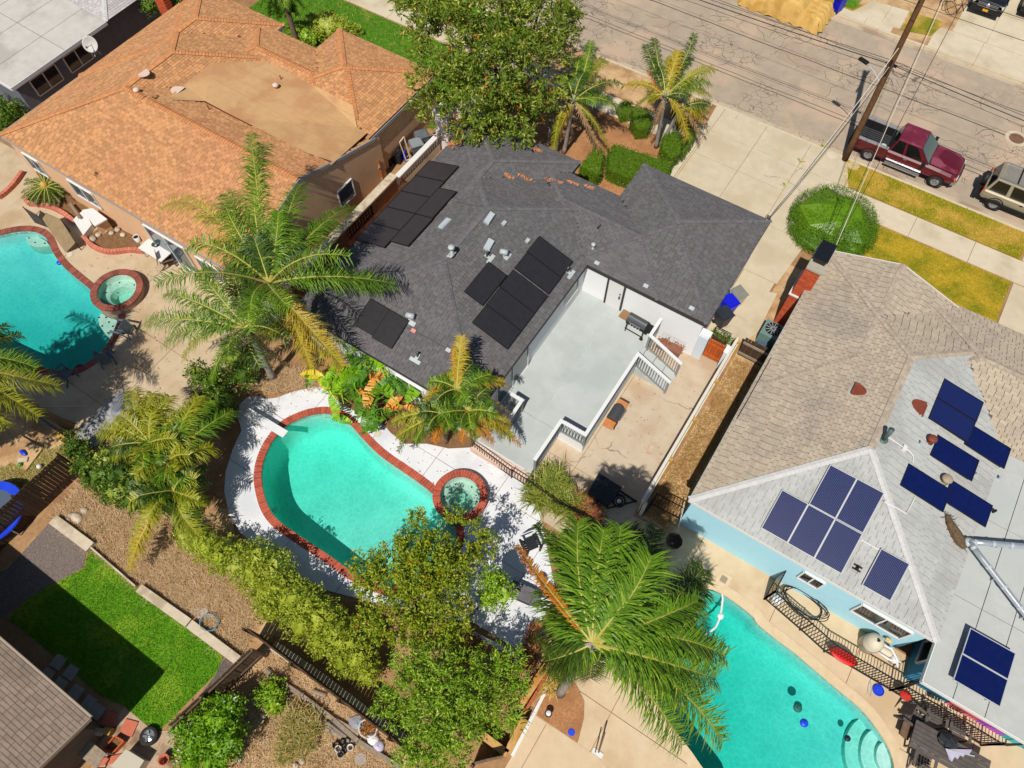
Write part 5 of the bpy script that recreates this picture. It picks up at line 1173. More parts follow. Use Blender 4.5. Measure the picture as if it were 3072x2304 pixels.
iron_fence([s44(1850, 1470, .03), s44(2060, 1470, .03)], 'black iron pool fence return at the mural wall', h=1.35, gap=0.115)
wf = mat('cream_fence', (232, 222, 200), (240, 232, 214), scale=3, rough=0.7); yellowp = mat('ochre_post', (210, 164, 84), rough=0.8)
t = thing('board_fence', 'white board fence with ochre posts between patio and side yard', 'fence', (-0.75, 15, 0))
y = 10.9
while y < 20.0:
 MB().box(-0.83, -0.77, y + .012, y + .288, 0.05, 1.28).build('board', wf, t); y += 0.3
for y in (10.9, 13.1, 15.3, 17.5, 19.9): MB().box(-0.72, -0.58, y - .07, y + .07, 0, 1.46 if y > 12 else 1.3).build('post', yellowp if y > 12 else wf, t)
MB().box(-0.865, -0.735, 10.9, 20.0, 1.283, 1.34).build('cap_rail', wf, t); MB().box(-0.77, -0.72, 10.98, 19.9, 0.4, 0.48).build('rail', wf, t); MB().box(-0.71, -0.66, 10.95, 19.9, 1.2, 1.29).build('rail', wf, t)
pale_blue = mat('pale_blue_white_stucco', (226, 234, 242), rough=0.85)
t = thing('gate_pier', 'white wall stub between garage corner and wooden gate', 'wall', (-2.0, 19.3, 0)); MB().box(-2.35, -1.86, 18.98, 19.42, 0, 1.75).build('pier', pale_blue, t); MB().box(-2.37, -1.84, 19.18, 19.44, 1.752, 1.8).build('cap', white_wall, t)
t = thing('gate_pier', 'white wall stub between wooden gate and white board fence', 'wall', (-0.95, 19.3, 0)); MB().box(-1.02, -0.87, 19.0, 19.4, 0, 1.45).build('pier', pale_blue, t); MB().box(-1.04, -0.85, 18.98, 19.42, 1.452, 1.5).build('cap', white_wall, t)
redwood = mat('redwood', (186, 84, 26), (206, 104, 40), scale=7, rough=0.7, island=0.16, bump=0.3); oldwood = mat('old_brown_wood', (74, 54, 40), (96, 72, 54), scale=9, rough=0.9, island=0.25, bump=0.4, bscale=60); greywood = mat('grey_wood', (150, 132, 112), (178, 160, 138), scale=9, rough=0.9, island=0.15, bump=0.4)
def plank_gate(label, a, b, z1, m, mr, n, nrm, brace=False):
 a, b = Vector((*a[:2], 0)), Vector((*b[:2], 0)); u = (b - a); L = u.length; u /= L; nn = Vector((*nrm, 0))
 t = thing('wooden_gate', label, 'gate', tuple((a + b) / 2))
 for k in range(n): MB().obox(a + u * L * (k + .5) / n + Z3 * (z1 / 2 + .05), u, nn, Z3, L / n / 2 - .008, .014, z1 / 2 - .03 + random.uniform(-.008, .008)).build('board', m, t)
 for z in (0.3, z1 - 0.35): MB().obox((a + b) / 2 + nn * .035 + Z3 * z, u, nn, Z3, L / 2, .02, .07).build('rail', mr, t)
 if brace: MB().bar(a + nn * .06 + Z3 * 0.3, b + nn * .06 + Z3 * (z1 - .35), 0.09, 0.03, up=tuple(nn)).build('brace', mr, t)
 return t
plank_gate('bright redwood gate between two white wall stubs', (-1.84, 19.3), (-1.04, 19.3), 1.5, redwood, redwood, 6, (0, -1))
plank_gate('dark brown board gate across the side yard', (-0.5, 20.2), (0.85, 20.2), 1.5, oldwood, greywood, 9, (0, -1))
plank_gate('open redwood gate against the peach house wall', sC(310, 470, 0.0), sC(420, 465, 0.0), 1.6, redwood, greywood, 6, (0.3, -1), True)
tw = thing('block_wall', 'tan block wall with brown breeze block panels beside the peach house', 'wall', (-19.8, 15, 0))
capw = mat('pale_wall_cap', (214, 196, 168), (228, 212, 186), scale=4, rough=.9, c3=(190, 170, 142), s3=1.2); brn = mat('brown_block', (158, 104, 76), (176, 120, 90), scale=6, rough=.9, bump=.4, island=.1)
wx = -19.75
y = 9.0; k = 0
while y < 19.4:
 MB().box(wx - .25, wx + .2, y + .005, min(y + .6, 19.4) - .005, 1.58, 1.68).build('cap_block', capw, tw); y += .6
for (y0, y1, lat) in ((9.0, 12.2, False), (12.2, 13.5, True), (13.5, 15.3, False), (15.3, 17.4, True), (17.4, 19.4, False)):
 if not lat:
  z = 0; j = 0
  while z < 1.55:
   y = y0 - (0.2 if j % 2 else 0)
   while y < y1:
    a_, b_ = max(y0, y) + .006, min(y1, y + .4) - .006
    if b_ - a_ > .05: MB().box(wx - .1, wx + .1, a_, b_, z, min(z + .194, 1.57)).build('block', brn, tw)
    y += .4
   z += .2; j += 1
 else:
  MB().box(wx - .1, wx + .1, y0, y1, 0, 0.6).build('block', brn, tw); mb = MB(); n = int((y1 - y0) / .2)
  for i in range(n):
   for j in range(4):
    yy, zz = y0 + (i + .5) * (y1 - y0) / n, 0.72 + j * .24
    mb.bar((wx, yy - .08, zz - .1), (wx, yy + .08, zz + .1), .14, .03, up=(1, 0, 0)).bar((wx, yy - .08, zz + .1), (wx, yy + .08, zz - .1), .13, .03, up=(1, 0, 0))
  mb.box(wx - .1, wx + .1, y0, y0 + .04, .6, 1.57).box(wx - .1, wx + .1, y1 - .04, y1, .6, 1.57).build('breeze_block', brn, tw, kind='stuff')
tw2 = thing('garden_wall', 'low pale wall with white balusters beyond the breeze block wall', 'wall', (-19.9, 21, 0))
MB().box(-20.05, -19.85, 19.6, 23.4, 0, .5).build('wall', capw, tw2); MB().box(-20.1, -19.8, 19.6, 23.4, 1.05, 1.13).build('cap', trim_w, tw2)
for k in range(18): MB().box(-20.02, -19.9, 19.75 + k * .2, 19.83 + k * .2, .502, 1.048).build('baluster', trim_w, tw2)
t = thing('white_shed', 'small white shed with louvred side under the big tree', 'shed', tuple(sC(850, 200, 0)))
sx, sy = sC(850, 200, 0).x, sC(850, 200, 0).y + 0.3
MB().box(sx - .1, sx + .75, sy, sy + .8, 0, 2.35).build('wall', trim_w, t); MB().box(sx - .18, sx + .83, sy - .06, sy + .86, 2.36, 2.44).build('roof', trim_w, t)
for k in range(12): MB().bar((sx + .775, sy + .08, .4 + k * .15), (sx + .775, sy + .72, .4 + k * .15), .05, .03).build('slat', trim_g, t)
def board_fence(label, a, b, h, side, m=oldwood, bw=0.14, rails=True, lean=0.02, posts=True):
 a, b = Vector((*a[:2], 0)), Vector((*b[:2], 0)); u = (b - a); L = u.length; u /= L; nn = Vector((-u.y, u.x, 0)) * side
 t = thing('board_fence', label, 'fence', tuple(a)); n = int(L / (bw + .012))
 me_ = None
 for k in range(n):
  c = a + u * (k + .5) * L / n; hh = h + random.uniform(-.03, .03)
  MB().obox(c + Z3 * hh / 2 + nn * random.uniform(-.01, .01), u, nn, Z3, L / n / 2 - .006, .011, hh / 2).build('board', m, t)
 if rails:
  for z in (0.35, h - 0.3): MB().obox((a + b) / 2 - nn * .04 + Z3 * z, u, nn, Z3, L / 2, .025, .045).build('rail', m, t)
 if posts:
  k = 0.0
  while k <= L: c = a + u * k - nn * .09; MB().bar(c, c + Z3 * (h + .05), .09, .09, up=(1, 0, 0)).build('post', m, t); k += 2.2
 return t
board_fence('dark board fence between the pale dry yard and the green turf garden', s31(690, 790, 0), s31(-120, 1560, 0), 1.9, 1)
board_fence('dark board fence behind the yellow green hedge', s42(40, 560, 0), s42(1260, 1480, 0), 1.85, 1)
board_fence('weathered fence between the turf garden and the bottom dry yard', s41(2200, 720, 0), s41(1560, 1330, 0), 1.75, -1, m=mat('mid_brown_wood', (104, 84, 66), (132, 108, 86), scale=9, rough=.9, island=.2, bump=.4))
board_fence('small grey brown plank fence at the lower planter', s42(1800, 1620, 0), s42(2050, 1560, 0), 1.3, 1, m=MATS['mid_brown_wood'])
t = thing('retaining_wall', 'pale concrete edging wall along the back of the green turf', 'wall', tuple(s41(1140, 150, 0)))
for (A_, B_, wd) in ((s31(435, 1180, .28), s31(745, 1412, .28), .42), (s31(750, 1415, .26), s41(1120, 150, .26), .06), (s41(1150, 165, .3), s41(1560, 455, .3), .34), (s41(1568, 462, .3), s41(2005, 790, .3), .34)): MB().bar(A_ - Z3 * .17, B_ - Z3 * .17, wd, .34).build('wall_length', capw, t)
t = thing('retaining_wall', 'long concrete wall between the back fence and the bottom dry yard', 'wall', tuple(s42(150, 640, 0)))
P = [s42(140, 640, .4), s42(520, 900, .4), s42(880, 1180, .4), s42(1260, 1450, .4)]
for a, b in zip(P[:-1], P[1:]): MB().bar(a - Z3 * .22, b - Z3 * .22 - (b - a).normalized() * .02, .36, .44).build('wall_length', capw, t)
t = thing('retaining_wall', 'grey timber edging stepping down the bottom dry yard', 'wall', tuple(s42(500, 1150, 0)))
P = [s42(70, 850, .2), s42(380, 1060, .2), s42(620, 1240, .2), s42(850, 1440, .2), s42(1200, 1659, .2)]
for a, b in zip(P[:-1], P[1:]): MB().bar(a - Z3 * .1, b - Z3 * .1 - (b - a).normalized() * .03, .16, .24).build('timber', greywood, t)
t = thing('retaining_wall', 'orange brown timber edged wall between dirt strip and tan terrace', 'wall', tuple(s43(200, 1100, 0)))
rustw = mat('rust_timber', (170, 86, 42), (196, 112, 62), scale=6, rough=.8, island=.15)
P = [s43(380, 705, .5), s43(300, 860, .5), s43(210, 1020, .5), s43(120, 1170, .5), s43(0, 1400, .5)]
for a, b in zip(P[:-1], P[1:]): MB().bar(a - Z3 * .25, b - Z3 * .25 - (b - a).normalized() * .015, .1, .5).build('timber', rustw, t)
och = mat('ochre_stucco_cap', (210, 158, 92), (224, 178, 116), scale=3, rough=.9, c3=(200, 140, 64), s3=.8); 
t = thing('planter_wall', 'tan stucco wall around the dark gap at the lower planter', 'wall', tuple(s42(2080, 1520, 0)))
for (A_, B_) in ((s42(1830, 1350, .7), s42(2085, 1540, .7)), (s42(2085, 1530, .7), s42(2230, 1250, .7)), (s43(60, 1150, .7), s43(290, 800, .7)), (s43(290, 800, .7), s43(420, 760, .7))): MB().bar(A_ - Z3 * .36, B_ - Z3 * .36, .26, .7).build('wall_length', och, t)
t = thing('coping_strip', 'white coping strip along the lower tan terrace', 'wall', tuple(s43(150, 1300, 0))); MB().bar(s43(290, 1000, .12), s43(0, 1560, .12), .12, .2).build('strip', trim_w, t)
t = thing('garden_wall', 'low grey wall edge with ochre end below the shaded terrace', 'wall', tuple(s31(200, 300, 0)))
MB().bar(s31(160, 235, .35), s31(470, 470, .35), .14, .5).build('wall_length', greywood, t); MB().bar(s31(475, 475, .35), s31(545, 535, .35), .22, .5).build('end_block', yellowp, t)
t = thing('pool_pole', 'long thin pole with a green net head lying on the shaded terrace', 'pool pole', tuple(s31(200, 250, .1))); MB().tube([s31(240, 248, .08), s31(720, 242, .08)], .018, 6).build('pole', trim_w, t); MB().blob(s31(205, 248, .1), .12, .2, .05).build('net_head', mat('net_green', (60, 130, 70), rough=.7), t)
pinkb = mat('pink_edging', (214, 122, 98), (228, 144, 120), scale=8, rough=.85, island=.14, bump=.3)
def edging(label, pts, n, wd=.2, h=.26):
 lp = smooth_loop([xy(p) for p in pts], 0.05, closed=False); s_ = len(lp) / n; t = thing('planter_edging', label, 'edging', (*lp[0], 0))
 for k in range(n):
  a, b = lp[int(k * s_)], lp[min(int((k + 1) * s_), len(lp) - 1)]
  MB().bar((*a, h / 2), (*(Vector(b) - (Vector(b) - Vector(a)).normalized() * .015), h / 2), wd, h + random.uniform(-.02, .02)).build('block', pinkb, t)
bed_m = mat('planter_soil', (120, 88, 58), (150, 114, 78), scale=9, rough=.95, bump=.6)
pb = [s21(705, 430), s21(770, 500), s21(860, 545), s21(960, 555), s21(1080, 540), s21(1200, 550)]
edging('pink edging blocks round the bed by the white table', [Vector((p.x, p.y, 0)) for p in pb], 22)
edging('pink edging blocks round the cycad bed', [s21(240, 70), s21(240, 150), s21(330, 160), s21(450, 190), s21(560, 250), s21(640, 315)], 18)
edging('brown pink edging at the left rim of the photo', [s11(200, 1440), s11(130, 1540), s11(60, 1610), s21(0, 105)], 10)
sheet('planter_bed', [xy(p) for p in pb] + [xy(s21(1130, 420)), xy(s21(960, 330)), xy(s21(850, 330)), xy(s21(760, 400))], 0.05, bed_m)
sheet('planter_bed', [xy(s21(*p)) for p in ((245, 60), (250, 140), (340, 150), (460, 185), (570, 245), (640, 310), (740, 190), (640, 60), (420, 20))], 0.05, bed_m)
# ------------------------------------------------------------------ plants
palm_g = leafmat('palm_green', (87, 126, 25), (120, 162, 35), (166, 189, 61), trans=.17)
palm_d = leafmat('palm_dark_green', (54, 84, 22), (82, 112, 32), (130, 148, 54), trans=.15)
palm_y = leafmat('palm_yellow', (186, 176, 40), (206, 172, 52), (196, 140, 54), trans=.2)
palm_o = leafmat('palm_olive', (150, 159, 32), (182, 182, 41), (202, 197, 75), trans=0.25)
palm_b = leafmat('palm_dead', (208, 174, 127), (187, 144, 95), (227, 201, 159), trans=0.1)
palm_or = leafmat('palm_orange', (240, 148, 42), (218, 127, 38), (201, 159, 53), trans=0.2)
rach_y = mat('rachis', (184, 178, 80), (200, 186, 100), rough=0.6); trunk_g = mat('grey_palm_trunk', (150, 142, 134), (178, 168, 158), scale=6, rough=0.9, bump=0.6, bscale=30); trunk_b = mat('brown_palm_trunk', (120, 100, 80), (152, 128, 104), scale=10, rough=0.95, bump=0.9, bscale=40)
wood = mat('branch_wood', (110, 90, 72), (140, 118, 96), scale=8, rough=0.95, bump=0.4)
PM = dict(g=palm_g, d=palm_d, y=palm_y, o=palm_o, b=palm_b, r=palm_or)
def frond(parent, base, tip, arch=0.2, m='g', width=0.62, n=64, droop=1.0, lw=0.045, stalk=0.12):
 n = int(n * 1.55); lw = lw * 0.72
 base, tip = Vector(base), Vector(tip); L = (tip - base).length
 hz = Vector((tip.x - base.x, tip.y - base.y, 0)); hz = hz.normalized() if hz.length > 1e-3 else Vector((1, 0, 0))
 ctrl = (base + tip) / 2 + Vector((0, 0, (arch + .06) * L)) + Vector((-hz.y, hz.x, 0)) * random.uniform(-.13, .13) * L; t = np.linspace(0, 1, n)[:, None]
 B, C, T = np.array(base), np.array(ctrl), np.array(tip)
 cv = lambda t: (1 - t) ** 2 * B + 2 * t * (1 - t) * C + t * t * T
 tan = lambda t: 2 * (1 - t) * (C - B) + 2 * t * (T - C)
 tt = np.linspace(stalk, 1, n)[:, None]; P = cv(tt); D = tan(tt); D /= np.linalg.norm(D, axis=1)[:, None]
 S = np.cross(D, np.array([0, 0, 1.0])); nn = np.linalg.norm(S, axis=1)[:, None]; nn[nn < 1e-3] = 1; S /= nn; U = np.cross(S, D)
 prof = (np.sin(np.pi * (0.10 + 0.78 * (tt - stalk) / (1 - stalk))) ** 0.6) * width
 V, F = [], []
 off = 0
 for sgn in (-1, 1):
  l = prof * rng.uniform(0.6, 1.2, (n, 1)); ang = rng.normal(size=(n, 1)) * .3
  fwd = 0.62 + ang; up = rng.uniform(-0.25, 0.6, (n, 1))
  d0 = sgn * S * 0.9 + D * fwd + U * up; d0 /= np.linalg.norm(d0, axis=1)[:, None]
  mid = P + d0 * l * 0.5; d1 = d0 + np.array([0, 0, -1.0]) * droop * rng.uniform(0.6, 1.5, (n, 1)); d1 /= np.linalg.norm(d1, axis=1)[:, None]
  end = mid + d1 * l * 0.55; wv = D * lw
  vv = np.stack([P - wv * .5, P + wv * .5, mid + wv * .55, mid - wv * .55, end], 1).reshape(-1, 3); V.append(vv)
  i = np.arange(n) * 5 + off; F += [(a, a + 1, a + 2, a + 3) for a in i.tolist()] + [(a + 3, a + 2, a + 4) for a in i.tolist()]; off += n * 5
 mb = MB(); mb.v = [tuple(x) for x in np.concatenate(V)]; mb.f = F
 o = mb.build('frond', PM[m], parent)
 rp = [Vector(x) for x in cv(np.linspace(0, 1, 9)[:, None])]
 MB().tube(rp, [0.045 * (1 - .85 * k / 8) for k in range(9)], 5).build('midrib', rach_y if m not in 'b' else PM['b'], o)
 return o
def palm(label, trunks, fronds, tr=0.14, tm=None, group=None, width=0.62, n=64, name='palm_tree', cat='palm tree', extra=6, shaft=None, lw=0.045, extra_c='g'):
 """trunks: (base, crown); fronds: (crown index, tip, arch, colour)"""
 b0 = Vector(trunks[0][0]); t = thing(name, label, cat, (b0.x, b0.y, 0), group)
 for a, c in trunks:
  a, c = Vector(a), Vector(c); pts = [a.lerp(c, k / 10) for k in range(11)]
  MB().tube(pts, [tr * (1.35 if k == 0 else 1.0 + .04 * (k % 2)) * (1 - .02 * k) for k in range(11)], 10).build('trunk', tm or trunk_b, t, smooth=True)
  if shaft: MB().tube([c - Z3 * 0.05, c + (c - a).normalized() * shaft], [tr * 1.05, tr * .5], 10).build('crownshaft', mat('crownshaft_green', (150, 160, 110), (170, 178, 130), rough=.6), t, smooth=True)
  mb = MB()
  for k in range(14):
   q = c - (c - a).normalized() * random.uniform(-.05, .35); an = random.uniform(0, 6.28); mb.bar(q, q + Vector((math.cos(an) * .22, math.sin(an) * .22, random.uniform(.0, .25))), .06, .02)
  mb.build('leaf_base', tm or trunk_b, t)
 for f in fronds:
  i, tip = f[0], Vector(f[1]); c = Vector(trunks[i][1]); frond(t, c, tip, f[2] if len(f) > 2 else .2, f[3] if len(f) > 3 else 'g', width=f[4] if len(f) > 4 else width, n=n, lw=lw)
 for i, (a, c) in enumerate(trunks):
  c = Vector(c)
  for k in range(extra):
   an = k * 2.4 + i + random.uniform(-.5, .5); L = random.uniform(.75, 1.25) * (Vector(fronds[0][1]) - Vector(trunks[fronds[0][0]][1])).length * .55
   frond(t, c, c + Vector((math.cos(an) * L * .8, math.sin(an) * L * .8, L * random.uniform(-.1, .6))), .28, random.choice('gd' + extra_c), width=width * .9, n=max(24, n // 2), lw=lw)
 return t
z1, z2, z3, z4 = crop(420, 380, 1.2523), crop(1500, 1480, 1.1903), crop(180, 1120, 1.5867), crop(1200, 0, 1.9833)
A_c, B_c = z1(487, 588, 6.6), z1(405, 758, 4.3)
palm('tall feather palm with one golden frond between the orange and charcoal roofs', [(z1(740, 862, 0), A_c)],
  [(0, z1(415, 30, 8.4), .12, 'g', .8), (0, z1(470, 70, 7.9), .2), (0, z1(88, 300, 5.8), .34, 'o', .9), (0, z1(600, 215, 6.8), .28, 'g', .9), (0, z1(790, 300, 5.9), .25, 'g', .9), (0, z1(735, 360, 5.6), .3, 'g', .9), (0, z1(955, 590, 5.4), .22, 'g', 1.0), (0, z1(905, 620, 5.0), .25, 'g', .8), (0, z1(760, 900, 4.4), .12, 'y', .9), (0, z1(640, 905, 4.2), .14, 'y', .6), (0, z1(345, 500, 6.2), .3, 'd'), (0, z1(270, 430, 6.0), .35, 'o', .7), (0, z1(320, 250, 7.4), .22, 'g'), (0, z1(520, 320, 8.0), .16, 'g', .7), (0, z1(430, 420, 7.9), .1, 'd'), (0, z1(600, 430, 7.4), .15, 'd'), (0, z1(770, 890, 2.6), .0, 'b', .25), (0, z1(600, 660, 5.2), .1, 'b', .2)], tr=0.17, width=.9, n=84, extra=8)
palm('lower feather palm arching over the tan terrace, beside the tall one', [(z1(500, 945, 0), B_c)],
  [(0, z1(20, 735, 3.6), .26, 'g', .9), (0, z1(90, 815, 2.8), .34, 'g', .8), (0, z1(160, 870, 2.5), .3, 'o', .6), (0, z1(270, 950, 2.2), .2, 'g', .6), (0, z1(225, 540, 4.9), .22, 'g', .8), (0, z1(345, 530, 5.2), .2, 'd'), (0, z1(100, 625, 4.4), .26, 'g', .7), (0, z1(560, 760, 3.6), .15, 'y', .6), (0, z1(560, 900, 2.2), .1, 'b', .25), (0, z1(440, 600, 5.2), .15, 'd'), (0, z1(520, 680, 4.8), .15, 'd')], tr=0.16, tm=trunk_g, width=.85, n=76, extra=6)
LR = z2(330, 535, 8.6); LR2 = z2(480, 560, 6.0)
palm('large lush feather palm leaning over the long turquoise pool', [(z2(215, 712, 0), LR), (z2(440, 650, 0), LR2)],
  [(0, z2(540, 225, 9.3), .1, 'g', 1.2), (0, z2(430, 120, 9.0), .14, 'g', .9), (0, z2(370, 130, 9.1), .12, 'g', .9), (0, z2(280, 100, 8.8), .15, 'g', .95), (0, z2(215, 150, 8.2), .18, 'g', .95), (0, z2(130, 110, 7.6), .2, 'd', .45), (0, z2(160, 340, 7.2), .25, 'g', 1.0), (0, z2(150, 480, 6.8), .3, 'd', 1.0), (0, z2(160, 600, 6.6), .3, 'd', 1.0), (0, z2(230, 440, 8.2), .2, 'g', .9), (0, z2(480, 330, 9.2), .1, 'g', 1.0), (0, z2(705, 385, 8.0), .16, 'g', 1.0), (0, z2(805, 580, 7.0), .18, 'g', 1.05), (0, z2(770, 660, 6.6), .2, 'g', 1.05), (0, z2(720, 720, 6.2), .22, 'd', 1.0), (0, z2(795, 885, 5.4), .16, 'g', 1.0), (0, z2(650, 900, 5.0), .2, 'g', 1.0), (0, z2(190, 650, 6.0), .3, 'd', .9), (0, z2(320, 660, 6.4), .3, 'd', .9), (0, z2(255, 590, 7.4), .3, 'g', .8), (0, z2(560, 640, 7.0), .25, 'g', .9), (0, z2(60, 185, 6.6), .25, 'r', .3),
  (1, z2(555, 130, 6.2), .16, 'd', .9), (1, z2(470, 120, 6.4), .16, 'd', .9), (1, z2(725, 270, 6.0), .18, 'd', .95), (1, z2(730, 340, 5.6), .2, 'd', .9), (1, z2(700, 470, 5.4), .2, 'd', .9), (1, z2(760, 560, 5.0), .22, 'd', .9), (1, z2(640, 720, 4.8), .25, 'd', .9), (1, z2(330, 250, 6.6), .15, 'd', .6)], tr=0.16, tm=trunk_g, width=1.05, n=88, extra=0, lw=.06)
sv = lambda x, y, z: z3(x, y, z)
palm('yellow green feather palms crowded above the dark ivy hedge', [(sv(500, 470, 0), sv(430, 330, 2.9)), (sv(600, 520, 0), sv(520, 420, 2.7)), (sv(560, 640, 0), sv(540, 560, 2.4))],
  [(0, sv(345, 80, 3.0), .25, 'o'), (0, sv(190, 265, 2.4), .3, 'o'), (0, sv(440, 95, 3.2), .2, 'o'), (0, sv(520, 110, 3.2), .2, 'o'), (0, sv(255, 380, 2.2), .3, 'o'), (0, sv(620, 180, 3.0), .2, 'o'), (0, sv(310, 340, 2.6), .3, 'g'), (0, sv(210, 290, 2.0), .3, 'y', .4),
  (1, sv(725, 350, 2.6), .28, 'o'), (1, sv(720, 130, 3.2), .2, 'g'), (1, sv(820, 180, 2.6), .25, 'g'), (1, sv(660, 110, 3.4), .18, 'o'), (1, sv(600, 200, 3.4), .2, 'g'), (1, sv(380, 455, 2.2), .25, 'g'), (1, sv(690, 480, 1.8), .3, 'd'), (1, sv(370, 500, 1.6), .2, 'b', .3),
  (2, sv(330, 930, 1.0), .25, 'y', .6), (2, sv(350, 850, 1.2), .28, 'o'), (2, sv(690, 800, 1.4), .22, 'o'), (2, sv(640, 720, 1.8), .25, 'g'), (2, sv(780, 740, .9), .2, 'b', .25), (2, sv(420, 650, 1.8), .3, 'o'), (2, sv(520, 780, .8), .25, 'b', .3), (2, sv(680, 640, 1.8), .3, 'o'), (2, sv(470, 560, 2.8), .25, 'g'), (2, sv(590, 490, 3.0), .2, 'g')], tr=.13, width=.75, n=64, extra=12, lw=.045, extra_c='oo')
k1, k2, k3 = sP(1000, 1060, 4.1), sP(1120, 1300, 3.5), sP(820, 1330, 2.9)
palm('small palm clump with orange tips at the corner between house, pool and deck', [((k1.x, k1.y, 0), k1), ((k2.x, k2.y, 0), k2), ((k3.x, k3.y, 0), k3)],
  [(0, sP(1050, 480, 5.5), .05, 'y', .5), (0, sP(980, 600, 5.1), .05, 'r', .3), (0, sP(1370, 900, 4.1), .3, 'g', .6), (0, sP(1520, 985, 3.7), .25, 'y', .5), (0, sP(740, 960, 3.8), .25, 'r', .5), (0, sP(700, 1090, 3.4), .25, 'o', .5), (0, sP(880, 890, 4.2), .2, 'o', .5), (0, sP(1210, 1010, 4.1), .25, 'd', .5), (0, sP(640, 1150, 3.3), .25, 'y', .4), (0, sP(1350, 1300, 2.9), .3, 'g', .6), (0, sP(1590, 1330, 2.2), .34, 'b', .35),
  (1, sP(1600, 1600, 2.3), .25, 'o', .6), (1, sP(1580, 1450, 2.7), .28, 'y', .6), (1, sP(1400, 1650, 2.0), .2, 'r', .45), (1, sP(1230, 1600, 2.1), .25, 'o', .6), (1, sP(1050, 1640, 2.0), .25, 'r', .4), (1, sP(1330, 1150, 3.7), .25, 'g', .6), (1, sP(1000, 1160, 3.7), .25, 'd', .6), (1, sP(1700, 1680, 1.7), .25, 'r', .35), (1, sP(820, 1200, 3.5), .2, 'o', .4), (1, sP(960, 1500, 2.5), .3, 'g', .5),
  (2, sP(280, 1430, 2.3), .28, 'o', .5), (2, sP(330, 1590, 1.9), .28, 'o', .5), (2, sP(540, 1650, 1.8), .25, 'g', .5), (2, sP(740, 1640, 1.7), .25, 'r', .4), (2, sP(650, 1300, 2.8), .3, 'g', .5), (2, sP(1020, 1360, 2.9), .3, 'g', .5), (2, sP(600, 1440, 2.4), .3, 'd', .5), (2, sP(900, 1480, 2.3), .3, 'd', .5), (2, sP(350, 1750, 1.4), .35, 'd', .35)], tr=.07, width=.6, n=54, extra=9, lw=.045)
SL, SR = s13(510, 840, 3.7), s13(1270, 800, 3.6)
palm('left palm of the front yard with drooping dead fronds over bare soil', [(s13(430, 1270, 0), SL), (s13(370, 1240, 0), s13(440, 900, 3.0)), (s13(300, 1200, 0), s13(330, 1000, 1.6))],
  [(0, s13(655, 340, 5.0), .12, 'g', .6), (0, s13(780, 500, 4.2), .25, 'o', .6), (0, s13(900, 690, 3.4), .25, 'd', .6), (0, s13(960, 960, 2.2), .3, 'g', .7), (0, s13(860, 880, 2.6), .3, 'd', .6), (0, s13(700, 760, 3.4), .25, 'd', .6), (0, s13(560, 480, 4.6), .15, 'g', .5), (0, s13(380, 640, 4.2), .15, 'o', .4), (0, s13(330, 760, 3.8), .2, 'o', .4), (0, s13(735, 1290, 1.0), .25, 'b', .4), (0, s13(820, 1260, 1.1), .25, 'o', .35), (0, s13(690, 1060, 1.8), .3, 'b', .5), (0, s13(360, 1180, 1.2), .25, 'y', .45), (1, s13(350, 1240, .8), .3, 'o', .4), (1, s13(480, 1100, 1.4), .3, 'b', .4), (0, s13(600, 600, 4.6), .2, 'd', .5)], tr=.11, tm=trunk_g, width=.55, n=60, extra=2, shaft=.4)
palm('right palm of the front yard with two leaning grey trunks beside the driveway', [(s13(1195, 1222, 0), SR), (s13(1230, 1205, 0), s13(1400, 900, 2.8))],
  [(0, s13(1110, 370, 4.6), .2, 'd', .55), (0, s13(1180, 320, 4.9), .15, 'd', .5), (0, s13(1515, 285, 5.1), .1, 'd', .5), (0, s13(1380, 430, 4.9), .1, 'y', .6), (0, s13(1330, 480, 4.6), .15, 'o', .6), (0, s13(1680, 570, 4.0), .22, 'o', .65), (0, s13(1640, 690, 3.6), .25, 'g', .7), (0, s13(1630, 780, 3.1), .28, 'o', .7), (0, s13(920, 710, 3.0), .2, 'y', .5), (0, s13(960, 960, 1.6), .4, 'o', .6), (0, s13(1450, 1150, 1.8), .25, 'y', .6), (0, s13(1140, 590, 3.8), .15, 'r', .4), (0, s13(1180, 480, 4.0), .2, 'd', .4), (1, s13(1570, 980, 2.2), .3, 'y', .6), (1, s13(1600, 900, 2.6), .28, 'o', .6), (1, s13(1560, 1160, 1.0), .25, 'b', .5), (1, s13(1620, 1090, 1.2), .3, 'b', .4), (0, s13(1150, 1140, 1.0), .1, 'b', .4), (0, s13(1130, 850, 3.0), .25, 'y', .4), (0, s13(1480, 480, 4.4), .15, 'd', .5)], tr=.11, tm=trunk_g, width=.55, n=60, extra=2, shaft=.35)
LE = W(-150, 1090, 6.2)
palm('palm at the left rim with fronds hanging over the teal pool', [((LE.x + .6, LE.y + .8, 0), LE)], [(0, s21(170, 1230, 5.6), .2, 'd', .6), (0, s21(60, 1150, 6.0), .2, 'd', .6), (0, s21(480, 1650, 4.6), .25, 'o', .8), (0, s21(300, 1500, 5.2), .25, 'g', .8), (0, s31(320, 330, 3.8), .25, 'o', .7), (0, s31(60, 420, 3.8), .25, 'o', .7), (0, W(-420, 900, 6.6), .2, 'g'), (0, W(-300, 1400, 5), .2, 'g'), (0, W(-100, 850, 7), .2, 'g')], tr=.17, width=.75, n=76, extra=2)
TL = s12(215, -70, 3.6)
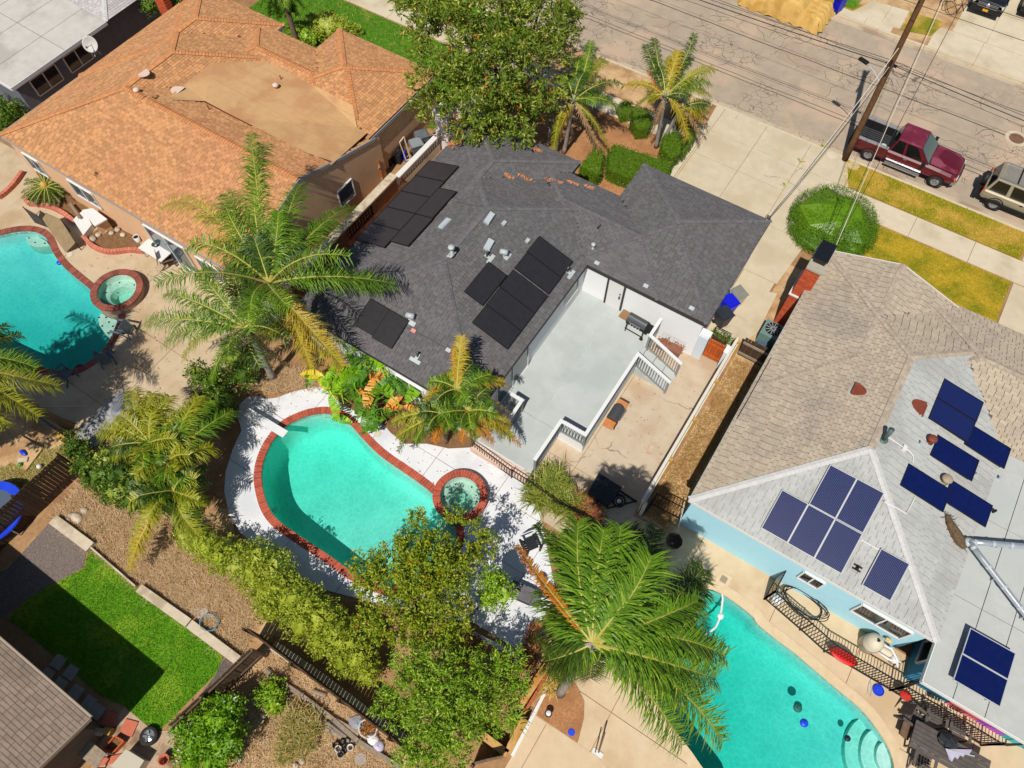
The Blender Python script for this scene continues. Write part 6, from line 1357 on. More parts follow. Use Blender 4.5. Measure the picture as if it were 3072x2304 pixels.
palm('dense dark feather palm in the front lawn beyond the orange roof', [((TL.x, TL.y, 0), TL)], [(0, s12(x, y, z), .3, c, .55) for x, y, z, c in ((40, 60, 2.4, 'g'), (120, 130, 1.6, 'd'), (200, 150, 1.4, 'd'), (270, 150, 1.4, 'd'), (340, 130, 1.6, 'd'), (400, 70, 2.2, 'g'), (160, 100, 2.2, 'd'), (300, 100, 2.2, 'd'), (240, 60, 3, 'g'), (100, -200, 4, 'g'), (330, -220, 4, 'g'), (430, -60, 3.4, 'g'), (0, -60, 3.4, 'g'))], tr=.18, width=.55, n=70, extra=2)
cy = s11(390, 1560, .55); t = thing('cycad', 'dark green cycad rosette with tan cone by the peach wall', 'cycad', (cy.x, cy.y, 0))
MB().lathe((cy.x, cy.y, 0), [(.16, 0), (.2, .3), (.18, .6)], 12).build('trunk', trunk_b, t); MB().blob(cy + Z3 * .25, .17, .17, .2).build('cone', mat('cycad_cone', (216, 176, 84), (226, 190, 104), scale=20, rough=.8, bump=.6), t, smooth=True)
for k in range(30):
 an = k * 2.399; L = random.uniform(1.1, 1.4); frond(t, cy + Z3 * .1, cy + Vector((math.cos(an) * L, math.sin(an) * L, random.uniform(-.25, .35))), .16, 'd', width=.17, n=44, droop=.15, lw=.03)
def leaf_cloud(blobs, n, size, asp=0.42, per=9, shell=0.55, droop=0.35, up=0.35, core=0.66, spread=0.5):
 """leaf clumps spread through blob volumes; returns an MB with folded leaf blades, plus a rough inner mass"""
 C = np.array([[b[0].x, b[0].y, b[0].z] for b in blobs]); Rr = np.array([[b[1], b[1], b[2] if len(b) > 2 else b[1]] for b in blobs])
 wgt = (Rr[:, 0] ** 2); wgt /= wgt.sum(); nc = max(1, n // per)
 idx = rng.choice(len(blobs), nc, p=wgt); dr = rng.normal(size=(nc, 3)); dr[:, 2] = np.where(dr[:, 2] < 0, dr[:, 2] * .75, dr[:, 2]); dr /= np.linalg.norm(dr, axis=1)[:, None]
 rad = shell + (1.06 - shell) * rng.random(nc)[:, None] ** 0.6
 ctr = C[idx] + dr * Rr[idx] * rad
 cc = np.repeat(ctr, per, 0); dd = np.repeat(dr, per, 0); m = len(cc)
 cc = cc + rng.normal(size=(m, 3)) * size * spread
 a = rng.normal(size=(m, 3)); a += dd * 0.9 + np.array([0, 0, up]); a /= np.linalg.norm(a, axis=1)[:, None]
 a[:, 2] -= droop * rng.random(m); a /= np.linalg.norm(a, axis=1)[:, None]
 s = np.cross(a, dd + rng.normal(size=(m, 3)) * .5); s /= (np.linalg.norm(s, axis=1)[:, None] + 1e-6); nrm = np.cross(s, a)
 L = size * rng.uniform(.65, 1.25, (m, 1)); Wd = L * asp * .5
 b0 = cc; tip = cc + a * L; ml = cc + a * L * .5 + s * Wd + nrm * Wd * .35; mr = cc + a * L * .5 - s * Wd + nrm * Wd * .35
 V = np.stack([b0, ml, tip, mr], 1).reshape(-1, 3); i = (np.arange(m) * 4).tolist()
 mb = MB(); mb.v = [tuple(x) for x in V]; mb.f = [f for k in i for f in ((k, k + 2, k + 1), (k, k + 3, k + 2))]
 if core:
  for b in blobs:
   if b[1] > .35: mb.blob(b[0], b[1] * core, b[1] * core, (b[2] if len(b) > 2 else b[1]) * core, 9, 6, .2)
 return mb
def tree(label, base, blobs, n, size, m, cat='tree', name='broadleaf_tree', group=None, tr=.16, dead=None, **k):
 base = Vector(base); t = thing(name, label, cat, (base.x, base.y, 0), group)
 leaf_cloud(blobs, n, size, **k).build('crown' if tr else 'foliage', m, t)
 if dead: leaf_cloud(blobs, dead[0], size * .9, per=5, core=0).build('dry_leaves', dead[1], t)
 if tr:
  top = sum((b[0] for b in blobs), Vector()) / len(blobs); fork = base.lerp(top, .45)
  MB().tube([base, base.lerp(fork, .5) + Vector((.05, -.04, 0)), fork], [tr * 1.3, tr, tr * .85], 9).build('trunk', wood, t, smooth=True)
  for b in sorted(blobs, key=lambda q: -q[1])[:9]:
   md = fork.lerp(b[0], .5) + Vector((random.uniform(-.2, .2), random.uniform(-.2, .2), .1)); MB().tube([fork, md, b[0]], [tr * .55, tr * .35, tr * .12], 6).build('limb', wood, t)
 return t
lf_big = leafmat('broad_leaf', (91, 115, 28), (141, 164, 45), (206, 201, 87), trans=.17)
lf_loq = leafmat('loquat_leaf', (108, 133, 20), (172, 191, 42), (205, 189, 46), trans=.17)
lf_oran = leafmat('rusty_leaf', (212, 117, 42), (191, 138, 42), (233, 159, 74), trans=.2)
lf_mid = leafmat('mid_leaf', (107, 152, 29), (162, 199, 48), (209, 220, 78), trans=.17)
lf_yel = leafmat('yellow_green_leaf', (157, 175, 44), (207, 217, 73), (215, 225, 106), trans=.3)
lf_dark = leafmat('dark_leaf', (63, 95, 27), (112, 146, 41), (171, 183, 73), trans=.17)
lf_box = leafmat('boxwood_leaf', (68, 101, 15), (105, 139, 29), (143, 165, 44), trans=.2)
lf_clip = leafmat('clipped_leaf', (80, 125, 13), (115, 157, 25), (115, 157, 25), trans=.2)
lf_lime = leafmat('lime_leaf', (103, 161, 19), (150, 200, 36), (194, 220, 75), trans=.3)
lf_spk = leafmat('spiky_leaf', (129, 137, 49), (183, 178, 78), (220, 195, 110), trans=.15)
lf_rose = leafmat('olive_needles', (137, 134, 61), (190, 171, 88), (232, 183, 122), trans=.15)
lf_brn = leafmat('rust_ground_cover', (159, 93, 54), (195, 122, 76), (134, 122, 61), trans=.1)
bt = [(z4(300, 250, 6.2), 2.0), (z4(560, 150, 7.6), 2.3), (z4(790, 200, 6.8), 2.0), (z4(240, 470, 5.2), 1.6), (z4(520, 460, 6.2), 1.8), (z4(800, 450, 5.2), 1.6), (z4(420, 640, 4.8), 1.4), (z4(640, 640, 4.6), 1.4), (z4(190, 625, 4.0), .8), (z4(720, 800, 3.9), .75), (z4(370, 770, 4.0), .8), (z4(960, 160, 5.6), 1.0), (z4(110, 90, 5.8), 1.2), (z4(480, -80, 7.8), 2.4), (z4(850, -20, 7.0), 2.0), (z4(200, -60, 6.6), 2.0), (z4(540, 750, 4.2), 1.0), (z4(100, 640, 3.8), .5), (z4(900, 330, 5.2), .9), (z4(800, 620, 4.0), .8), (z4(1010, 110, 5.4), .55)]
tree('big dark glossy broadleaf tree between the two houses and the street', (-17.2, 26.8, 0), bt, 30000, .24, lf_big, tr=.3, dead=(420, lf_oran), asp=.34, per=17, shell=.5, droop=.6, core=0, spread=.4)
t1 = [(s32(x, y, z), r) for x, y, z, r in ((930, 1590, 2.8, .7), (1130, 1530, 3.4, .8), (1300, 1420, 3.6, .75), (1470, 1480, 3.6, .8), (1620, 1610, 3.4, .8), (1780, 1500, 3.4, .55), (1910, 1380, 3.2, .5), (1340, 1170, 3.8, .36), (1640, 1140, 3.8, .34), (1800, 1230, 3.6, .28), (1290, 1280, 3.6, .35), (1500, 1330, 3.5, .5), (1400, 1600, 3.6, .9))] + [(s42(x, y, z), r) for x, y, z, r in ((1000, 130, 2.8, .7), (1300, 60, 3.4, .8), (1560, 160, 3.4, .8), (1650, 400, 3.0, .7), (1230, 320, 3.0, .75), (1100, 470, 2.6, .65), (1420, 460, 2.8, .75), (1640, 560, 2.4, .5), (1290, 520, 2.4, .5), (920, 420, 2.4, .5))]
tree('olive and orange tinged tree leaning over the right end of the brick edged pool', s42(1350, 650, 0), t1, 21000, .14, lf_loq, tr=.13, dead=(330, lf_oran), asp=.45, per=15, shell=.4, core=0, spread=.45)
t2 = [(s42(x, y, z), r) for x, y, z, r in ((1300, 780, 2.8, .75), (1500, 850, 3.0, .85), (1720, 880, 3.0, .8), (1930, 780, 2.6, .65), (2030, 900, 2.4, .55), (1280, 1000, 2.8, .75), (1560, 1060, 3.2, .9), (1850, 1090, 2.8, .75), (2060, 1180, 2.2, .5), (1450, 1230, 3.0, .85), (1660, 1330, 2.8, .8), (1400, 1470, 2.6, .7), (1600, 1590, 2.6, .7), (1270, 1570, 2.2, .55), (1060, 1110, 2.4, .5), (1960, 1320, 2.0, .35), (1750, 1200, 2.8, .7), (1180, 1230, 2.4, .5), (1350, 1660, 2.2, .6))] + [(s43(50, 880, 2.2), .4), (s43(40, 1000, 2.0), .4), (s43(0, 760, 2.2), .5)]
tree('bright green feathery tree between the back fence and the white terrace', s42(1700, 1250, 0), t2, 25000, .13, lf_mid, tr=.13, asp=.36, per=15, shell=.35, core=0, up=.1, spread=.45)
tree('small round headed tree on a thin stem over the white terrace', s42(1750, 420, 0), [(s42(1960, 120, 2.4), .55), (s42(2040, 220, 2.3), .5), (s42(1940, 240, 2.2), .45)], 1700, .13, lf_mid, tr=.04, asp=.45)
tree('lime green shrub with pale flowers beside the bottom dry yard', s41(1750, 1400, 0), [(s41(x, y, z), r) for x, y, z, r in ((1800, 1250, 1.3, .75), (1900, 1150, 1.2, .5), (1650, 1400, 1.2, .7), (1850, 1450, 1.3, .7), (1600, 1560, 1.1, .6), (1780, 1620, 1.1, .6), (1500, 1330, .9, .4), (1950, 1300, 1.0, .4))], 5200, .13, lf_lime, tr=.06, cat='shrub', name='flowering_shrub', dead=(160, mat('pale_petal', (230, 228, 246), rough=.6)), asp=.5)
def shrub(label, blobs, n, size, m, name='shrub', cat='shrub', **k):
 return tree(label, (blobs[0][0].x, blobs[0][0].y, 0), blobs, n, size, m, cat=cat, name=name, tr=0, **k)
hed = [(s31(1560, 1330, .9), .5, .7), (s31(1700, 1400, 1.1), .65, .9), (s31(1850, 1480, 1.2), .75, 1.0), (s31(2020, 1560, 1.2), .8, 1.0)] + [(s32(x, y, 1.3), .8, 1.0) for x, y in ((30, 1520), (160, 1610))] + [(s42(x, y, z), r, .95) for x, y, z, r in ((20, 60, 1.3, .8), (150, 190, 1.35, .85), (300, 260, 1.35, .85), (430, 330, 1.35, .85), (380, 460, 1.3, .7), (560, 430, 1.3, .8), (660, 540, 1.3, .8), (560, 620, 1.2, .6), (760, 640, 1.2, .75), (740, 760, 1.2, .6), (860, 760, 1.2, .65), (930, 860, 1.1, .5), (130, 330, 1.2, .6), (900, 640, 1.1, .5))]
shrub('long yellow green hedge along the lower edge of the brick edged pool', hed, 24000, .1, lf_yel, name='hedge', cat='hedge', asp=.6, per=7, shell=.62, core=.7, up=.7, droop=.15)
dh = [(s31(x, y, z), r, .6) for x, y, z, r in ((640, 600, .8, .5), (720, 720, .9, .6), (860, 700, 1.0, .6), (850, 830, 1.0, .65), (990, 820, 1.1, .7), (1000, 950, 1.0, .65), (1130, 900, 1.1, .65), (1120, 1030, .9, .55), (920, 950, .8, .5), (1250, 1000, .9, .5), (760, 830, .7, .4), (620, 520, .8, .35))]
shrub('dark green ivy hedge below the yellow green palms', dh, 6800, .12, lf_dark, name='hedge', cat='hedge', asp=.6, per=7, shell=.7, core=.8, up=.6, dead=(700, lf_yel))
shrub('dark leafy shrub under the lower feather palm', [(s21(1650, 1560, 1.0), .55, .8), (s21(1950, 1420, 1.2), .6, .9), (s21(2000, 1560, 1.1), .6, .9), (s31(1750, 60, 1.1), .6, .9), (s31(1850, 200, 1.0), .6, .8), (s31(1780, 330, .9), .55, .7), (s31(1680, 200, .9), .5, .7)], 5200, .12, lf_dark, asp=.5)
rb = s24(640, 330, 0); rb = Vector((1.25, 28.75, 0))
shrub('large round clipped bush at the street corner of the blue house', [(s24(635, 270, .62), 2.05, 1.02), (s24(700, 330, .55), 1.75, .9), (s24(560, 330, .5), 1.75, .85), (s24(700, 440, .35), 1.15, .7)], 42000, .055, lf_clip, name='clipped_bush', cat='bush', asp=.7, per=5, shell=.93, core=.92, up=.2, spread=1.0, droop=.8)
def box_hedge(label, pts, h, n, m=None, size=.07):
 P = [xy(p) for p in pts]; t = thing('box_hedge', label, 'hedge', (*P[0], 0)); mb = MB(); mb.prism(offset_loop(P, -.06), 0, h - .06)
 x0, x1, y0, y1 = min(p[0] for p in P), max(p[0] for p in P), min(p[1] for p in P), max(p[1] for p in P); per = sum(math.hypot(P[i][0] - P[i - 1][0], P[i][1] - P[i - 1][1]) for i in range(len(P)))
 pts_, nr = [], []
 A = abs(area2(P)) / 2; nt = int(n * A / (A + per * h))
 while len(pts_) < nt:
  p = (random.uniform(x0, x1), random.uniform(y0, y1))
  if inside(p, P): pts_.append((*p, h + random.uniform(-.05, .04))); nr.append((0, 0, 1))
 for k in range(n - nt):
  i = random.randrange(len(P)); a, b = P[i], P[(i + 1) % len(P)]; f = random.random(); L = math.hypot(b[0] - a[0], b[1] - a[1]) or 1; sg = 1 if area2(P) > 0 else -1
  pts_.append((a[0] + (b[0] - a[0]) * f, a[1] + (b[1] - a[1]) * f, random.uniform(.05, h))); nr.append((sg * (b[1] - a[1]) / L, -sg * (b[0] - a[0]) / L, .3))
 c = np.array(pts_) + rng.normal(size=(len(pts_), 3)) * .03; dd = np.array(nr); a = rng.normal(size=c.shape) * .8 + dd; a /= np.linalg.norm(a, axis=1)[:, None]
 s = np.cross(a, rng.normal(size=c.shape)); s /= np.linalg.norm(s, axis=1)[:, None]; L = size * rng.uniform(.7, 1.3, (len(c), 1))
 V = np.stack([c, c + a * L * .5 + s * L * .3, c + a * L, c + a * L * .5 - s * L * .3], 1).reshape(-1, 3); i0 = len(mb.v); mb.v += [tuple(x) for x in V]; mb.f += [(i0 + 4 * k, i0 + 4 * k + 1, i0 + 4 * k + 2, i0 + 4 * k + 3) for k in range(len(c))]
 mb.build('foliage', m or lf_box, t); return t
box_hedge('long clipped box hedge in front of the charcoal roof corner', [s13(800, 1250, .9), s13(860, 1190, .9), s13(1330, 1340, .9), s13(1300, 1430, .9), s13(990, 1480, .9), s13(790, 1400, .9)], .9, 5200)
box_hedge('short box hedge behind the leaf strewn roof step', [s13(560, 1370, .9), s13(630, 1290, .9), s13(700, 1200, .9), s13(770, 1260, .9), s13(740, 1420, .9), s13(700, 1450, .9)], .9, 2200)
box_hedge('clipped box mound between the right palm and the driveway', [s13(1235, 1230, .9), s13(1260, 1120, .9), s13(1340, 1090, .9), s13(1420, 1140, .9), s13(1400, 1270, .9), s13(1320, 1320, .9)], .95, 2600)
box_hedge('box mound under the dead fronds beside the driveway', [s13(1420, 1200, .7), s13(1450, 1080, .7), s13(1530, 1080, .7), s13(1500, 1170, .7), s13(1420, 1290, .7)], .8, 1300)
box_hedge('box mound between the two front yard palms', [s13(990, 980, .8), s13(1010, 880, .8), s13(1120, 900, .8), s13(1170, 960, .8), s13(1140, 1060, .8), s13(1040, 1070, .8)], .8, 1800)
box_hedge('small box mound behind the left palm at the path', [s13(880, 870, .7), s13(930, 820, .7), s13(1000, 850, .7), s13(1000, 930, .7), s13(910, 940, .7)], .7, 900)
box_hedge('box mound behind the right palm near the sidewalk', [s13(1340, 860, .8), s13(1480, 850, .8), s13(1560, 930, .8), s13(1500, 1000, .8), s13(1380, 980, .8)], .8, 1300)
shrub('yellow green mounded shrub on the front lawn behind the orange roof', [(s12(600, 210, .7), 1.0, .7), (s12(700, 230, .7), .8, .6), (s12(540, 260, .5), .6, .5), (s12(800, 250, .4), .5, .35)], 3600, .11, lf_yel, asp=.55)
shrub('small green shrub against the orange roof step', [(s12(400, 290, .6), .55, .5), (s12(470, 320, .5), .45, .45), (s12(320, 250, .4), .5, .4)], 1800, .11, lf_mid, asp=.5)
shrub('leafy bush behind the brick chimney at the top rim', [(s11(1480, 70, 2.6), .7, .6), (s11(1240, 40, 2.4), .55, .6), (s11(1570, 20, 2.6), .6, .5), (s11(1400, 20, 2.8), .6, .5)], 2400, .14, lf_dark, asp=.55)
shrub('dark shrub at the left rim beside the orange roof corner', [(s11(40, 950, 1.2), .7, .8), (s11(110, 900, 1.4), .5, .6), (s11(-60, 880, 1.2), .8, .9), (s11(30, 1050, .8), .5, .6)], 3000, .14, lf_dark, asp=.5, dead=(200, lf_lime))
shrub('round green shrub by the stacked timber in the bottom dry yard', [(s42(130, 1020, .5), .5, .5), (s42(150, 1120, .4), .4, .4), (s42(80, 1060, .4), .35, .4)], 1700, .11, lf_mid, asp=.5)
def spiky(label, blobs, n, L, m, name='spiky_plant', w=.03, up=.8):
 t = thing(name, label, 'plant', (blobs[0][0].x, blobs[0][0].y, 0)); mb = MB()
 for (c, r) in blobs:
  for k in range(int(n / len(blobs))):
   a = random.uniform(0, 6.28); q = c + Vector((random.gauss(0, r * .45), random.gauss(0, r * .45), random.uniform(-.1, .1))); d_ = Vector((math.cos(a), math.sin(a), random.uniform(.1, up) * 1.3)).normalized(); l = L * random.uniform(.6, 1.2); s_ = d_.cross(Z3).normalized() * w
   m1 = q + d_ * l * .55; tp = m1 + (d_ + Vector((0, 0, -.45))).normalized() * l * .45; i = len(mb.v); mb.v += [tuple(q - s_ * .6), tuple(q + s_ * .6), tuple(m1 + s_ * .5), tuple(m1 - s_ * .5), tuple(tp)]; mb.f += [(i, i + 1, i + 2, i + 3), (i + 3, i + 2, i + 4)]
 mb.build('leaves', m, t); return t
spiky('bushy spiky green plant at the low iron fence', [(sB(400, 720, .4), .7), (sB(480, 820, .4), .7), (sB(330, 800, .3), .5), (sB(560, 870, .3), .5), (sB(440, 660, .35), .4)], 1500, .75, leafmat('fortnight_leaf', (107, 127, 41), (163, 173, 63), (207, 195, 98), trans=.2))
spiky('brown dry spiky plant behind the low iron fence', [(sB(700, 870, .3), .5), (sB(760, 960, .3), .5), (sB(660, 950, .2), .4), (sB(720, 1060, .2), .5)], 900, .6, lf_brn)
spiky('olive rosemary mound in the bottom dry yard', [(s42(330, 1250, .4), .5), (s42(430, 1300, .4), .5), (s42(300, 1400, .3), .5), (s42(400, 1450, .3), .4), (s42(250, 1520, .2), .35)], 1800, .4, lf_rose, w=.02)
spiky('small grey dead agave under the yellow green palms', [(z3(520, 760, .3), .15)], 40, .45, palm_b, w=.03)
spiky('green grassy plant in the dark gap of the lower planter', [(s43(30, 1280, .5), .2), (s42(2150, 1250, .5), .2)], 70, .6, lf_mid)
spiky('low red brown ground cover beside the white terrace corner', [(s43(170, 620, .1), .35), (s43(130, 760, .1), .35), (s43(200, 500, .1), .25), (s42(1800, 640, .2), .4), (s42(1700, 730, .2), .3)], 1100, .28, lf_brn)
spiky('golden ornamental grass under the big palm trunk', [(s43(380, 880, .2), .3), (s43(320, 960, .2), .3)], 420, .55, leafmat('straw_leaf', (218, 180, 89), (237, 201, 117), (201, 159, 74), trans=.15))
spiky('small green weeds by the verge corner', [(s14(545, 1215, .0), .12), (s14(360, 1345, 0), .1), (s14(225, 1545, 0), .06)], 60, .22, lf_yel)
ban_g = leafmat('banana_leaf', (137, 193, 24), (171, 224, 41), (195, 232, 61), trans=.32); ban_d = leafmat('banana_leaf_dark', (73, 129, 29), (112, 168, 41), (134, 183, 61), trans=.25); ban_o = leafmat('banana_leaf_dry', (250, 181, 81), (250, 154, 61), (244, 195, 110), trans=.15); ban_y = leafmat('banana_leaf_yellow', (250, 220, 49), (250, 239, 73), (244, 195, 61), trans=.25)
def big_leaf_mesh(seed, m):
 r_ = random.Random(seed); n = 12; mb = MB(); prev = None
 for k in range(n):
  u0, u1 = k / n, (k + .9) / n
  for sg in (-1, 1):
   w0, w1 = [.5 * math.sin(math.pi * min(1, .06 + .92 * u)) ** .6 * (.42) for u in (u0, u1)]; j = r_.uniform(-.03, .03); gap = .0 if r_.random() < .6 else .04
   zz = lambda u: .25 * u - .55 * u * u; e = r_.uniform(-.05, .02)
   a, b = (u0 + gap, 0, zz(u0)), (u1, 0, zz(u1)); c = (u1 + .06, sg * w1, zz(u1) + .06 + e); d2 = (u0 + gap + .06, sg * w0, zz(u0) + .06 + e)
   mb.quad(a, b, c, d2) if sg > 0 else mb.quad(d2, c, b, a)
 mb.bar((-.35, 0, -.12), (0, 0, 0), .03, .03)
 me = bpy.data.meshes.new('leaf'); me.from_pydata(mb.v, [], mb.f); me.materials.append(m); return me
BL = {c: [big_leaf_mesh(i * 7 + j, m) for i in range(3)] for j, (c, m) in enumerate((('g', ban_g), ('d', ban_d), ('o', ban_o), ('y', ban_y)))}
def big_plant(label, base, leaves):
 t = thing('banana_plant', label, 'plant', (base.x, base.y, 0))
 for k in range(5):
  q = Vector((base.x + random.uniform(-.5, .5), base.y + random.uniform(-.5, .5), 0)); MB().tube([q, q + Vector((random.uniform(-.2, .2), random.uniform(-.2, .2), 1.6))], [.07, .04], 7).build('stem', ban_d, t)
 for (p, ang, L, c) in [(p, a, L * 1.25, c) for p, a, L, c in leaves] + [(p + Vector((random.uniform(-.35, .35), random.uniform(-.35, .35), random.uniform(-.35, 0))), a + random.uniform(1, 5), L * 1.1, 'd' if c == 'o' or random.random() < .4 else c) for p, a, L, c in leaves]:
  o = link(bpy.data.objects.new('leaf', random.choice(BL[c]))); o.parent = t; d_ = Vector((math.cos(ang), math.sin(ang), random.uniform(-.3, .35))).normalized()
  s_ = d_.cross(Z3).normalized(); n_ = s_.cross(d_); M = Matrix.Identity(4); roll = random.uniform(-.5, .5); s2 = s_ * math.cos(roll) + n_ * math.sin(roll); n2 = s2.cross(d_)
  for i in range(3): M[i][0], M[i][1], M[i][2], M[i][3] = d_[i] * L, -s2[i] * L, n2[i] * L, (p - d_ * L * .5)[i] - root_off(t)[i]
  o.matrix_local = M
up_left = lambda: random.uniform(0, 6.28)
lv1 = [(s22(x, y, z), random.uniform(0, 6.28), L, c) for x, y, z, L, c in ((720, 990, 3.0, 1.2, 'g'), (760, 1000, 3.0, 1.0, 'g'), (600, 960, 2.6, 1.0, 'd'), (640, 1020, 2.8, 1.1, 'd'), (560, 1040, 2.2, .9, 'd'), (700, 1080, 2.6, 1.1, 'd'), (800, 1060, 2.6, 1.0, 'd'), (620, 1130, 2.2, 1.0, 'd'), (730, 1180, 2.2, 1.0, 'd'), (560, 1180, 1.8, .9, 'd'), (680, 930, 2.4, .8, 'd'), (850, 1080, 2.6, .7, 'o'))]
big_plant('upper bird of paradise clump in the shade of the tall palm', s22(680, 1200, 0), lv1)
lv2 = [(s22(x, y, z), random.uniform(0, 6.28), L, c) for x, y, z, L, c in ((790, 1250, 2.4, .9, 'g'), (840, 1340, 2.4, 1.0, 'g'), (900, 1330, 2.4, .9, 'g'), (980, 1440, 2.5, 1.2, 'g'), (1000, 1380, 2.6, 1.1, 'g'), (1040, 1420, 2.4, 1.0, 'g'), (1110, 1425, 2.4, 1.0, 'g'), (730, 1220, 2.2, .8, 'g'), (930, 1380, 2.2, 1.0, 'd'), (760, 1530, 1.9, 1.1, 'g'), (620, 1560, 1.6, 1.0, 'g'), (860, 1590, 1.9, 1.0, 'd'), (460, 1560, 1.5, .9, 'y'), (600, 1380, 1.8, .7, 'd'), (940, 1560, 1.6, .8, 'o'), (1040, 1560, 1.6, .7, 'o'), (700, 1460, 1.8, .9, 'd'), (820, 1460, 2.0, .9, 'd'), (690, 1580, 1.6, 1.0, 'g'))]
big_plant('bright bird of paradise clump beside the rear dark panels', s22(900, 1520, 0), lv2)
lv3 = [(s32(x, y, z), a if a is not None else random.uniform(0, 6.28), L, c) for x, y, z, a, L, c in ((645, 140, 1.0, -1.2, 1.0, 'g'), (665, 245, .9, -1.0, .9, 'g'), (750, 30, 1.7, None, 1.0, 'g'), (830, 50, 1.7, None, 1.0, 'd'), (1045, 100, 1.9, None, 1.3, 'g'), (1325, 105, 1.9, -1.6, 1.0, 'g'), (955, 120, 1.6, -1.4, 1.2, 'o'), (960, 290, 1.0, -.9, 1.2, 'd'), (885, 215, 1.2, -1.2, 1.0, 'd'), (620, 50, 1.4, None, 1.0, 'g'), (905, 370, .8, -1.1, .8, 'd'), (1090, 60, 1.9, None, 1.1, 'd'), (1180, 120, 1.8, None, 1.1, 'd'), (1220, 60, 1.9, None, 1.0, 'd'), (870, 150, 1.2, None, .6, 'o'), (1120, 260, .7, None, .7, 'o'), (1290, 260, .7, None, .6, 'o'), (1440, 270, .7, None, .5, 'o'), (560, 30, 1.2, None, .9, 'y'), (800, 150, 1.2, None, .9, 'd'), (1150, 200, 1.0, None, .8, 'o'))]
big_plant('ragged bird of paradise clump leaning over the white terrace', s32(950, 130, 0), lv3)
sheet('planter_bed', [xy(s32(*p)) for p in ((560, 60), (640, 180), (760, 250), (880, 330), (1040, 380), (1120, 470), (1230, 560), (1420, 560), (1600, 600), (1800, 590), (1860, 500), (1500, 100), (1100, -100), (600, -80))], 0.05, bed_m)
lt = thing('leaf_pile', 'tangle of dry orange and pink leaves below the bird of paradise', 'fallen leaves', tuple(s32(1200, 240, 0)))
leaf_cloud([(s32(x, y, .35), r, .3) for x, y, r in ((1120, 240, .5), (1220, 200, .5), (1180, 320, .45), (1300, 250, .5), (780, 180, .3), (960, 60, .3))], 900, .2, core=0, asp=.3).build('leaves', leafmat('dry_tangle', (178, 128, 98), (150, 104, 74), (206, 170, 140), trans=.1), lt)['kind'] = 'stuff'
def blades(name, label_poly, n, h, w_, m, z=0.02, lean=.5):
 xs = [p[0] for p in label_poly]; ys = [p[1] for p in label_poly]; pts = []
 while len(pts) < n:
  p = (random.uniform(min(xs), max(xs)), random.uniform(min(ys), max(ys)))
  if inside(p, label_poly): pts.append(p)
 c = np.c_[np.array(pts), np.full(n, z)]; a = rng.uniform(0, 6.28, n); hh = h * rng.uniform(.5, 1.3, n); s = np.c_[np.cos(a), np.sin(a), np.zeros(n)] * w_; tip = c + np.c_[rng.normal(size=n) * lean * hh, rng.normal(size=n) * lean * hh, hh]
 V = np.stack([c - s, c + s, tip], 1).reshape(-1, 3)
 o = mesh_obj(name, V, np.arange(n * 3).reshape(-1, 3), m); o['kind'] = 'stuff'; return o
gr_t = leafmat('turf_blade', (92, 142, 18), (126, 166, 34), (160, 184, 60), trans=.25); gr_d = leafmat('dry_blade', (215, 190, 37), (250, 217, 73), (159, 166, 29), trans=.25); gr_s = leafmat('straw', (240, 206, 156), (216, 174, 126), (246, 222, 182), trans=.1); gr_g = leafmat('lawn_blade', (81, 151, 20), (127, 185, 34), (232, 215, 110), trans=.3)
blades('grass', TURF, 26000, .06, .012, gr_t); blades('grass', LV, 16000, .06, .012, gr_d, .03); blades('grass', LB, 20000, .06, .012, gr_d, .03)
blades('grass', [(-37.5, 24.3), (-21.2, 24.5), (-21.2, 30.9), (-37.5, 30.9)], 20000, .1, .018, gr_g)
slope = [xy(s31(440, 1180)), xy(s31(720, 830)), xy(s31(1300, 1150)), xy(s31(1500, 1350)), xy(s32(0, 1659)), xy(s42(0, 420)), xy(s41(2000, 790)), xy(s41(1140, 150))]
blades('straw', slope, 24000, .16, .012, gr_s, lean=1.4)
blades('straw', [xy(s42(*p)) for p in ((130, 660), (860, 1200), (1240, 1480), (1200, 1659), (1200, 2000), (-300, 2000), (-200, 1100))], 16000, .1, .012, gr_s, lean=1.4)
blades('straw', [(-.5, 10.9), (.6, 10.9), (.7, 20), (-.5, 20)], 7000, .1, .012, leafmat('weedy', (206, 164, 96), (182, 140, 74), (146, 132, 56), trans=.2), lean=1.2)
blades('straw', [xy(s31(*p)) for p in ((-100, 800), (300, 640), (560, 560), (560, 690), (100, 1130), (-100, 1100))], 6000, .1, .012, leafmat('pale_grass', (212, 201, 117), (191, 187, 95), (233, 223, 159), trans=.2), lean=1.0)
blades('straw', [xy(s22(*p)) for p in ((40, 1450), (560, 1580), (640, 1659), (100, 1720), (-100, 1650))], 3500, .2, .012, gr_s, lean=1.4)
def scatter(name, label, outline, n, z, m, size=.05):
 xs = [p[0] for p in outline]; ys = [p[1] for p in outline]; mb = MB()
 while len(mb.f) < n:
  p = Vector((random.uniform(min(xs), max(xs)), random.uniform(min(ys), max(ys)), z + .012))
  if not inside((p.x, p.y), outline) or inside((p.x, p.y), MAIN) or inside((p.x, p.y), LEFT) or math.hypot(p.x - SPA_M[0], p.y - SPA_M[1]) < SPA_MR + .3: continue
  a = random.uniform(0, 6.28); u = Vector((math.cos(a), math.sin(a), random.uniform(-.1, .25))) * size * random.uniform(.5, 1.4); v = Vector((-u.y, u.x, 0)) * .45; mb.poly([p - u, p + v, p + u, p - v])
 o = solo(name, mb, m, label, 'fallen leaves'); o['kind'] = 'stuff'
lv = leafmat('fallen_leaf', (150, 110, 66), (190, 150, 96), (110, 84, 56), trans=.0)
scatter('leaf_litter', 'sparse fallen leaves on the white terrace', [p for p in WD if p[0] > -9 or p[1] > 5], 260, .03, lv, .04)
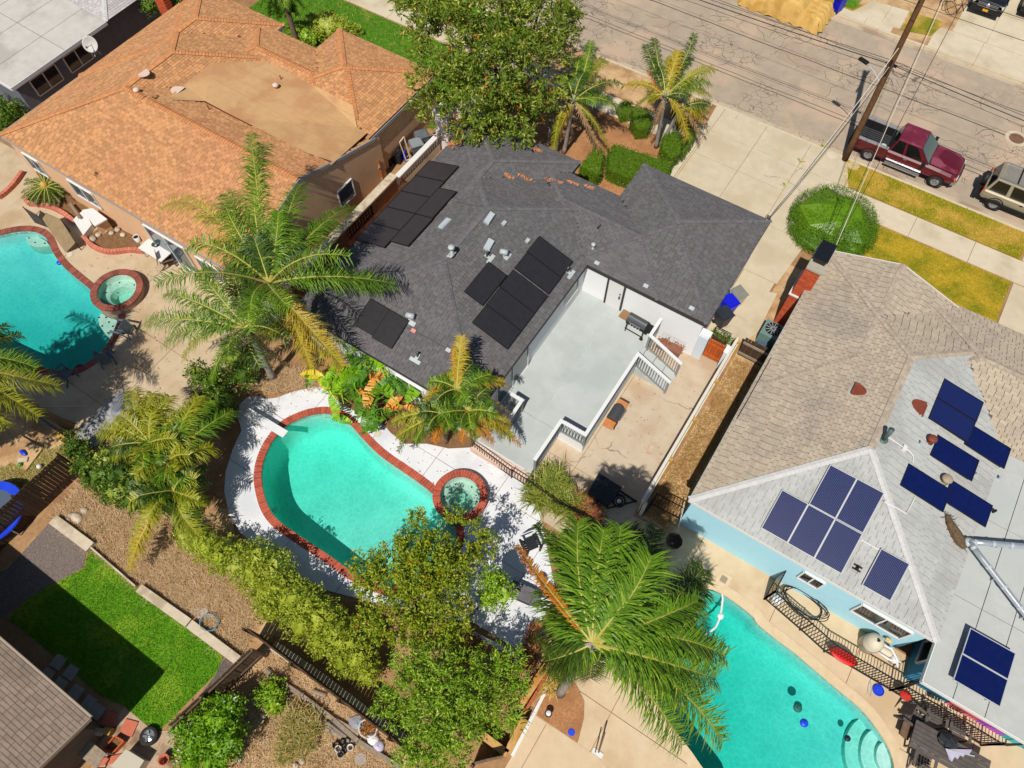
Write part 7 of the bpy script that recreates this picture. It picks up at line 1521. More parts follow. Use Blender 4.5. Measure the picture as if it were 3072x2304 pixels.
scatter('leaf_litter', 'sparse fallen leaves on the tan terrace by the teal pool', [(-31, 1), (-21, 3), (-20.4, 9.4), (-30, 9.6)], 260, .02, lv, .045)
scatter('leaf_litter', 'sparse fallen leaves on the patio and driveway', [(-5.2, 8.6), (-1, 8.6), (-1, 18), (-3.9, 18), (-3.9, 12)], 130, .03, lv, .04)
scatter('leaf_litter', 'fallen leaves in the street gutter', [(-30, 35.3), (-1.2, 35.3), (-1.2, 35.9), (-30, 35.9)], 420, -.12, lv, .05)
scatter('leaf_litter', 'fallen leaves in the palm yard', [(-20, 24.5), (-9, 26.2), (-9, 32.8), (-19.5, 32.8)], 700, .014, lv, .07)
scatter('pebbles', 'loose pale stones over the dry yards', [xy(s42(*p)) for p in ((130, 660), (860, 1200), (1240, 1480), (1200, 1659), (1200, 2000), (-300, 2000), (-200, 1100))], 700, .02, MATS['pale_petal'] if 0 else walkc, .035)
wd_ = [(f_(x, y, .04), r, .1) for f_, x, y, r in ((s31, 1000, 1150, .3), (s31, 850, 1250, .25), (s31, 1450, 1500, .3), (s42, 250, 780, .25), (s42, 500, 1600, .3), (s41, 1500, 120, .3), (s41, 1850, 240, .25), (s31, 1250, 1350, .3), (s42, 100, 1350, .3), (s42, 620, 1550, .25))]
o = leaf_cloud(wd_, 1100, .08, core=0, asp=.3).build('weeds', lf_rose); o['kind'] = 'stuff'
# ------------------------------------------------------------------ vehicles
black_r = mat('tyre_rubber', (44, 42, 42), (56, 54, 52), scale=8, rough=0.85); chrome = mat('chrome', (196, 198, 202), rough=0.25, metal=0.7, spec=0.6); dark_p = mat('dark_plastic', (34, 34, 36), rough=0.6)
maroon = mat('maroon_paint', (98, 12, 30), (108, 16, 36), scale=2, rough=0.35, spec=0.5, coat=0.6); maroon_f = mat('faded_maroon', (128, 44, 66), (112, 30, 52), scale=1.6, rough=0.5, c3=(150, 76, 92), s3=1.2, coat=0.2)
gold = mat('champagne_paint', (176, 164, 138), (184, 172, 148), scale=2, rough=0.35, metal=0.3, coat=0.5); blackp = mat('black_paint', (26, 26, 28), rough=0.25, spec=0.6, coat=0.8)
wind = glassy('windscreen', (70, 104, 108), 0.05); tint = glassy('tinted_glass', (22, 22, 26), 0.08); amber = mat('amber_lens', (236, 140, 60), rough=0.3); redl = mat('red_lens', (206, 40, 30), rough=0.3); clear_l = mat('headlamp', (224, 226, 228), rough=0.15, spec=0.7)
class Car:
 """x forward, y to its left, z up, placed at loc with heading"""
 def __init__(s, name, label, cat, loc, yaw, group=None):
  s.t = thing(name, label, cat, loc, group); s.L = Vector(loc); s.c, s.s = math.cos(yaw), math.sin(yaw)
 def w(s, p): return Vector((s.L.x + p[0] * s.c - p[1] * s.s, s.L.y + p[0] * s.s + p[1] * s.c, s.L.z + p[2]))
 def add(s, name, mb, m, parent=None, smooth=False):
  mb.v = [tuple(s.w(p)) for p in mb.v]; return mb.build(name, m, parent or s.t, smooth)
 def loft(s, secs):
  """secs: (x, [(y, z) from sill to centre line]) mirrored"""
  mb = MB(); n = len(secs[0][1])
  for x, pr in secs: mb.v += [(x, y, z) for y, z in pr] + [(x, -y, z) for y, z in reversed(pr)]
  N = 2 * n
  for k in range(len(secs) - 1):
   for j in range(N):
    a = k * N + j; b = k * N + (j + 1) % N; mb.f.append((a, b, b + N, a + N))
  mb.f.append(tuple(range(N - 1, -1, -1))); e = (len(secs) - 1) * N; mb.f.append(tuple(range(e, e + N))); return mb
 def wheel(s, x, y, r=0.36, wd=0.25):
  o = link(bpy.data.objects.new('wheel', None)); o.parent = s.t; sg = 1 if y > 0 else -1; o.location = s.w((x, y, r)) - s.L
  s.add('tyre', MB().lathe((x, y - sg * wd, r), [(r * .6, 0), (r * .93, .0), (r, .05), (r, wd - .05), (r * .93, wd), (r * .62, wd)], 24, axis=(0, sg, 0), cap=False), black_r, o, True)
  mb = MB().lathe((x, y - sg * .06, r), [(r * .62, .06), (r * .58, .02), (r * .2, .0), (r * .12, .05), (.01, .055)], 20, axis=(0, sg, 0), cap=False)
  for k in range(5):
   a = 2 * math.pi * k / 5; mb.bar((x + .05 * math.cos(a), y - sg * .02, r + .05 * math.sin(a)), (x + r * .56 * math.cos(a), y - sg * .015, r + r * .56 * math.sin(a)), .07, .03, up=(0, 1, 0))
  s.add('rim', mb, chrome, o)
  s.add('wheel_arch', MB().lathe((x, y - sg * .04, r + .03), [(r * 1.16, 0), (r * 1.18, .045), (r * 1.04, .045)], 24, axis=(0, sg, 0), cap=False), dark_p)
 def pane(s, name, pts, m, push=(0, 0, 0), inset=.08):
  c = sum((Vector(p) for p in pts), Vector()) / len(pts); P = [Vector(p).lerp(c, inset) + Vector(push) for p in pts]
  n = (P[1] - P[0]).cross(P[2] - P[0]).normalized() * .004
  mb = MB(); mb.poly(P); s.add(name, mb, m)
def gh(car, base, roof, m_body, panes, roof_m=None):
 """greenhouse from belt rectangle to roof rectangle; base/roof = (x0, x1, half width, z)"""
 bx0, bx1, bw, bz = base; rx0, rx1, rw, rz = roof
 B = [(bx0, -bw, bz), (bx1, -bw, bz), (bx1, bw, bz), (bx0, bw, bz)]; T = [(rx0, -rw, rz), (rx1, -rw, rz), (rx1, rw, rz), (rx0, rw, rz)]
 mb = MB()
 for k in range(4): l = (k + 1) % 4; mb.quad(B[k], B[l], T[l], T[k])
 car.add('pillars', mb, m_body)
 rm = MB(); rm.v = [(x, y, z) for x, y, z in T] + [(rx0 + .12, -rw + .1, rz + .045), (rx1 - .12, -rw + .1, rz + .045), (rx1 - .12, rw - .1, rz + .045), (rx0 + .12, rw - .1, rz + .045)]
 rm.f = [(0, 1, 5, 4), (1, 2, 6, 5), (2, 3, 7, 6), (3, 0, 4, 7), (4, 5, 6, 7)]; car.add('roof', rm, roof_m or m_body)
 L = lambda a, b, t: tuple(Vector(a).lerp(Vector(b), t))
 for sg, (i, j) in ((-1, (0, 1)), (1, (3, 2))):
  for (f0, f1) in panes: car.pane('side_window', [L(B[i], B[j], f0), L(B[i], B[j], f1), L(T[i], T[j], f1), L(T[i], T[j], f0)], tint, (0, sg * .012, .005), .09)
 car.pane('windscreen', [B[1], B[2], T[2], T[1]], wind, (.012, 0, .01), .06); car.pane('rear_window', [B[0], B[3], T[3], T[0]], tint, (-.012, 0, .005), .09)
G0 = -0.13
p = Car('pickup_truck', 'dark red pickup truck parked at the kerb with black bed liner', 'pickup truck', (1.95, 36.72, G0), 0.0)
pf = lambda w_, zt, zb=.42: [(.80 * w_, zb), (.97 * w_, zb + .1), (1.0 * w_, .72), (.985 * w_, zt - .12), (.88 * w_, zt), (0, zt + .04)]
p.add('body', p.loft([(-0.92, pf(1, 1.12)), (0.9, pf(1, 1.12)), (1.2, pf(1, 1.13)), (1.9, pf(.99, 1.1)), (2.5, pf(.96, 1.04)), (2.78, pf(.88, .96)), (2.88, pf(.78, .86, .46))]), maroon, smooth=False)
p.add('hood', MB().poly([(1.28, -.8, 1.155), (2.45, -.74, 1.075), (2.72, -.6, 1.0), (2.72, .6, 1.0), (2.45, .74, 1.075), (1.28, .8, 1.155), (1.2, 0, 1.185)]), maroon_f)
gh(p, (-.92, 1.22, .93, 1.12), (-.74, .52, .76, 1.76), maroon, [(.04, .36), (.4, .86)], maroon_f)
for sg in (-1, 1):
 p.add('bed_side', MB().prism([(-2.82, sg * .80), (-.935, sg * .80), (-.935, sg * 1.0), (-2.82, sg * .985)], .48, 1.1), maroon); p.add('bed_rail', MB().box(-2.82, -.94, min(sg * .77, sg * .99), max(sg * .77, sg * .99), 1.103, 1.13), mat('grey_rail', (150, 148, 150), rough=.5))
 p.add('running_board', MB().box(-.8, 1.1, sg * 1.12 if sg < 0 else .98, -.98 if sg < 0 else 1.12, .4, .45), chrome)
 p.add('mirror', MB().box(.92, 1.08, min(sg * 1.0, sg * 1.22), max(sg * 1.0, sg * 1.22), 1.08, 1.3), dark_p); p.add('door_handle', MB().box(-.02, .14, min(sg * .995, sg * 1.02), max(sg * .995, sg * 1.02), .93, .98), chrome)
 p.add('door_seam', MB().box(-.16, -.15, min(sg * .9, sg * 1.003), max(sg * .9, sg * 1.003), .5, 1.08).box(1.12, 1.13, min(sg * .9, sg * 1.003), max(sg * .9, sg * 1.003), .5, 1.08), dark_p); p.add('side_moulding', MB().box(-.88, 1.6, min(sg * .99, sg * 1.012), max(sg * .99, sg * 1.012), .74, .78), maroon_f)
 p.add('headlight', MB().box(2.62, 2.86, min(sg * .52, sg * .8), max(sg * .52, sg * .8), .76, .92), clear_l); p.add('indicator', MB().box(2.56, 2.82, min(sg * .8, sg * .88), max(sg * .8, sg * .88), .74, .9), amber); p.add('tail_light', MB().box(-2.86, -2.83, min(sg * .78, sg * .97), max(sg * .78, sg * .97), .7, 1.0), redl)
p.add('tailgate', MB().box(-2.83, -2.76, -.79, .79, .55, 1.1), maroon); p.add('bed_liner', MB().box(-2.755, -.94, -.795, .795, .5, .66).box(-2.755, -2.7, -.79, .79, .665, 1.09).box(-.99, -.94, -.79, .79, .665, 1.09).box(-2.695, -1.0, .73, .79, .665, 1.09).box(-2.695, -1.0, -.79, -.73, .665, 1.09), dark_p)
mb = MB()
for k in range(9): mb.box(-2.65, -1.05, -.66 + k * .155, -.6 + k * .155, .661, .68)
p.add('liner_rib', mb, mat('liner_grey', (72, 74, 76), rough=.7))
p.add('front_bumper', MB().prism([(2.7, -.93), (2.95, -.72), (3.0, 0), (2.95, .72), (2.7, .93), (2.7, .5), (2.7, -.5)], .45, .66), chrome); p.add('rear_bumper', MB().box(-2.98, -2.85, -.92, .92, .5, .7), dark_p); p.add('grille', MB().box(2.84, 2.93, -.5, .5, .68, .88), dark_p)
p.add('wiper_cowl', MB().bar((1.2, -.82, 1.14), (1.2, .82, 1.14), .14, .03), dark_p)
for x in (-1.72, 1.98):
 for y in (-1.0, 1.0): p.wheel(x, y)
mb = MB().blob(p.w((-2.2, -.42, .78)), .35, .2, .12).blob(p.w((-1.75, -.5, .76)), .3, .18, .1); solo('black_bag', mb, dark_p, 'heap of black bags in the bed of the red pickup', 'bag', smooth=True)
solo('white_bag', MB().blob(p.w((-1.25, -.5, .8)), .22, .2, .14), trim_w, 'white bag in the bed of the red pickup', 'bag', smooth=True)
q = Car('suv', 'champagne coloured boxy suv with silver roof rack, cut by the right rim', 'car', (8.35, 36.75, G0), 0.0)
q.add('body', q.loft([(-2.2, pf(.9, 1.0, .5)), (-2.1, pf(.94, 1.05)), (.8, pf(.94, 1.06)), (1.0, pf(.94, 1.06)), (1.9, pf(.9, 1.02)), (2.25, pf(.84, .9))]), gold)
gh(q, (-2.12, 1.0, .88, 1.05), (-1.95, .35, .74, 1.68), gold, [(.03, .33), (.37, .63), (.67, .93)])
mb = MB()
for k in range(9): mb.box(-1.7, .2, -.52 + k * .125, -.48 + k * .125, 1.74, 1.765)
q.add('roof_slat', mb, chrome)
for sg in (-1, 1): q.add('roof_rail', MB().bar((-1.85, sg * .64, 1.76), (.3, sg * .64, 1.76), .05, .06), chrome); q.add('tail_light', MB().box(-2.23, -2.18, min(sg * .72, sg * .88), max(sg * .72, sg * .88), .72, 1.05), redl); q.add('side_cladding', MB().box(-1.9, 1.8, min(sg * .9, sg * .96), max(sg * .9, sg * .96), .42, .56), dark_p); q.add('door_handle', MB().box(-.3, -.16, min(sg * .94, sg * .965), max(sg * .94, sg * .965), .88, .92), dark_p)
for x in (-1.0, .0): q.add('roof_bar', MB().bar((x, -.66, 1.79), (x, .66, 1.79), .06, .03), dark_p)
q.add('spare_wheel', MB().lathe((-2.22, 0, .98), [(.02, 0), (.33, 0), (.36, -.06), (.36, -.2), (.3, -.25), (.02, -.25)], 22, axis=(1, 0, 0), cap=False), dark_p, smooth=True); q.add('rear_bumper', MB().box(-2.42, -2.2, -.88, .88, .42, .62), dark_p)
for x in (-1.32, 1.35):
 for y in (-.94, .94): q.wheel(x, y, .36)
bp = s14(1850, 150, 0)
def front_car(label, x, y, emb):
 b = Car('suv', label, 'car', (x, y + 2.5, 0.034), -math.pi / 2, 'dark vehicles across the street')
 b.add('body', b.loft([(-2.4, pf(1, 1.1)), (.9, pf(1, 1.12)), (1.3, pf(1, 1.13)), (2.1, pf(.98, 1.1)), (2.42, pf(.92, 1.0)), (2.5, pf(.86, .94, .45))]), blackp)
 gh(b, (-2.3, 1.25, .93, 1.12), (-2.1, .5, .76, 1.8), blackp, [(.05, .5), (.54, .9)])
 b.add('grille', MB().box(2.44, 2.53, -.62, .62, .66, .96), dark_p); mb = MB()
 for k in range(4): mb.box(2.53, 2.55, -.6, .6, .68 + k * .075, .70 + k * .075)
 b.add('grille_bar', mb, chrome)
 for sg in (-1, 1): b.add('headlight', MB().box(2.3, 2.5, min(sg * .64, sg * .9), max(sg * .64, sg * .9), .78, .95), clear_l); b.add('mirror', MB().box(.95, 1.1, min(sg * 1.0, sg * 1.24), max(sg * 1.0, sg * 1.24), 1.1, 1.32), blackp)
 b.add('bumper', MB().box(2.4, 2.6, -.92, .92, .42, .62), dark_p); b.add('plate', MB().box(2.6, 2.62, -.16, .16, .48, .62), mat('yellow_plate', (236, 170, 40), rough=.5))
 if emb: b.add('emblem', MB().lathe((2.55, 0, .82), [(.01, .02), (.1, .02), (.12, .0)], 18, axis=(1, 0, 0), cap=False), chrome)
 for xx in (-1.5, 1.6):
  for yy in (-1.0, 1.0): b.wheel(xx, yy)
front_car('black suv parked nose out across the street', bp.x, bp.y, True)
b2 = s14(2260, 190, 0); front_car('dark car at the far right rim beside the black suv', b2.x, b2.y + .1, False)
cov = mat('tan_car_cover', (222, 178, 96), (232, 190, 112), scale=3, rough=.8, bump=.4, bscale=6, c3=(206, 160, 80), s3=1.2)
cc = s14(250, 40, 0); cx_, cy_ = cc.x, KERB_F - 1.15; t = thing('covered_car', 'car under a wrinkled tan cover at the far kerb', 'covered car', (cx_, cy_, G0))
nx, ny = 66, 30; V, F = [], []
for i in range(nx + 1):
 for j in range(ny + 1):
  u, v = i / nx * 2 - 1, j / ny * 2 - 1; x, y = u * 2.75, v * 1.18
  ex = max(0, (abs(u) - .86) / .14); ey = max(0, (abs(v) - .72) / .28); prof = .92 + (.5 * max(0, 1 - ((u - .05) / .48) ** 4) if abs(u - .05) < .48 else 0)
  wr = .035 * math.sin(x * 9 + 2.2 * math.sin(y * 5)) + .03 * math.sin(y * 13 + x * 3); e = max(ex, ey); z = prof * (1 - e ** 3 * .96) + wr * (.4 + e)
  fl = 1 + .06 * math.sin((u * 17 if ey > ex else v * 15)) * e; V.append((cx_ + x * (1 - .06 * (1 - e)) * (fl if ex > ey else 1), cy_ + y * (fl if ey >= ex else 1), G0 + max(.01, z)))
for i in range(nx):
 for j in range(ny): a = i * (ny + 1) + j; F.append((a, a + ny + 1, a + ny + 2, a + 1))
mesh_obj('cover', V, F, cov, t, smooth=True)
mb = MB()
for sx_ in (-1.5, 1.5): mb.lathe((cx_ + sx_, cy_ - 1.0, G0 + .3), [(.29, 0), (.29, .2)], 14, axis=(0, 1, 0))
mb.build('tyre', black_r, t)
# ------------------------------------------------------------------ utility pole, lines
pole_m = mat('pole_wood', (96, 66, 40), (124, 88, 56), scale=5, rough=.9, bump=.5, bscale=30)
pb_ = s14(725, 1325, 0.02); ptop = W(2766, 0, 8.8); dirp = (ptop - pb_); ptop = pb_ + dirp * 1.22
t = thing('utility_pole', 'tall dark wooden utility pole leaning over the red pickup', 'utility pole', tuple(pb_))
MB().tube([pb_ + (ptop - pb_) * k / 8 for k in range(9)], [.17 - .006 * k for k in range(9)], 12).build('pole', pole_m, t, smooth=True)
at = lambda z: pb_ + (ptop - pb_) * ((z - pb_.z) / (ptop.z - pb_.z))
a5, a9 = at(5.6), at(9.4)
MB().bar(a9 + Vector((0, -1.1, 0)), a9 + Vector((0, 1.1, 0)), .1, .12).build('crossarm', pole_m, t)
mb = MB()
for dy in (-1.0, -.5, .5, 1.0): mb.lathe(a9 + Vector((0, dy, .06)), [(.03, 0), (.06, .04), (.06, .1), (.03, .14)], 8)
mb.build('insulator', mat('insulator', (120, 110, 104), rough=.3), t); MB().bar(a5 + Vector((-.25, .12, 0)), a5 + Vector((.3, .12, 0)), .08, .12).bar(at(5.2) + Vector((0, -.16, 0)), at(6.0) + Vector((0, -.16, 0)), .1, .1, up=(1, 0, 0)).build('bracket', dark_p, t)
lm_ = at(4.6); le = lm_ + Vector((-1.3, .5, .5)); MB().tube([lm_, lm_.lerp(le, .5) + Z3 * .12, le], .03, 6).build('lamp_arm', galv, t); MB().obox(le, (1, -.35, 0), (.35, 1, 0), Z3, .25, .1, .05).build('lamp_head', dark_p, t)
wire_b = mat('wire_black', (50, 46, 44), rough=.6); wire_w = mat('wire_pale', (226, 214, 196), rough=.6)
def wire(label, a, b, sag=.4, r=.014, m=None, group='overhead wires'):
 a, b = Vector(a), Vector(b); t = thing('overhead_wire', label, 'wire', tuple(a), group); n = 16
 MB().tube([a.lerp(b, k / n) - Z3 * sag * 4 * (k / n) * (1 - k / n) for k in range(n + 1)], r, 5).build('cable', m or wire_b, t)
for k, (dz, dy, r, nm_) in enumerate(((0, .14, .022, 'thickest'), (.2, .16, .012, 'upper thin'), (-.25, .12, .011, 'lower thin'))):
 wire(nm_ + ' telephone cable along the street at mid pole height, left of the pole', at(5.6) + Vector((0, dy, dz)), at(5.6) + Vector((-34, dy + .3, dz + .1)), .5, r); wire(nm_ + ' telephone cable along the street at mid pole height, right of the pole', at(5.6) + Vector((0, dy, dz)), at(5.6) + Vector((30, dy, dz + .1)), .5, r)
for dy in (-1.0, .5): wire(('street side' if dy > 0 else 'house side') + ' power line near the pole top', a9 + Vector((-30, dy, .2)), a9 + Vector((30, dy, .2)), .5, .012)
WH1, WH2 = s24(95, 245, 3.3), s24(625, 495, 4.3)
wire('pale service drop from the pole to the charcoal roof corner', at(6.6) + Vector((0, -.15, 0)), WH1, .35, .02, wire_w); wire('thin black service drop to the charcoal roof corner', at(5.7) + Vector((0, -.15, 0)), WH1, .5, .012, wire_w); wire('lower pale cable drop to the charcoal roof corner', at(5.4) + Vector((0, -.15, 0)), WH1, .6, .012)
for (x, y, z, m_, lab) in ((1500, 90, 10.5, wire_w, 'pale service drop crossing the round bush to the blue house'), (1470, 140, 9.5, wire_b, 'black service drop crossing the round bush to the blue house'), (1680, 60, 10.5, wire_b, 'outer black service drop to the blue house')):
 st = s14(x, y, z); wire(lab, st + (st - WH2) * .25, WH2 + Vector((.0 if z < 10 else .12, 0, 0)), .3, .013, m_)
t = thing('wire_coil', 'loops of dark cable hung across the street by the black suv', 'cable coil', tuple(s14(1620, 30, 6)))
cp = s14(1630, 25, 7)
MB().tube([cp + Vector((.55 * math.cos(a) * (1 + .2 * math.sin(3 * a)), .5 * math.sin(a), .3 * math.sin(2.3 * a))) for a in np.linspace(0, 25, 90)], .014, 4).build('cable', wire_b, t)
# ------------------------------------------------------------------ bins, equipment, furniture
def bin_(label, p, yaw, mb_, ml, s=1.0, group='wheeled bins', open_=0):
 t = thing('wheeled_bin', label, 'bin', (p.x, p.y, p.z), group); c, s_ = math.cos(yaw), math.sin(yaw); w_ = lambda x, y, z: (p.x + (x * c - y * s_) * s, p.y + (x * s_ + y * c) * s, p.z + z * s)
 def bx(name, b, tt, m):
  mb = MB(); mb.v = [w_(*q) for q in b] + [w_(*q) for q in tt]; mb.f = [(3, 2, 1, 0), (4, 5, 6, 7)] + [(k, (k + 1) % 4, 4 + (k + 1) % 4, 4 + k) for k in range(4)]; return mb.build(name, m, t)
 R4 = lambda a, b, z, dx=0: [(-a + dx, -b, z), (a + dx, -b, z), (a + dx, b, z), (-a + dx, b, z)]
 bx('body', R4(.24, .22, .08), R4(.32, .29, .98), mb_); bx('rim', R4(.34, .31, .94), R4(.34, .31, .985), mb_); bx('lid', R4(.36, .32, .99), R4(.3, .27, 1.08, -.02), ml)
 MB().bar(w_(-.38, -.24, .95), w_(-.38, .24, .95), .04, .04).build('handle', mb_, t)
 for sg in (-1, 1):
  MB().lathe(w_(-.26, sg * .2, .1), [(.1, 0), (.1, .06)], 12, axis=(-s_ * sg, c * sg, 0)).build('wheel', black_r, t)
binb = mat('bin_blue', (16, 26, 214), (22, 34, 226), scale=3, rough=.45, spec=.5); bink = mat('bin_charcoal', (44, 48, 58), (54, 58, 68), scale=3, rough=.5, spec=.4); bing = mat('bin_grey_lid', (140, 140, 130), (150, 150, 140), scale=3, rough=.55); bingr = mat('bin_grey', (104, 112, 118), (118, 124, 128), scale=3, rough=.5); bingl = mat('bin_pale_lid', (150, 158, 160), rough=.5); cream = mat('cream_plastic', (226, 216, 190), rough=.5)
bin_('bin with grey lid and cream body, farthest of the three by the garage', s23(1880, 890, .9) - Z3 * .86, -.5, cream, bing, 1.0); bin_('bright blue bin between two darker bins by the garage', s23(1810, 960, .9) - Z3 * .86, -.5, binb, binb); bin_('charcoal bin by the garage, nearest to the redwood gate', s23(1765, 1060, .9) - Z3 * .86, -.5, bink, bink)
bin_('grey bin with pale lid in front, beside the peach house', sC(690, 140, .95) - Z3 * .92, 1.0, bingr, bingl); bin_('darker grey bin behind, between peach wall and white shed', sC(735, 70, .95) - Z3 * .92, 1.0, bingr, bingr)
bin_('blue bin tipped at the far kerb beside the covered car', s14(655, 90, .02), 1.2, binb, binb)
acg = mat('ac_green', (112, 144, 136), (124, 156, 146), scale=4, rough=.5); ap = sD(610, 790, .95); t = thing('air_conditioner', 'green air conditioner with round fan under the taupe eave', 'air conditioner', (ap.x, ap.y, 0))
MB().box(ap.x - .45, ap.x + .42, ap.y - .5, ap.y + .4, .06, .9).build('case', acg, t); MB().box(ap.x - .5, ap.x + .5, ap.y - .55, ap.y + .45, .026, .06).build('base', walkc, t); MB().lathe((ap.x, ap.y, .902), [(.36, 0), (.36, .02), (.33, .025), (.02, .025)], 24, cap=False).build('fan_opening', dark_p, t)
mb = MB()
for k in range(12): a = k * math.pi / 6; mb.bar((ap.x + .06 * math.cos(a), ap.y + .06 * math.sin(a), .94), (ap.x + .35 * math.cos(a), ap.y + .35 * math.sin(a), .935), .02, .012)
mb.build('fan_guard', galv, t)
for k in range(9): MB().box(ap.x - .455, ap.x - .45, ap.y - .45, ap.y + .35, .14 + k * .08, .17 + k * .08).build('louvre', acg, t)
dp_ = sD(500, 960, .4); t = thing('drum', 'blue grey drum beside the air conditioner', 'drum', (dp_.x, dp_.y, 0)); bgrey = mat('blue_grey_plastic', (84, 104, 122), rough=.5); MB().lathe((dp_.x, dp_.y, .02), [(.26, 0), (.28, .05), (.28, .6), (.3, .62)], 20).build('body', bgrey, t, smooth=True); MB().lathe((dp_.x, dp_.y, .641), [(.31, 0), (.29, .04)], 20).build('lid', bgrey, t)
def grill(label, p, yaw, lid, shelf, w_=.9, z0=0.0, shelf2=None):
 g = Car('grill', label, 'grill', (p.x, p.y, z0), yaw, 'barbecue grills'); h = w_ / 2
 g.add('firebox', MB().box(-h, h, -.25, .25, .72, .92), dark_p)
 mb = MB(); n = 8; pr = [(-.26 + .52 * k / n, .925 + .26 * math.sin(math.pi * k / n) ** .7) for k in range(n + 1)]
 for k in range(n): mb.quad((-h, pr[k][0], pr[k][1]), (h, pr[k][0], pr[k][1]), (h, pr[k + 1][0], pr[k + 1][1]), (-h, pr[k + 1][0], pr[k + 1][1]))
 mb.poly([(-h, y, z) for y, z in pr]).poly([(h, y, z) for y, z in reversed(pr)]); g.add('lid', mb, lid)
 g.add('handle', MB().bar((-h * .6, -.32, 1.02), (h * .6, -.32, 1.02), .035, .035), chrome)
 g.add('side_shelf', MB().box(-h - .42, -h - .02, -.24, .24, .86, .9), shelf); g.add('side_shelf', MB().box(h + .02, h + .38, -.24, .24, .86, .9), shelf2 or shelf)
 mb = MB()
 for x in (-h + .05, h - .05):
  for y in (-.2, .2): mb.bar((x, y, .03), (x, y, .72), .04, .04, up=(1, 0, 0))
 mb.bar((-h, -.2, .25), (h, -.2, .25), .04, .04).bar((-h, .2, .25), (h, .2, .25), .04, .04); g.add('frame', mb, dark_p); mb = MB()
 for x in (-.22, -.08, .08, .22): mb.lathe((x, -.27, .82), [(.03, 0), (.03, .04)], 8, axis=(0, -1, 0))
 g.add('knob', mb, galv)
 for y in (-.2, .2): g.add('wheel', MB().lathe((h - .05, y - .03, .09), [(.09, 0), (.09, .06)], 12, axis=(0, 1, 0)), black_r)
char = mat('grill_lid', (74, 76, 78), (84, 86, 88), scale=4, rough=.45, spec=.5); orng = mat('rusty_shelf', (222, 128, 44), (200, 150, 110), scale=6, rough=.7); wshelf = mat('brown_shelf', (176, 126, 60), (150, 130, 110), scale=5, rough=.6)
gp = s23(1045, 1120, DZ + .95); grill('charcoal gas grill standing on the grey deck by the white wall', gp, -.05, char, wshelf, .95, DZ + .03, dark_p)
gp = sB(960, 110, .95); grill('rusty orange shelved grill standing on the patio by the deck', gp, math.pi / 2, char, orng, .72, .02)
tp = sB(860, 720, .75); t = thing('utility_trailer', 'small trailer under a black tarp in dappled shade on the patio', 'trailer', (tp.x, tp.y, 0)); tarp = mat('black_tarp', (34, 38, 42), (48, 54, 58), scale=3, rough=.6, bump=.4, bscale=8)
cr = [sB(820, 600, .8), sB(1010, 725, .8), sB(900, 870, .75), sB(730, 765, .75)]
mb = MB(); mb.v = [(q_.x, q_.y, .32) for q_ in cr] + [tuple(q_) for q_ in cr]; mb.f = [(3, 2, 1, 0), (4, 5, 6, 7)] + [(k, (k + 1) % 4, 4 + (k + 1) % 4, 4 + k) for k in range(4)]
ctr_ = sum(cr, Vector()) / 4; mb.build('tarp', tarp, t); wl = sB(985, 830, .3); ax_ = (cr[1] - cr[0]).normalized()
for off_ in (0, 1): q_ = Vector((wl.x, wl.y, .27)) + (cr[3] - cr[2]) * off_ * 0; 
MB().lathe((wl.x, wl.y, .3), [(.1, 0), (.27, 0), (.29, .04), (.29, .14), (.1, .16)], 20, axis=(.3, -.5, .8), cap=False).build('spare_tyre', black_r, t, smooth=True); MB().lathe((wl.x + .02, wl.y - .02, .33), [(.02, .08), (.12, .06), (.17, .1), (.19, .12)], 16, axis=(.3, -.5, .8), cap=False).build('rim', trim_w, t)
MB().bar(cr[1] - Z3 * .45, cr[1] - Z3 * .45 + ax_ * .8, .08, .06).bar(cr[2] - Z3 * .45, cr[1] - Z3 * .45 + ax_ * .75, .06, .06).build('tongue', dark_p, t)
for q_ in (cr[0].lerp(cr[1], .5), cr[3].lerp(cr[2], .5)): MB().lathe((q_.x, q_.y, .26), [(.24, -.06), (.24, .08)], 16, axis=tuple((cr[0] - cr[3]).normalized())).build('wheel', black_r, t)
pp = s23(1320, 1310, .5); t = thing('planter_trough', 'wire sided planter trough with withered plants below the white garage wall', 'planter', (pp.x, pp.y, 0)); MB().box(pp.x - .55, pp.x + .55, pp.y - .2, pp.y + .2, .02, .4).build('trough', mat('terracotta_dark', (150, 104, 84), rough=.8), t); mb = MB()
for k in range(7): mb.bar((pp.x - .55 + k * .183, pp.y + .19, .4), (pp.x - .55 + k * .183, pp.y + .19, .85), .012, .012, up=(1, 0, 0))
mb.bar((pp.x - .55, pp.y + .19, .85), (pp.x + .55, pp.y + .19, .85), .014, .014); mb.build('wire_back', galv, t); leaf_cloud([(Vector((pp.x + x, pp.y, .45)), .18, .12) for x in (-.4, -.1, .2, .45)], 160, .14, core=0).build('foliage', lf_brn, t)
pt_ = s23(1740, 1240, .4); t = thing('potted_plants', 'dark iron plant stand with greenery in front of the redwood gate', 'planter', (pt_.x, pt_.y, .03)); MB().box(pt_.x - .4, pt_.x + .35, pt_.y - .15, pt_.y + .15, .05, .3).build('trough', old := oldwood, t); leaf_cloud([(Vector((pt_.x + x, pt_.y, .42)), .2, .15) for x in (-.25, .05, .3)], 360, .1, core=0).build('foliage', lf_dark, t)
mb = MB()
for x in (-.4, .35): mb.bar((pt_.x + x, pt_.y, .03), (pt_.x + x, pt_.y, .9), .03, .03, up=(1, 0, 0))
mb.bar((pt_.x - .4, pt_.y, .9), (pt_.x + .35, pt_.y, .9), .03, .03); mb.build('stand', iron_b, t)
sheet('stained_square', [xy(sB(*c_)) for c_ in ((1190, 400), (1280, 370), (1260, 460), (1175, 450))], .045, mat('old_paint', (226, 206, 180), (196, 160, 130), scale=9, rough=.9))
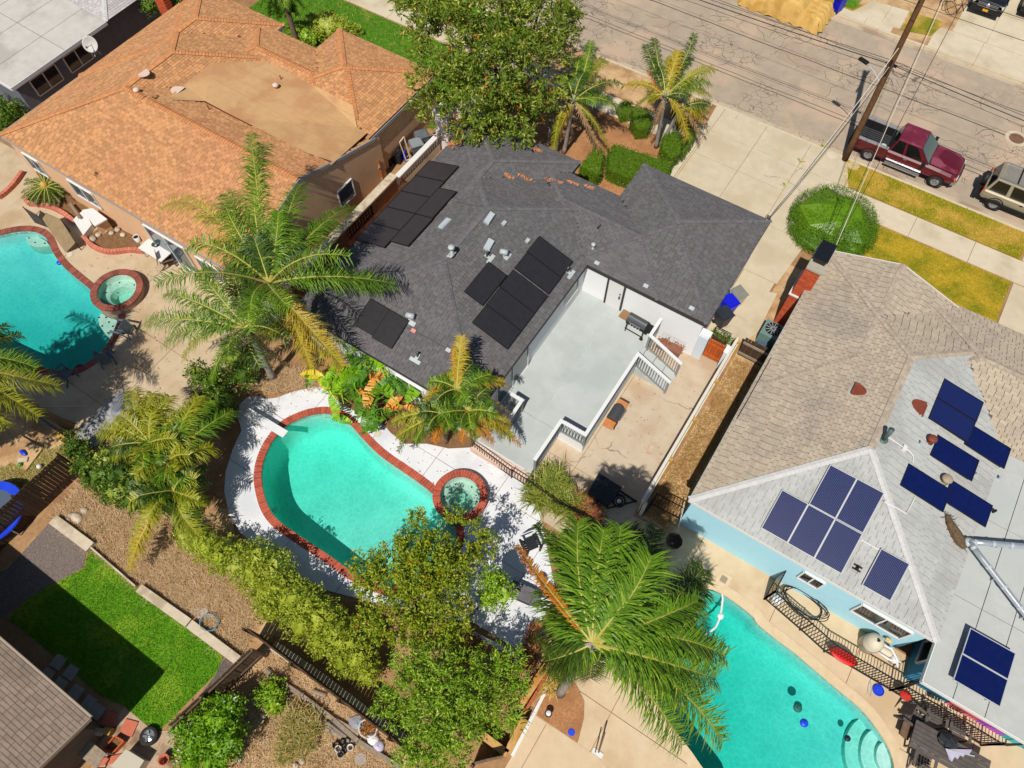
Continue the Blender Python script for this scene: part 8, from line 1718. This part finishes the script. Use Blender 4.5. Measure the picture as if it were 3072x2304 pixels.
nb = sB(1440, 1175, .35); t = thing('net_basket', 'dark net basket on a long pole leaning at the blue wall corner', 'skimmer net', (nb.x, nb.y, .03)); MB().lathe((nb.x, nb.y, .06), [(.08, 0), (.26, .1), (.33, .3), (.35, .42), (.33, .42), (.24, .14), (.05, .06)], 9, cap=False).build('basket', mat('brown_net', (84, 70, 60), (110, 92, 80), scale=20, rough=.9), t); MB().tube([sB(1470, 1090, .45), sB(1530, 870, 1.5)], .02, 6).build('pole', galv, t)
def chair_parts(c, m, mk):
 for k in range(5): c.add('seat_slat', MB().obox((-.2 + k * .1, 0, .36 - k * .0), (1, 0, 0), (0, 1, 0), (0, 0, 1), .042, .27, .012), m)
 for k in range(5): c.add('back_slat', MB().obox((-.36, -.2 + k * .1, .68), (.3, 0, .95), (0, 1, 0), (-.95, 0, .3), .33, .042, .012), m)
 for sg in (-1, 1): c.add('arm', MB().box(-.3, .36, sg * .34 - .05, sg * .34 + .05, .56, .585), m); c.add('leg', MB().box(.28, .34, sg * .3 - .03, sg * .3 + .03, 0, .558), m); c.add('leg', MB().bar((-.42, sg * .3, .02), (-.1, sg * .3, .34), .05, .05), m)
slate = mat('slate_chair', (88, 102, 112), (104, 116, 124), scale=6, rough=.6, island=.1); brownc = mat('brown_chair', (110, 84, 64), (128, 100, 78), scale=6, rough=.7)
def copy_thing(src, loc, rz, label):
 o = src.copy(); scene.collection.objects.link(o); o.location = loc; o.rotation_euler = (0, 0, rz); o['label'] = label
 for ch in list(src.children): k = ch.copy(); scene.collection.objects.link(k); k.parent = o
 return o
c0 = Car('garden_chair', 'slate blue slatted chair at the pool edge below the brown brick hot tub', 'chair', tuple(s21(1045, 1215, .02)), 0.0, 'slatted chairs round the teal pool'); chair_parts(c0, slate, None); c0.t.rotation_euler = (0, 0, math.radians(200))
copy_thing(c0.t, s21(900, 1440, .02), math.radians(150), 'slate blue slatted chair in mid shade on the terrace, second from the hot tub'); copy_thing(c0.t, s21(570, 1590, .02), math.radians(95), 'slate blue slatted chair at the bottom rim of the teal pool by the floating skimmer')
tc = [s21(1145, 505, .74), s21(1250, 440, .74), s21(1412, 545, .74), s21(1335, 622, .74)]; c_ = sum(tc, Vector()) / 4; t = thing('patio_table', 'white rectangular table with a dark pot near the peach wall', 'table', (c_.x, c_.y, .02)); uu = (tc[3] - tc[0]).normalized(); vv = uu.cross(Z3); lu, lv = (tc[3] - tc[0]).length / 2, (tc[1] - tc[0]).length / 2
MB().obox(c_, uu, vv, Z3, lu, lv, .02).build('table_top', trim_w, t)
for a_ in (-1, 1):
 for b_ in (-1, 1): q_ = c_ + uu * lu * .85 * a_ + vv * lv * .85 * b_; MB().bar((q_.x, q_.y, .02), (q_.x, q_.y, .72), .035, .035, up=(1, 0, 0)).build('leg', galv, t)
pot = mat('dark_green_pot', (70, 84, 72), rough=.5); q_ = s21(1290, 488, .77); solo('pot', MB().lathe(q_, [(.08, 0), (.17, .1), (.15, .12), (.06, .03)], 16, cap=False), pot, 'shallow dark green bowl on the white patio table', 'bowl', smooth=True)
fc = Car('folding_chair', 'brown folding chair beside the white patio table', 'chair', tuple(s21(1405, 640, .02)), 1.0); chair_parts(fc, brownc, None)
q_ = s21(1150, 450, .05); t = thing('bucket', 'white bucket at the edge of the stone bed', 'bucket', tuple(q_)); MB().lathe(q_, [(.13, 0), (.16, .34), (.14, .34), (.12, .05)], 16, cap=False).build('body', trim_w, t, smooth=True); MB().lathe(q_, [(.135, .3), (.02, .3)], 16, cap=False).build('contents', dark_p, t)
stone = mat('pale_boulder', (196, 178, 156), (214, 198, 176), scale=6, rough=.9, bump=.5, island=.15)
for x, y, r, lab in ((770, 435, .2, 'blue grey boulder at the left tip of the peach wall bed'), (815, 400, .17, 'pale boulder just right of the blue grey one in the bed'), (875, 360, .19, 'large pale boulder in the middle of the bed'), (925, 385, .16, 'pale boulder set forward in the middle of the bed'), (975, 355, .17, 'pale boulder at the back of the bed, right of the large one'), (1020, 400, .16, 'pale boulder farthest right in the bed'), (905, 330, .13, 'smallest pale boulder against the peach wall'), (840, 375, .12, 'small pale boulder squeezed between two larger ones')):
 solo('boulder', MB().blob(s21(x, y, .1), r, r * .9, r * .6, 9, 6, .1), stone, lab, 'stone', 'boulders in the bed by the peach wall', smooth=True)
t = thing('outdoor_counter', 'pale stepped counter with an open dark cabinet by the pool terrace', 'counter', tuple(s21(720, 330, 0))); MB().prism([xy(s21(*c_)) for c_ in ((635, 310), (720, 230), (790, 350), (720, 440))], .02, .35).build('step', trim_w, t); MB().prism([xy(s21(*c_, .8)) for c_ in ((690, 200), (770, 190), (880, 270), (790, 320))], .02, .85).build('cabinet', MATS['peach_stucco'], t); MB().prism([xy(s21(*c_, .9)) for c_ in ((680, 195), (770, 180), (890, 270), (785, 330))], .855, .92).build('counter_top', trim_w, t); MB().obox(s21(845, 320, .42), (.75, .5, 0), (.5, -.75, 0), Z3, .3, .02, .3).build('opening', dark_p, t); MB().bar(s21(580, 140, .3), s21(660, 260, .5), .12, .06).build('board', greywood, t)
tanf = mat('tan_fabric', (150, 126, 92), (164, 140, 106), scale=4, rough=.85, bump=.3, bscale=8); dkf = mat('dark_fabric', (70, 62, 58), (82, 74, 68), scale=4, rough=.85)
t = thing('lounge_canopy', 'tan and dark folded canopy lounge on the terrace beside the teal pool', 'canopy', tuple(s21(420, 350, 0))); A1, B1_, C1, D1 = s21(385, 220, .95), s21(500, 270, .95), s21(625, 465, .6), s21(545, 548, .1); E1 = s21(350, 265, .6)
mb = MB(); mid = (A1 + C1) / 2 + Z3 * .15; mb.quad(E1, A1, (A1 + B1_) / 2 + Z3 * .05, (E1 + D1) / 2 + Z3 * .3).quad((E1 + D1) / 2 + Z3 * .3, (A1 + B1_) / 2 + Z3 * .05, C1, D1).quad((A1 + B1_) / 2 + Z3 * .05, B1_, C1 + Z3 * .02, C1); mb.build('canopy', tanf, t)
MB().quad(s21(188, 165, .9), s21(300, 230, .9), s21(410, 345, .3), s21(290, 300, .08)).build('side_panel', dkf, t)
mb = MB()
for q_ in (A1, B1_, C1, s21(188, 165, .9), s21(300, 230, .9)): mb.bar((q_.x, q_.y, .02), q_, .04, .04, up=(1, 0, 0))
mb.build('frame', iron_b, t)
fp_ = s44(985, 610, .9); t = thing('pool_filter', 'big white domed pool filter tank by the blue wall', 'pool filter', (fp_.x, fp_.y, .03)); MB().lathe((fp_.x, fp_.y, .03), [(.3, 0), (.34, .05), (.34, .5), (.36, .52), (.34, .56), (.33, .8), (.24, .98), (.06, 1.06)], 24).build('tank', cream, t, smooth=True); MB().lathe((fp_.x, fp_.y, .57), [(.37, -.03), (.37, .03)], 24, cap=False).build('clamp', galv, t); MB().lathe((fp_.x, fp_.y, 1.08), [(.05, 0), (.05, .1)], 8).build('gauge', dark_p, t)
pu = s44(1080, 700, .3); t = thing('pool_pump', 'white pool pump with pipes next to the filter tank', 'pool pump', (pu.x, pu.y, .03)); MB().lathe((pu.x - .3, pu.y, .25), [(.14, 0), (.16, .1), (.16, .4), (.1, .5)], 14, axis=(1, 0, 0)).build('motor', cream, t, smooth=True); MB().lathe((pu.x + .3, pu.y - .1, .05), [(.14, 0), (.16, .3), (.12, .4)], 14).build('strainer', trim_w, t, smooth=True); MB().tube([(pu.x - .5, pu.y + .1, .5), (pu.x, pu.y + .1, .55), (pu.x + .3, pu.y - .1, .5), (pu.x + .5, pu.y - .35, .3)], .05, 8).tube([(pu.x - .4, pu.y - .2, .35), (pu.x + .1, pu.y - .25, .4), (pu.x + .5, pu.y - .1, .4)], .05, 8).build('pipe', trim_w, t, smooth=True)
q_ = s44(1090, 600, .9); solo('valve_wheel', MB().blob(q_, .14, .1, .1), mat('tan_plastic', (226, 196, 140), rough=.5), 'tan hose reel on the blue wall behind the pump', 'hose reel')
t = thing('hose_coil', 'loose loops of black hose behind the pool fence', 'hose', tuple(s44(370, 300, .05))); hp_ = s44(370, 300, .1); MB().tube([hp_ + Vector(((.75 + .12 * math.sin(1.7 * a)) * math.cos(a) * (1.2), (.42 + .08 * math.cos(2.1 * a)) * math.sin(a), .05 + .25 * (1 + math.sin(.7 * a)) / 2)) for a in np.linspace(0, 30, 150)], .018, 5).build('hose', dark_p, t, smooth=True)
q_ = s44(160, 260, .2); solo('white_stool', MB().lathe(q_ - Z3 * .17, [(.2, 0), (.24, .05), (.22, .3), (.05, .36)], 16), trim_w, 'white rounded tub inside the left end of the pool fence', 'tub', smooth=True)
q_ = s44(712, 730, .5); solo('red_float', MB().obox(q_, (.93, -.1, .3), (.1, .99, 0), (-.3, 0, .93), .02, .02, .01).blob(q_, .55, .26, .04, 14, 6, .0), red_p, 'red oval float hanging on the black pool fence', 'float', smooth=True)
q_ = s44(1000, 1015, .04); solo('blue_disc', MB().lathe(q_, [(.02, .03), (.17, .03), (.2, .0), (.21, .06), (.19, .06)], 18, cap=False), blue_p, 'bright blue round lid on the tan terrace by the fence gate', 'lid'); t = thing('garden_hose', 'thin grey hose looped on the terrace beside the blue lid', 'hose', tuple(s44(940, 1000, .04))); MB().tube([s44(x, y, .05) for x, y in ((1060, 790), (980, 850), (925, 960), (915, 1040), (940, 1065), (950, 1010), (940, 950))], .014, 5).build('hose', galv, t)
dkw = mat('dark_table', (92, 84, 80), (106, 98, 92), scale=6, rough=.6, island=.08); t = thing('dining_table', 'long dark slatted outdoor table near the round pool steps', 'table', tuple(s44(1450, 1500, 0)))
T4 = [s44(1250, 1470, .74), s44(1320, 1255, .74), s44(1530, 1370, .74), s44(1880, 1640, .74)]; a_, b_ = s44(1320, 1255, .74), s44(1250, 1470, .74); cdir = (s44(1870, 1560, .74) - a_); un = cdir.normalized(); vn = (b_ - a_) - un * (b_ - a_).dot(un); wv_ = vn.length; vn.normalize()
for k in range(6): MB().obox(a_ + un * 1.3 + vn * wv_ * (k + .5) / 6, un, vn, Z3, 1.3, wv_ / 12 - .008, .018).build('plank', dkw, t)
for f_ in (.15, 2.45):
 for g_ in (.1, .9): q_ = a_ + un * f_ + vn * wv_ * g_; MB().bar((q_.x, q_.y, .03), (q_.x, q_.y, .72), .06, .06, up=(1, 0, 0)).build('leg', dkw, t)
d0 = Car('outdoor_chair', 'dark slatted chair at the head of the long table, red cushion behind', 'chair', tuple(s44(1250, 1240, .03)), 0.0, 'dark chairs round the long table'); chair_parts(d0, dkw, None); ang0 = math.atan2(un.y, un.x); d0.t.rotation_euler = (0, 0, ang0 - .2)
for x, y, r_, lab in ((1430, 1235, -1.5, 'dark slatted chair between the fence and the long table, left one'), (1620, 1340, -1.5, 'dark slatted chair between the fence and the long table, right one'), (1330, 1600, 1.6, 'dark slatted chair on the pool side of the long table')): copy_thing(d0.t, s44(x, y, .03), ang0 + r_, lab)
q_ = s44(1230, 1055, .7); solo('red_cushion', MB().blob(q_, .22, .2, .07, 12, 6, .05), mat('red_cloth', (190, 44, 34), (214, 66, 50), scale=10, rough=.8), 'red cushion on the dark chair against the pool fence', 'cushion', smooth=True)
t = thing('bench', 'brown wooden bench end beside the long dark table', 'bench', tuple(s44(1230, 1340, 0))); MB().prism([xy(s44(*c_, .45)) for c_ in ((1180, 1375), (1215, 1270), (1310, 1290), (1250, 1430))], .4, .46).build('seat', brownc, t); MB().prism([xy(s44(*c_, .3)) for c_ in ((1200, 1370), (1225, 1290), (1290, 1300), (1245, 1410))], .03, .4).build('base', brownc, t)
solo('black_cloth', MB().blob(s44(1580, 1430, .85), .34, .26, .12, 11, 6, .25), tarp, 'crumpled black cover on the long dark table', 'cover'); 
lav = mat('lavender_cloth', (206, 198, 222), (222, 216, 234), scale=3, rough=.8); t = thing('folded_umbrella', 'lavender folded umbrella lying over the end of the dark table', 'umbrella', tuple(s44(1660, 1530, .8))); mb = MB(); ap_ = s44(1560, 1500, .95); ends = [s44(1590 + 24 * k, 1600 - 10 * k + (18 if k % 2 else -14), .8 + .06 * (k % 2)) for k in range(9)]
for k in range(8): mb.poly([ap_, ends[k], ends[k + 1]])
mb.build('canopy', lav, t); MB().tube([ap_, s44(1800, 1560, .8)], .025, 6).build('pole', galv, t)
t = thing('storage_bench', 'grey slatted lounge bench on the white terrace', 'bench', tuple(s43(100, 200, 0))); gs = mat('grey_slat', (112, 108, 112), (126, 122, 126), scale=5, rough=.6, island=.08); qa, qb, qc, qd = s43(10, 95, .42), s43(195, 180, .42), s43(145, 298, .42), s43(-45, 215, .42)
for k in range(12): f0, f1 = k / 12, (k + .88) / 12; MB().prism([xy(qa.lerp(qd, f0)), xy(qb.lerp(qc, f0)), xy(qb.lerp(qc, f1)), xy(qa.lerp(qd, f1))], .37, .42).build('slat', gs, t)
MB().prism([xy(qa), xy(qb), xy(qc), xy(qd)], .035, .365).build('base', dark_p, t); MB().prism([xy(s43(195, 180, .3)), xy(s43(268, 150, .3)), xy(s43(215, 325, .3)), xy(s43(150, 300, .3))], .035, .3).build('side_table', gs, t)
ch = Car('lounge_chair', 'black lounge chair on the white terrace, half behind the palm', 'chair', tuple(s33(150, 1410, .03)), -.6); chair_parts(ch, dark_p, None)
q_ = s43(240, 95, .3); solo('grey_planter', MB().lathe(q_ - Z3 * .26, [(.12, 0), (.18, .34), (.16, .34), (.1, .1)], 16, cap=False), gs, 'round grey pot by the slatted bench on the white terrace', 'pot', smooth=True)
t = thing('scalloped_edging', 'white scalloped edging beside the white terrace corner', 'edging', tuple(s42(2000, 640, 0))); ea, eb, ec = s42(1800, 540, .2), s42(2175, 730, .2), s42(2130, 830, .2)
for a_, b_, n_ in ((ea, eb, 20), (eb, ec, 5)):
 for k in range(n_): q_ = a_.lerp(b_, (k + .5) / n_); MB().lathe((q_.x, q_.y, .03), [(.09, 0), (.09, .12), (.06, .19), (.01, .2)], 8).build('scallop', trim_w, t)
pav = mat('concrete_paver', (176, 166, 154), (190, 180, 168), scale=4, rough=.9, bump=.3); redpv = mat('red_paver', (206, 112, 84), (218, 126, 98), scale=5, rough=.85, bump=.3)
for k, (x, y, lab) in enumerate(((485, 780, 'stepping stone at the corner farthest up, in the row next to the turf'), (590, 865, 'second stepping stone down in the row next to the turf'), (390, 890, 'stepping stone half under the gutter, upper one'), (497, 970, 'stepping stone half under the gutter, middle one'), (630, 1030, 'stepping stone set off from its neighbours, mid row'), (738, 1120, 'stepping stone touching the last grey one'), (806, 1190, 'last grey stepping stone before the dusky red paver'))):
 solo('paver', MB().obox(s41(x, y, .03), (.995, .1, 0), (-.1, .995, 0), Z3, .23, .23, .03), pav, lab, 'paver', 'stepping stones beside the turf')
for x, y, lab in ((910, 1255, 'dusky red square paver at the end of the stepping stones'), (1070, 1325, 'orange red square paver on the tan gravel')): solo('paver', MB().obox(s41(x, y, .04), (.94, .34, 0), (-.34, .94, 0), Z3, .25, .25, .03), redpv, lab, 'paver', 'red pavers')
w_ = Car('loose_wheel', 'car wheel lying on the gravel at the turf corner', 'wheel', tuple(s41(1250, 1395, .02)), 0); w_.add('tyre', MB().lathe((0, 0, 0), [(.22, .02), (.31, .0), (.33, .05), (.33, .17), (.3, .21), (.21, .2)], 26, cap=False), black_r, smooth=True); mb = MB().lathe((0, 0, 0), [(.22, .17), (.17, .12), (.06, .15), (.01, .16)], 20, cap=False)
for k in range(5): a = k * 1.2566; mb.bar((.05 * math.cos(a), .05 * math.sin(a), .16), (.21 * math.cos(a), .21 * math.sin(a), .17), .07, .03)
w_.add('rim', mb, chrome)
t = thing('planter_box', 'orange wooden planter box among pavers near the tan roof corner', 'planter', tuple(s41(970, 1430, 0))); P4 = [s41(955, 1395, .25), s41(1030, 1435, .25), s41(940, 1530, .25), s41(860, 1500, .25)]; oj = mat('orange_wood', (204, 92, 44), (220, 112, 62), scale=5, rough=.75)
for k in range(4): MB().bar(P4[k] - Z3 * .1, P4[(k + 1) % 4] - Z3 * .1 - (P4[(k + 1) % 4] - P4[k]).normalized() * .03, .04, .28).build('board', oj, t)
MB().poly([p_ - Z3 * .1 for p_ in P4]).build('soil', bed_m, t)
t = thing('beige_chest', 'pale beige storage chest at the bottom rim by the tan gravel', 'chest', tuple(s41(1050, 1620, 0))); P4 = [s41(1045, 1510, .55), s41(1190, 1600, .55), s41(1100, 1740, .55), s41(925, 1640, .55)]; MB().prism([xy(p_) for p_ in P4], .02, .5).build('body', cream, t); MB().prism(offset_loop([xy(p_) for p_ in P4], .03), .503, .56).build('lid', mat('beige_lid', (208, 198, 176), rough=.6), t)
t = thing('old_table', 'worn grey table with a dark stain near the tan roof corner', 'table', tuple(s41(760, 1530, 0))); P4 = [s41(730, 1420, .6), s41(880, 1540, .6), s41(800, 1660, .6), s41(640, 1550, .6)]; MB().prism([xy(p_) for p_ in P4], .56, .6).build('table_top', greywood, t)
for p_ in P4: MB().bar((p_.x, p_.y, .02), (p_.x, p_.y, .556), .05, .05, up=(1, 0, 0)).build('leg', greywood, t)
t = thing('log', 'weathered log lying by the tan roof corner', 'log', tuple(s41(760, 1345, .1))); MB().tube([s41(650, 1335, .9), s41(860, 1365, .5)], .12, 10).build('timber', greywood, t)
solo('tan_crate', MB().obox(s41(900, 1355, .15), (.9, .4, 0), (-.4, .9, 0), Z3, .14, .12, .14), yellowp, 'small tan crate next to the weathered log', 'crate'); solo('terracotta_slab', MB().obox(s41(930, 1590, .05), (.7, .7, 0), (-.7, .7, 0), Z3, .5, .12, .04), redpv, 'narrow terracotta slab beside the pale chest', 'paver')
solo('red_pot', MB().lathe(s41(1385, 1590, .02), [(.14, 0), (.2, .3), (.17, .3), (.12, .08)], 14, cap=False), redpv, 'red terracotta pot under the flowering shrub', 'pot', smooth=True)
t = thing('wire_basket', 'teal rimmed wire basket lying on the straw slope above the turf wall', 'basket', tuple(s41(1735, 450, .05))); bc = s41(1735, 455, .2); teal = mat('teal_wire', (120, 170, 180), rough=.5); mb = MB()
for z in (-.15, -.02, .1): mb.tube([bc + Vector((.36 * math.cos(a), .3 * math.sin(a), z)) for a in np.linspace(0, 6.283, 20)], .014, 5)
for k in range(10): a = k * .628; mb.bar(bc + Vector((.36 * math.cos(a), .3 * math.sin(a), -.15)), bc + Vector((.36 * math.cos(a), .3 * math.sin(a), .1)), .012, .012, up=(1, 0, 0))
mb.build('wires', teal, t); q_ = s41(1650, 370, .05); solo('clear_tray', MB().obox(q_, (.9, .4, .05), (-.4, .9, 0), Z3, .34, .2, .03), mat('pale_tray', (206, 196, 186), rough=.4), 'pale plastic tray beside the teal wire basket', 'tray')
for x, y, r, lab in ((640, 1170, .3, 'largest grey tan rock on the straw slope near the garden wall'), (700, 1110, .2, 'grey tan rock above the largest one on the straw slope'), (590, 1150, .16, 'small rock left of the largest one on the straw slope'), (560, 1190, .14, 'smallest rock at the garden wall end')): solo('rock', MB().blob(s31(x, y, .08), r, r * .7, r * .5, 9, 6, .15), stone, lab, 'stone', 'rocks on the straw slope', smooth=True)
t = thing('yellow_hose', 'yellow hose lying along the straw slope', 'hose', tuple(s31(650, 1250, .03))); MB().tube([s31(x, y, .05) for x, y in ((590, 1215), (640, 1240), (690, 1290), (690, 1330), (640, 1270), (600, 1235))], .03, 6).build('hose', mat('yellow_rubber', (214, 180, 40), rough=.6), t)
t = thing('trampoline', 'round trampoline with blue padded rim at the left edge', 'trampoline', tuple(s31(-90, 1130, 0))); tc_ = s31(-90, 1130, .7); MB().lathe((tc_.x, tc_.y, .72), [(1.0, 0), (1.02, .04), (1.35, .04), (1.38, -.02)], 40, cap=False).build('pad', blue_p, t); MB().lathe((tc_.x, tc_.y, .715), [(.01, 0), (1.02, .01)], 40, cap=False).build('mat', mat('trampoline_mat', (84, 100, 120), rough=.7), t); mb = MB()
for k in range(8): a = k * .785; mb.bar((tc_.x + 1.34 * math.cos(a), tc_.y + 1.34 * math.sin(a), 0), (tc_.x + 1.34 * math.cos(a), tc_.y + 1.34 * math.sin(a), .7), .05, .05, up=(1, 0, 0))
mb.build('leg', galv, t)
t = thing('sand_box', 'raised dirt patch with toys and stones in the left yard corner', 'sand box', tuple(s31(190, 640, 0))); MB().prism([xy(s31(*c_)) for c_ in ((60, 690), (190, 500), (370, 600), (230, 790))], .01, .14).build('mound', dirt_dry, t); solo('blue_toy', MB().blob(s31(190, 630, .2), .22, .1, .07), blue_p, 'blue toy boat on the dirt patch', 'toy', smooth=True); solo('green_toy', MB().blob(s31(165, 730, .2), .1, .1, .08), mat('toy_green', (90, 160, 60), rough=.5), 'green toy on the dirt patch', 'toy', smooth=True); solo('white_ball', MB().blob(s31(325, 745, .15), .11, .11, .11, 12, 8, 0), trim_w, 'white ball in the dry grass of the left yard', 'ball', smooth=True)
solo('white_slab', MB().obox(s31(190, 690, .18), (.8, .6, 0), (-.6, .8, 0), Z3, .2, .1, .03), walkc, 'pale flat stone beside the blue toy', 'stone')
for (x0, y0, x1, y1, lab) in ((470, 1020, 580, 1060, 'short grey log beside the long wall, upper one'), (300, 990, 390, 1050, 'grey plank end leaning at the timber edging'), (90, 840, 200, 930, 'pale plank along the timber edging near the fence')): solo('log', MB().tube([s42(x0, y0, .12), s42(x1, y1, .12)], .08, 8), greywood, lab, 'log')
t = thing('plank_stack', 'stack of weathered planks in the bottom dry yard', 'planks', tuple(s42(650, 1310, 0)))
for k in range(5): MB().bar(s42(560 + 12 * k, 1320 - 22 * k, .08 + .02 * k), s42(800 + 14 * k, 1460 - 22 * k, .08 + .02 * k), .14, .05).build('plank', greywood, t)
solo('drain_pipe', MB().tube([s42(590, 1255, .15), s42(840, 1440, .15)], .06, 8), dark_p, 'long dark pipe beside the plank stack', 'pipe')
solo('grey_tarp', MB().blob(s42(840, 1290, .1), .3, .28, .12, 10, 5, .15), mat('grey_cloth', (150, 154, 160), (164, 168, 174), scale=4, rough=.8), 'grey bundle by the wire leaf basket', 'bundle'); 
t = thing('leaf_basket', 'wire hoop basket full of dry leaves in the bottom dry yard', 'basket', tuple(s42(930, 1330, 0))); bc = s42(930, 1335, .25); mb = MB()
for z in (-.2, 0, .15): mb.tube([bc + Vector((.34 * math.cos(a), .3 * math.sin(a), z)) for a in np.linspace(0, 6.283, 20)], .012, 5)
mb.build('wires', trim_w, t); leaf_cloud([(bc - Z3 * .1, .26, .12)], 220, .12, core=.9).build('leaves', MATS['rusty_leaf'], t)
solo('white_sack', MB().blob(s42(970, 1420, .12), .24, .2, .14, 10, 6, .12), trim_w, 'white sack beside the leaf basket', 'sack', smooth=True); solo('lilac_sack', MB().blob(s42(1015, 1480, .12), .22, .2, .14, 10, 6, .12), lav, 'pale lilac sack below the white sack', 'sack', smooth=True)
for x, y, m_, lab in ((670, 1470, dark_p, 'black nursery pot farthest left by the plank stack'), (720, 1450, dark_p, 'black nursery pot between two others along the planks'), (760, 1440, dark_p, 'black nursery pot nearest the plank ends'), (735, 1520, dark_p, 'black nursery pot set below the row by the planks'), (690, 1500, trim_w, 'white nursery pot at the left of the pot cluster'), (790, 1490, trim_w, 'white nursery pot at the right of the pot cluster'), (710, 1545, bgrey, 'blue grey nursery pot below the pot cluster')): q_ = s42(x, y, .02); solo('plant_pot', MB().lathe(q_, [(.09, 0), (.12, .2), (.1, .2), (.08, .05)], 12, cap=False), m_, lab, 'pot', 'nursery pots by the planks', smooth=True)
solo('hexagon_paver', MB().lathe(s42(870, 1585, .02), [(.22, 0), (.22, .05)], 6), pav, 'hexagonal pinkish paver in the bottom dry yard', 'paver'); 
for q_, lab in ((s42(60, 1225, .06), 'grey rock in the bottom dry yard below the round green shrub'), (s42(330, 1640, .06), 'grey rock at the bottom rim under the rosemary mound'), (s42(380, 1600, .06), 'grey rock just above the one at the bottom rim'), (s41(2110, 1110, .06), 'grey rock between the flowering shrub and the round green shrub')): solo('rock', MB().blob(q_, .13, .11, .09, 8, 5, .15), stone, lab, 'stone', 'small rocks in the bottom yard', smooth=True)
q_ = s43(300, 1210, .05); t = thing('planter_lamp', 'small black and white garden lamp in the soil bed', 'lamp', tuple(q_)); MB().lathe(q_, [(.06, 0), (.06, .25), (.14, .26), (.14, .3)], 12).build('post', dark_p, t); MB().lathe(q_ + Z3 * .3, [(.1, 0), (.09, .06), (.02, .09)], 12).build('cap', trim_w, t)
solo('blue_disc', MB().lathe(s43(493, 1362, .045), [(.02, .03), (.1, .03), (.13, 0)], 14), blue_p, 'small blue lid on the soil bed beside the curved path', 'lid'); solo('orange_log', MB().tube([s43(395, 800, .25), s43(375, 900, .3), s43(395, 980, .25)], .1, 9), yellowp, 'golden curved dead palm sheath beside the big palm trunk', 'palm sheath', smooth=True)
t = thing('pool_ladder_posts', 'pair of thin dark posts standing on the tan terrace', 'posts', tuple(s43(700, 1530, .03))); MB().tube([s43(690, 1530, .04), s43(725, 1400, .6)], .022, 6).tube([s43(718, 1530, .04), s43(770, 1365, .75)], .03, 6).build('post', brownc, t); MB().obox(s43(710, 1535, .045), (1, 0, 0), (0, 1, 0), Z3, .2, .09, .01).build('base', trim_w, t)
t = thing('window_frame', 'white empty frame leaning by the grey bins', 'frame', tuple(sC(600, 200, 0))); fa, fb, fc_, fd = sC(550, 130, 1.4), sC(585, 85, 1.5), sC(640, 270, .1), sC(605, 280, .1); MB().bar(fa, fb, .06, .05).bar(fb, fc_, .06, .05).bar(fc_, fd, .06, .05).bar(fd, fa, .06, .05).build('frame', mat('cream_wood', (226, 206, 180), rough=.7), t)
solo('dark_clutter', MB().obox(sC(490, 230, .3), (1, .4, 0), (-.4, 1, 0), Z3, .5, .35, .3).obox(sC(440, 270, .25), (1, .2, .1), (-.2, 1, 0), Z3, .35, .25, .2).blob(sC(530, 200, .4), .3, .3, .3), dark_p, 'pile of dark storage things against the peach wall', 'clutter'); solo('blue_cans', MB().lathe(sC(590, 250, .02), [(.1, 0), (.1, .4)], 12).lathe(sC(600, 280, .02), [(.09, 0), (.09, .3)], 12), blue_p, 'blue canisters beside the leaning white frame', 'canister')
solo('red_broom', MB().tube([sC(555, 420, 1.2), sC(600, 460, .3)], .05, 8), mat('red_brown', (170, 60, 44), rough=.6), 'red handled tool leaning inside the block wall corner', 'tool')
cb = s11(1320, 100, 2.9); t = thing('chimney', 'narrow red brick chimney beyond the orange roof at the top rim', 'chimney', (cb.x - .3, cb.y + .4, 0)); mb = MB(); X0, Y0 = cb.x - .35, cb.y + .25
z = 0
while z < 5:
 for k in range(4): mb.box(X0 + k * .2 + (.05 if int(z / .08) % 2 else 0), X0 + k * .2 + .185 + (.05 if int(z / .08) % 2 else 0), Y0, Y0 + .45, z, z + .07)
 z += .08
mb.build('brick', chb, t, kind='stuff'); MB().box(X0 + .02, X0 + .8, Y0 + .012, Y0 + .43, 0, 5).build('core', chm, t)
for (fn, x, y, lab) in ((s23, 500, 810, 'black wall lamp beside the corner patio door'), (s23, 405, 940, 'small pale wall lamp over the deck edge wall')):
 q_ = fn(x, y, DZ + 1.7); t = thing('wall_lamp', lab, 'wall lamp', tuple(q_), 'lamps on the deck wall'); MB().lathe(q_, [(.05, 0), (.09, .08), (.07, .24), (.02, .3)], 10).build('shade', dark_p, t); MB().bar(q_ + Vector((-.16, 0, .1)), q_ + Vector((0, 0, .1)), .04, .04).build('bracket', dark_p, t)
tree('broad dark tree standing off the left rim', (-25.6, -4.6, 0), [(Vector(p), r) for *p, r in ((-24.4, -4.2, 7.8, 1.5), (-23.4, -3.2, 8, 1.3), (-26, -4.6, 8, 1.7), (-25.4, -3.0, 8.4, 1.5), (-27.4, -4, 8, 1.6), (-24.2, -2.4, 8.8, 1.2), (-26.8, -2.6, 8.4, 1.4))], 6500, .3, lf_dark, tr=.25, asp=.45)
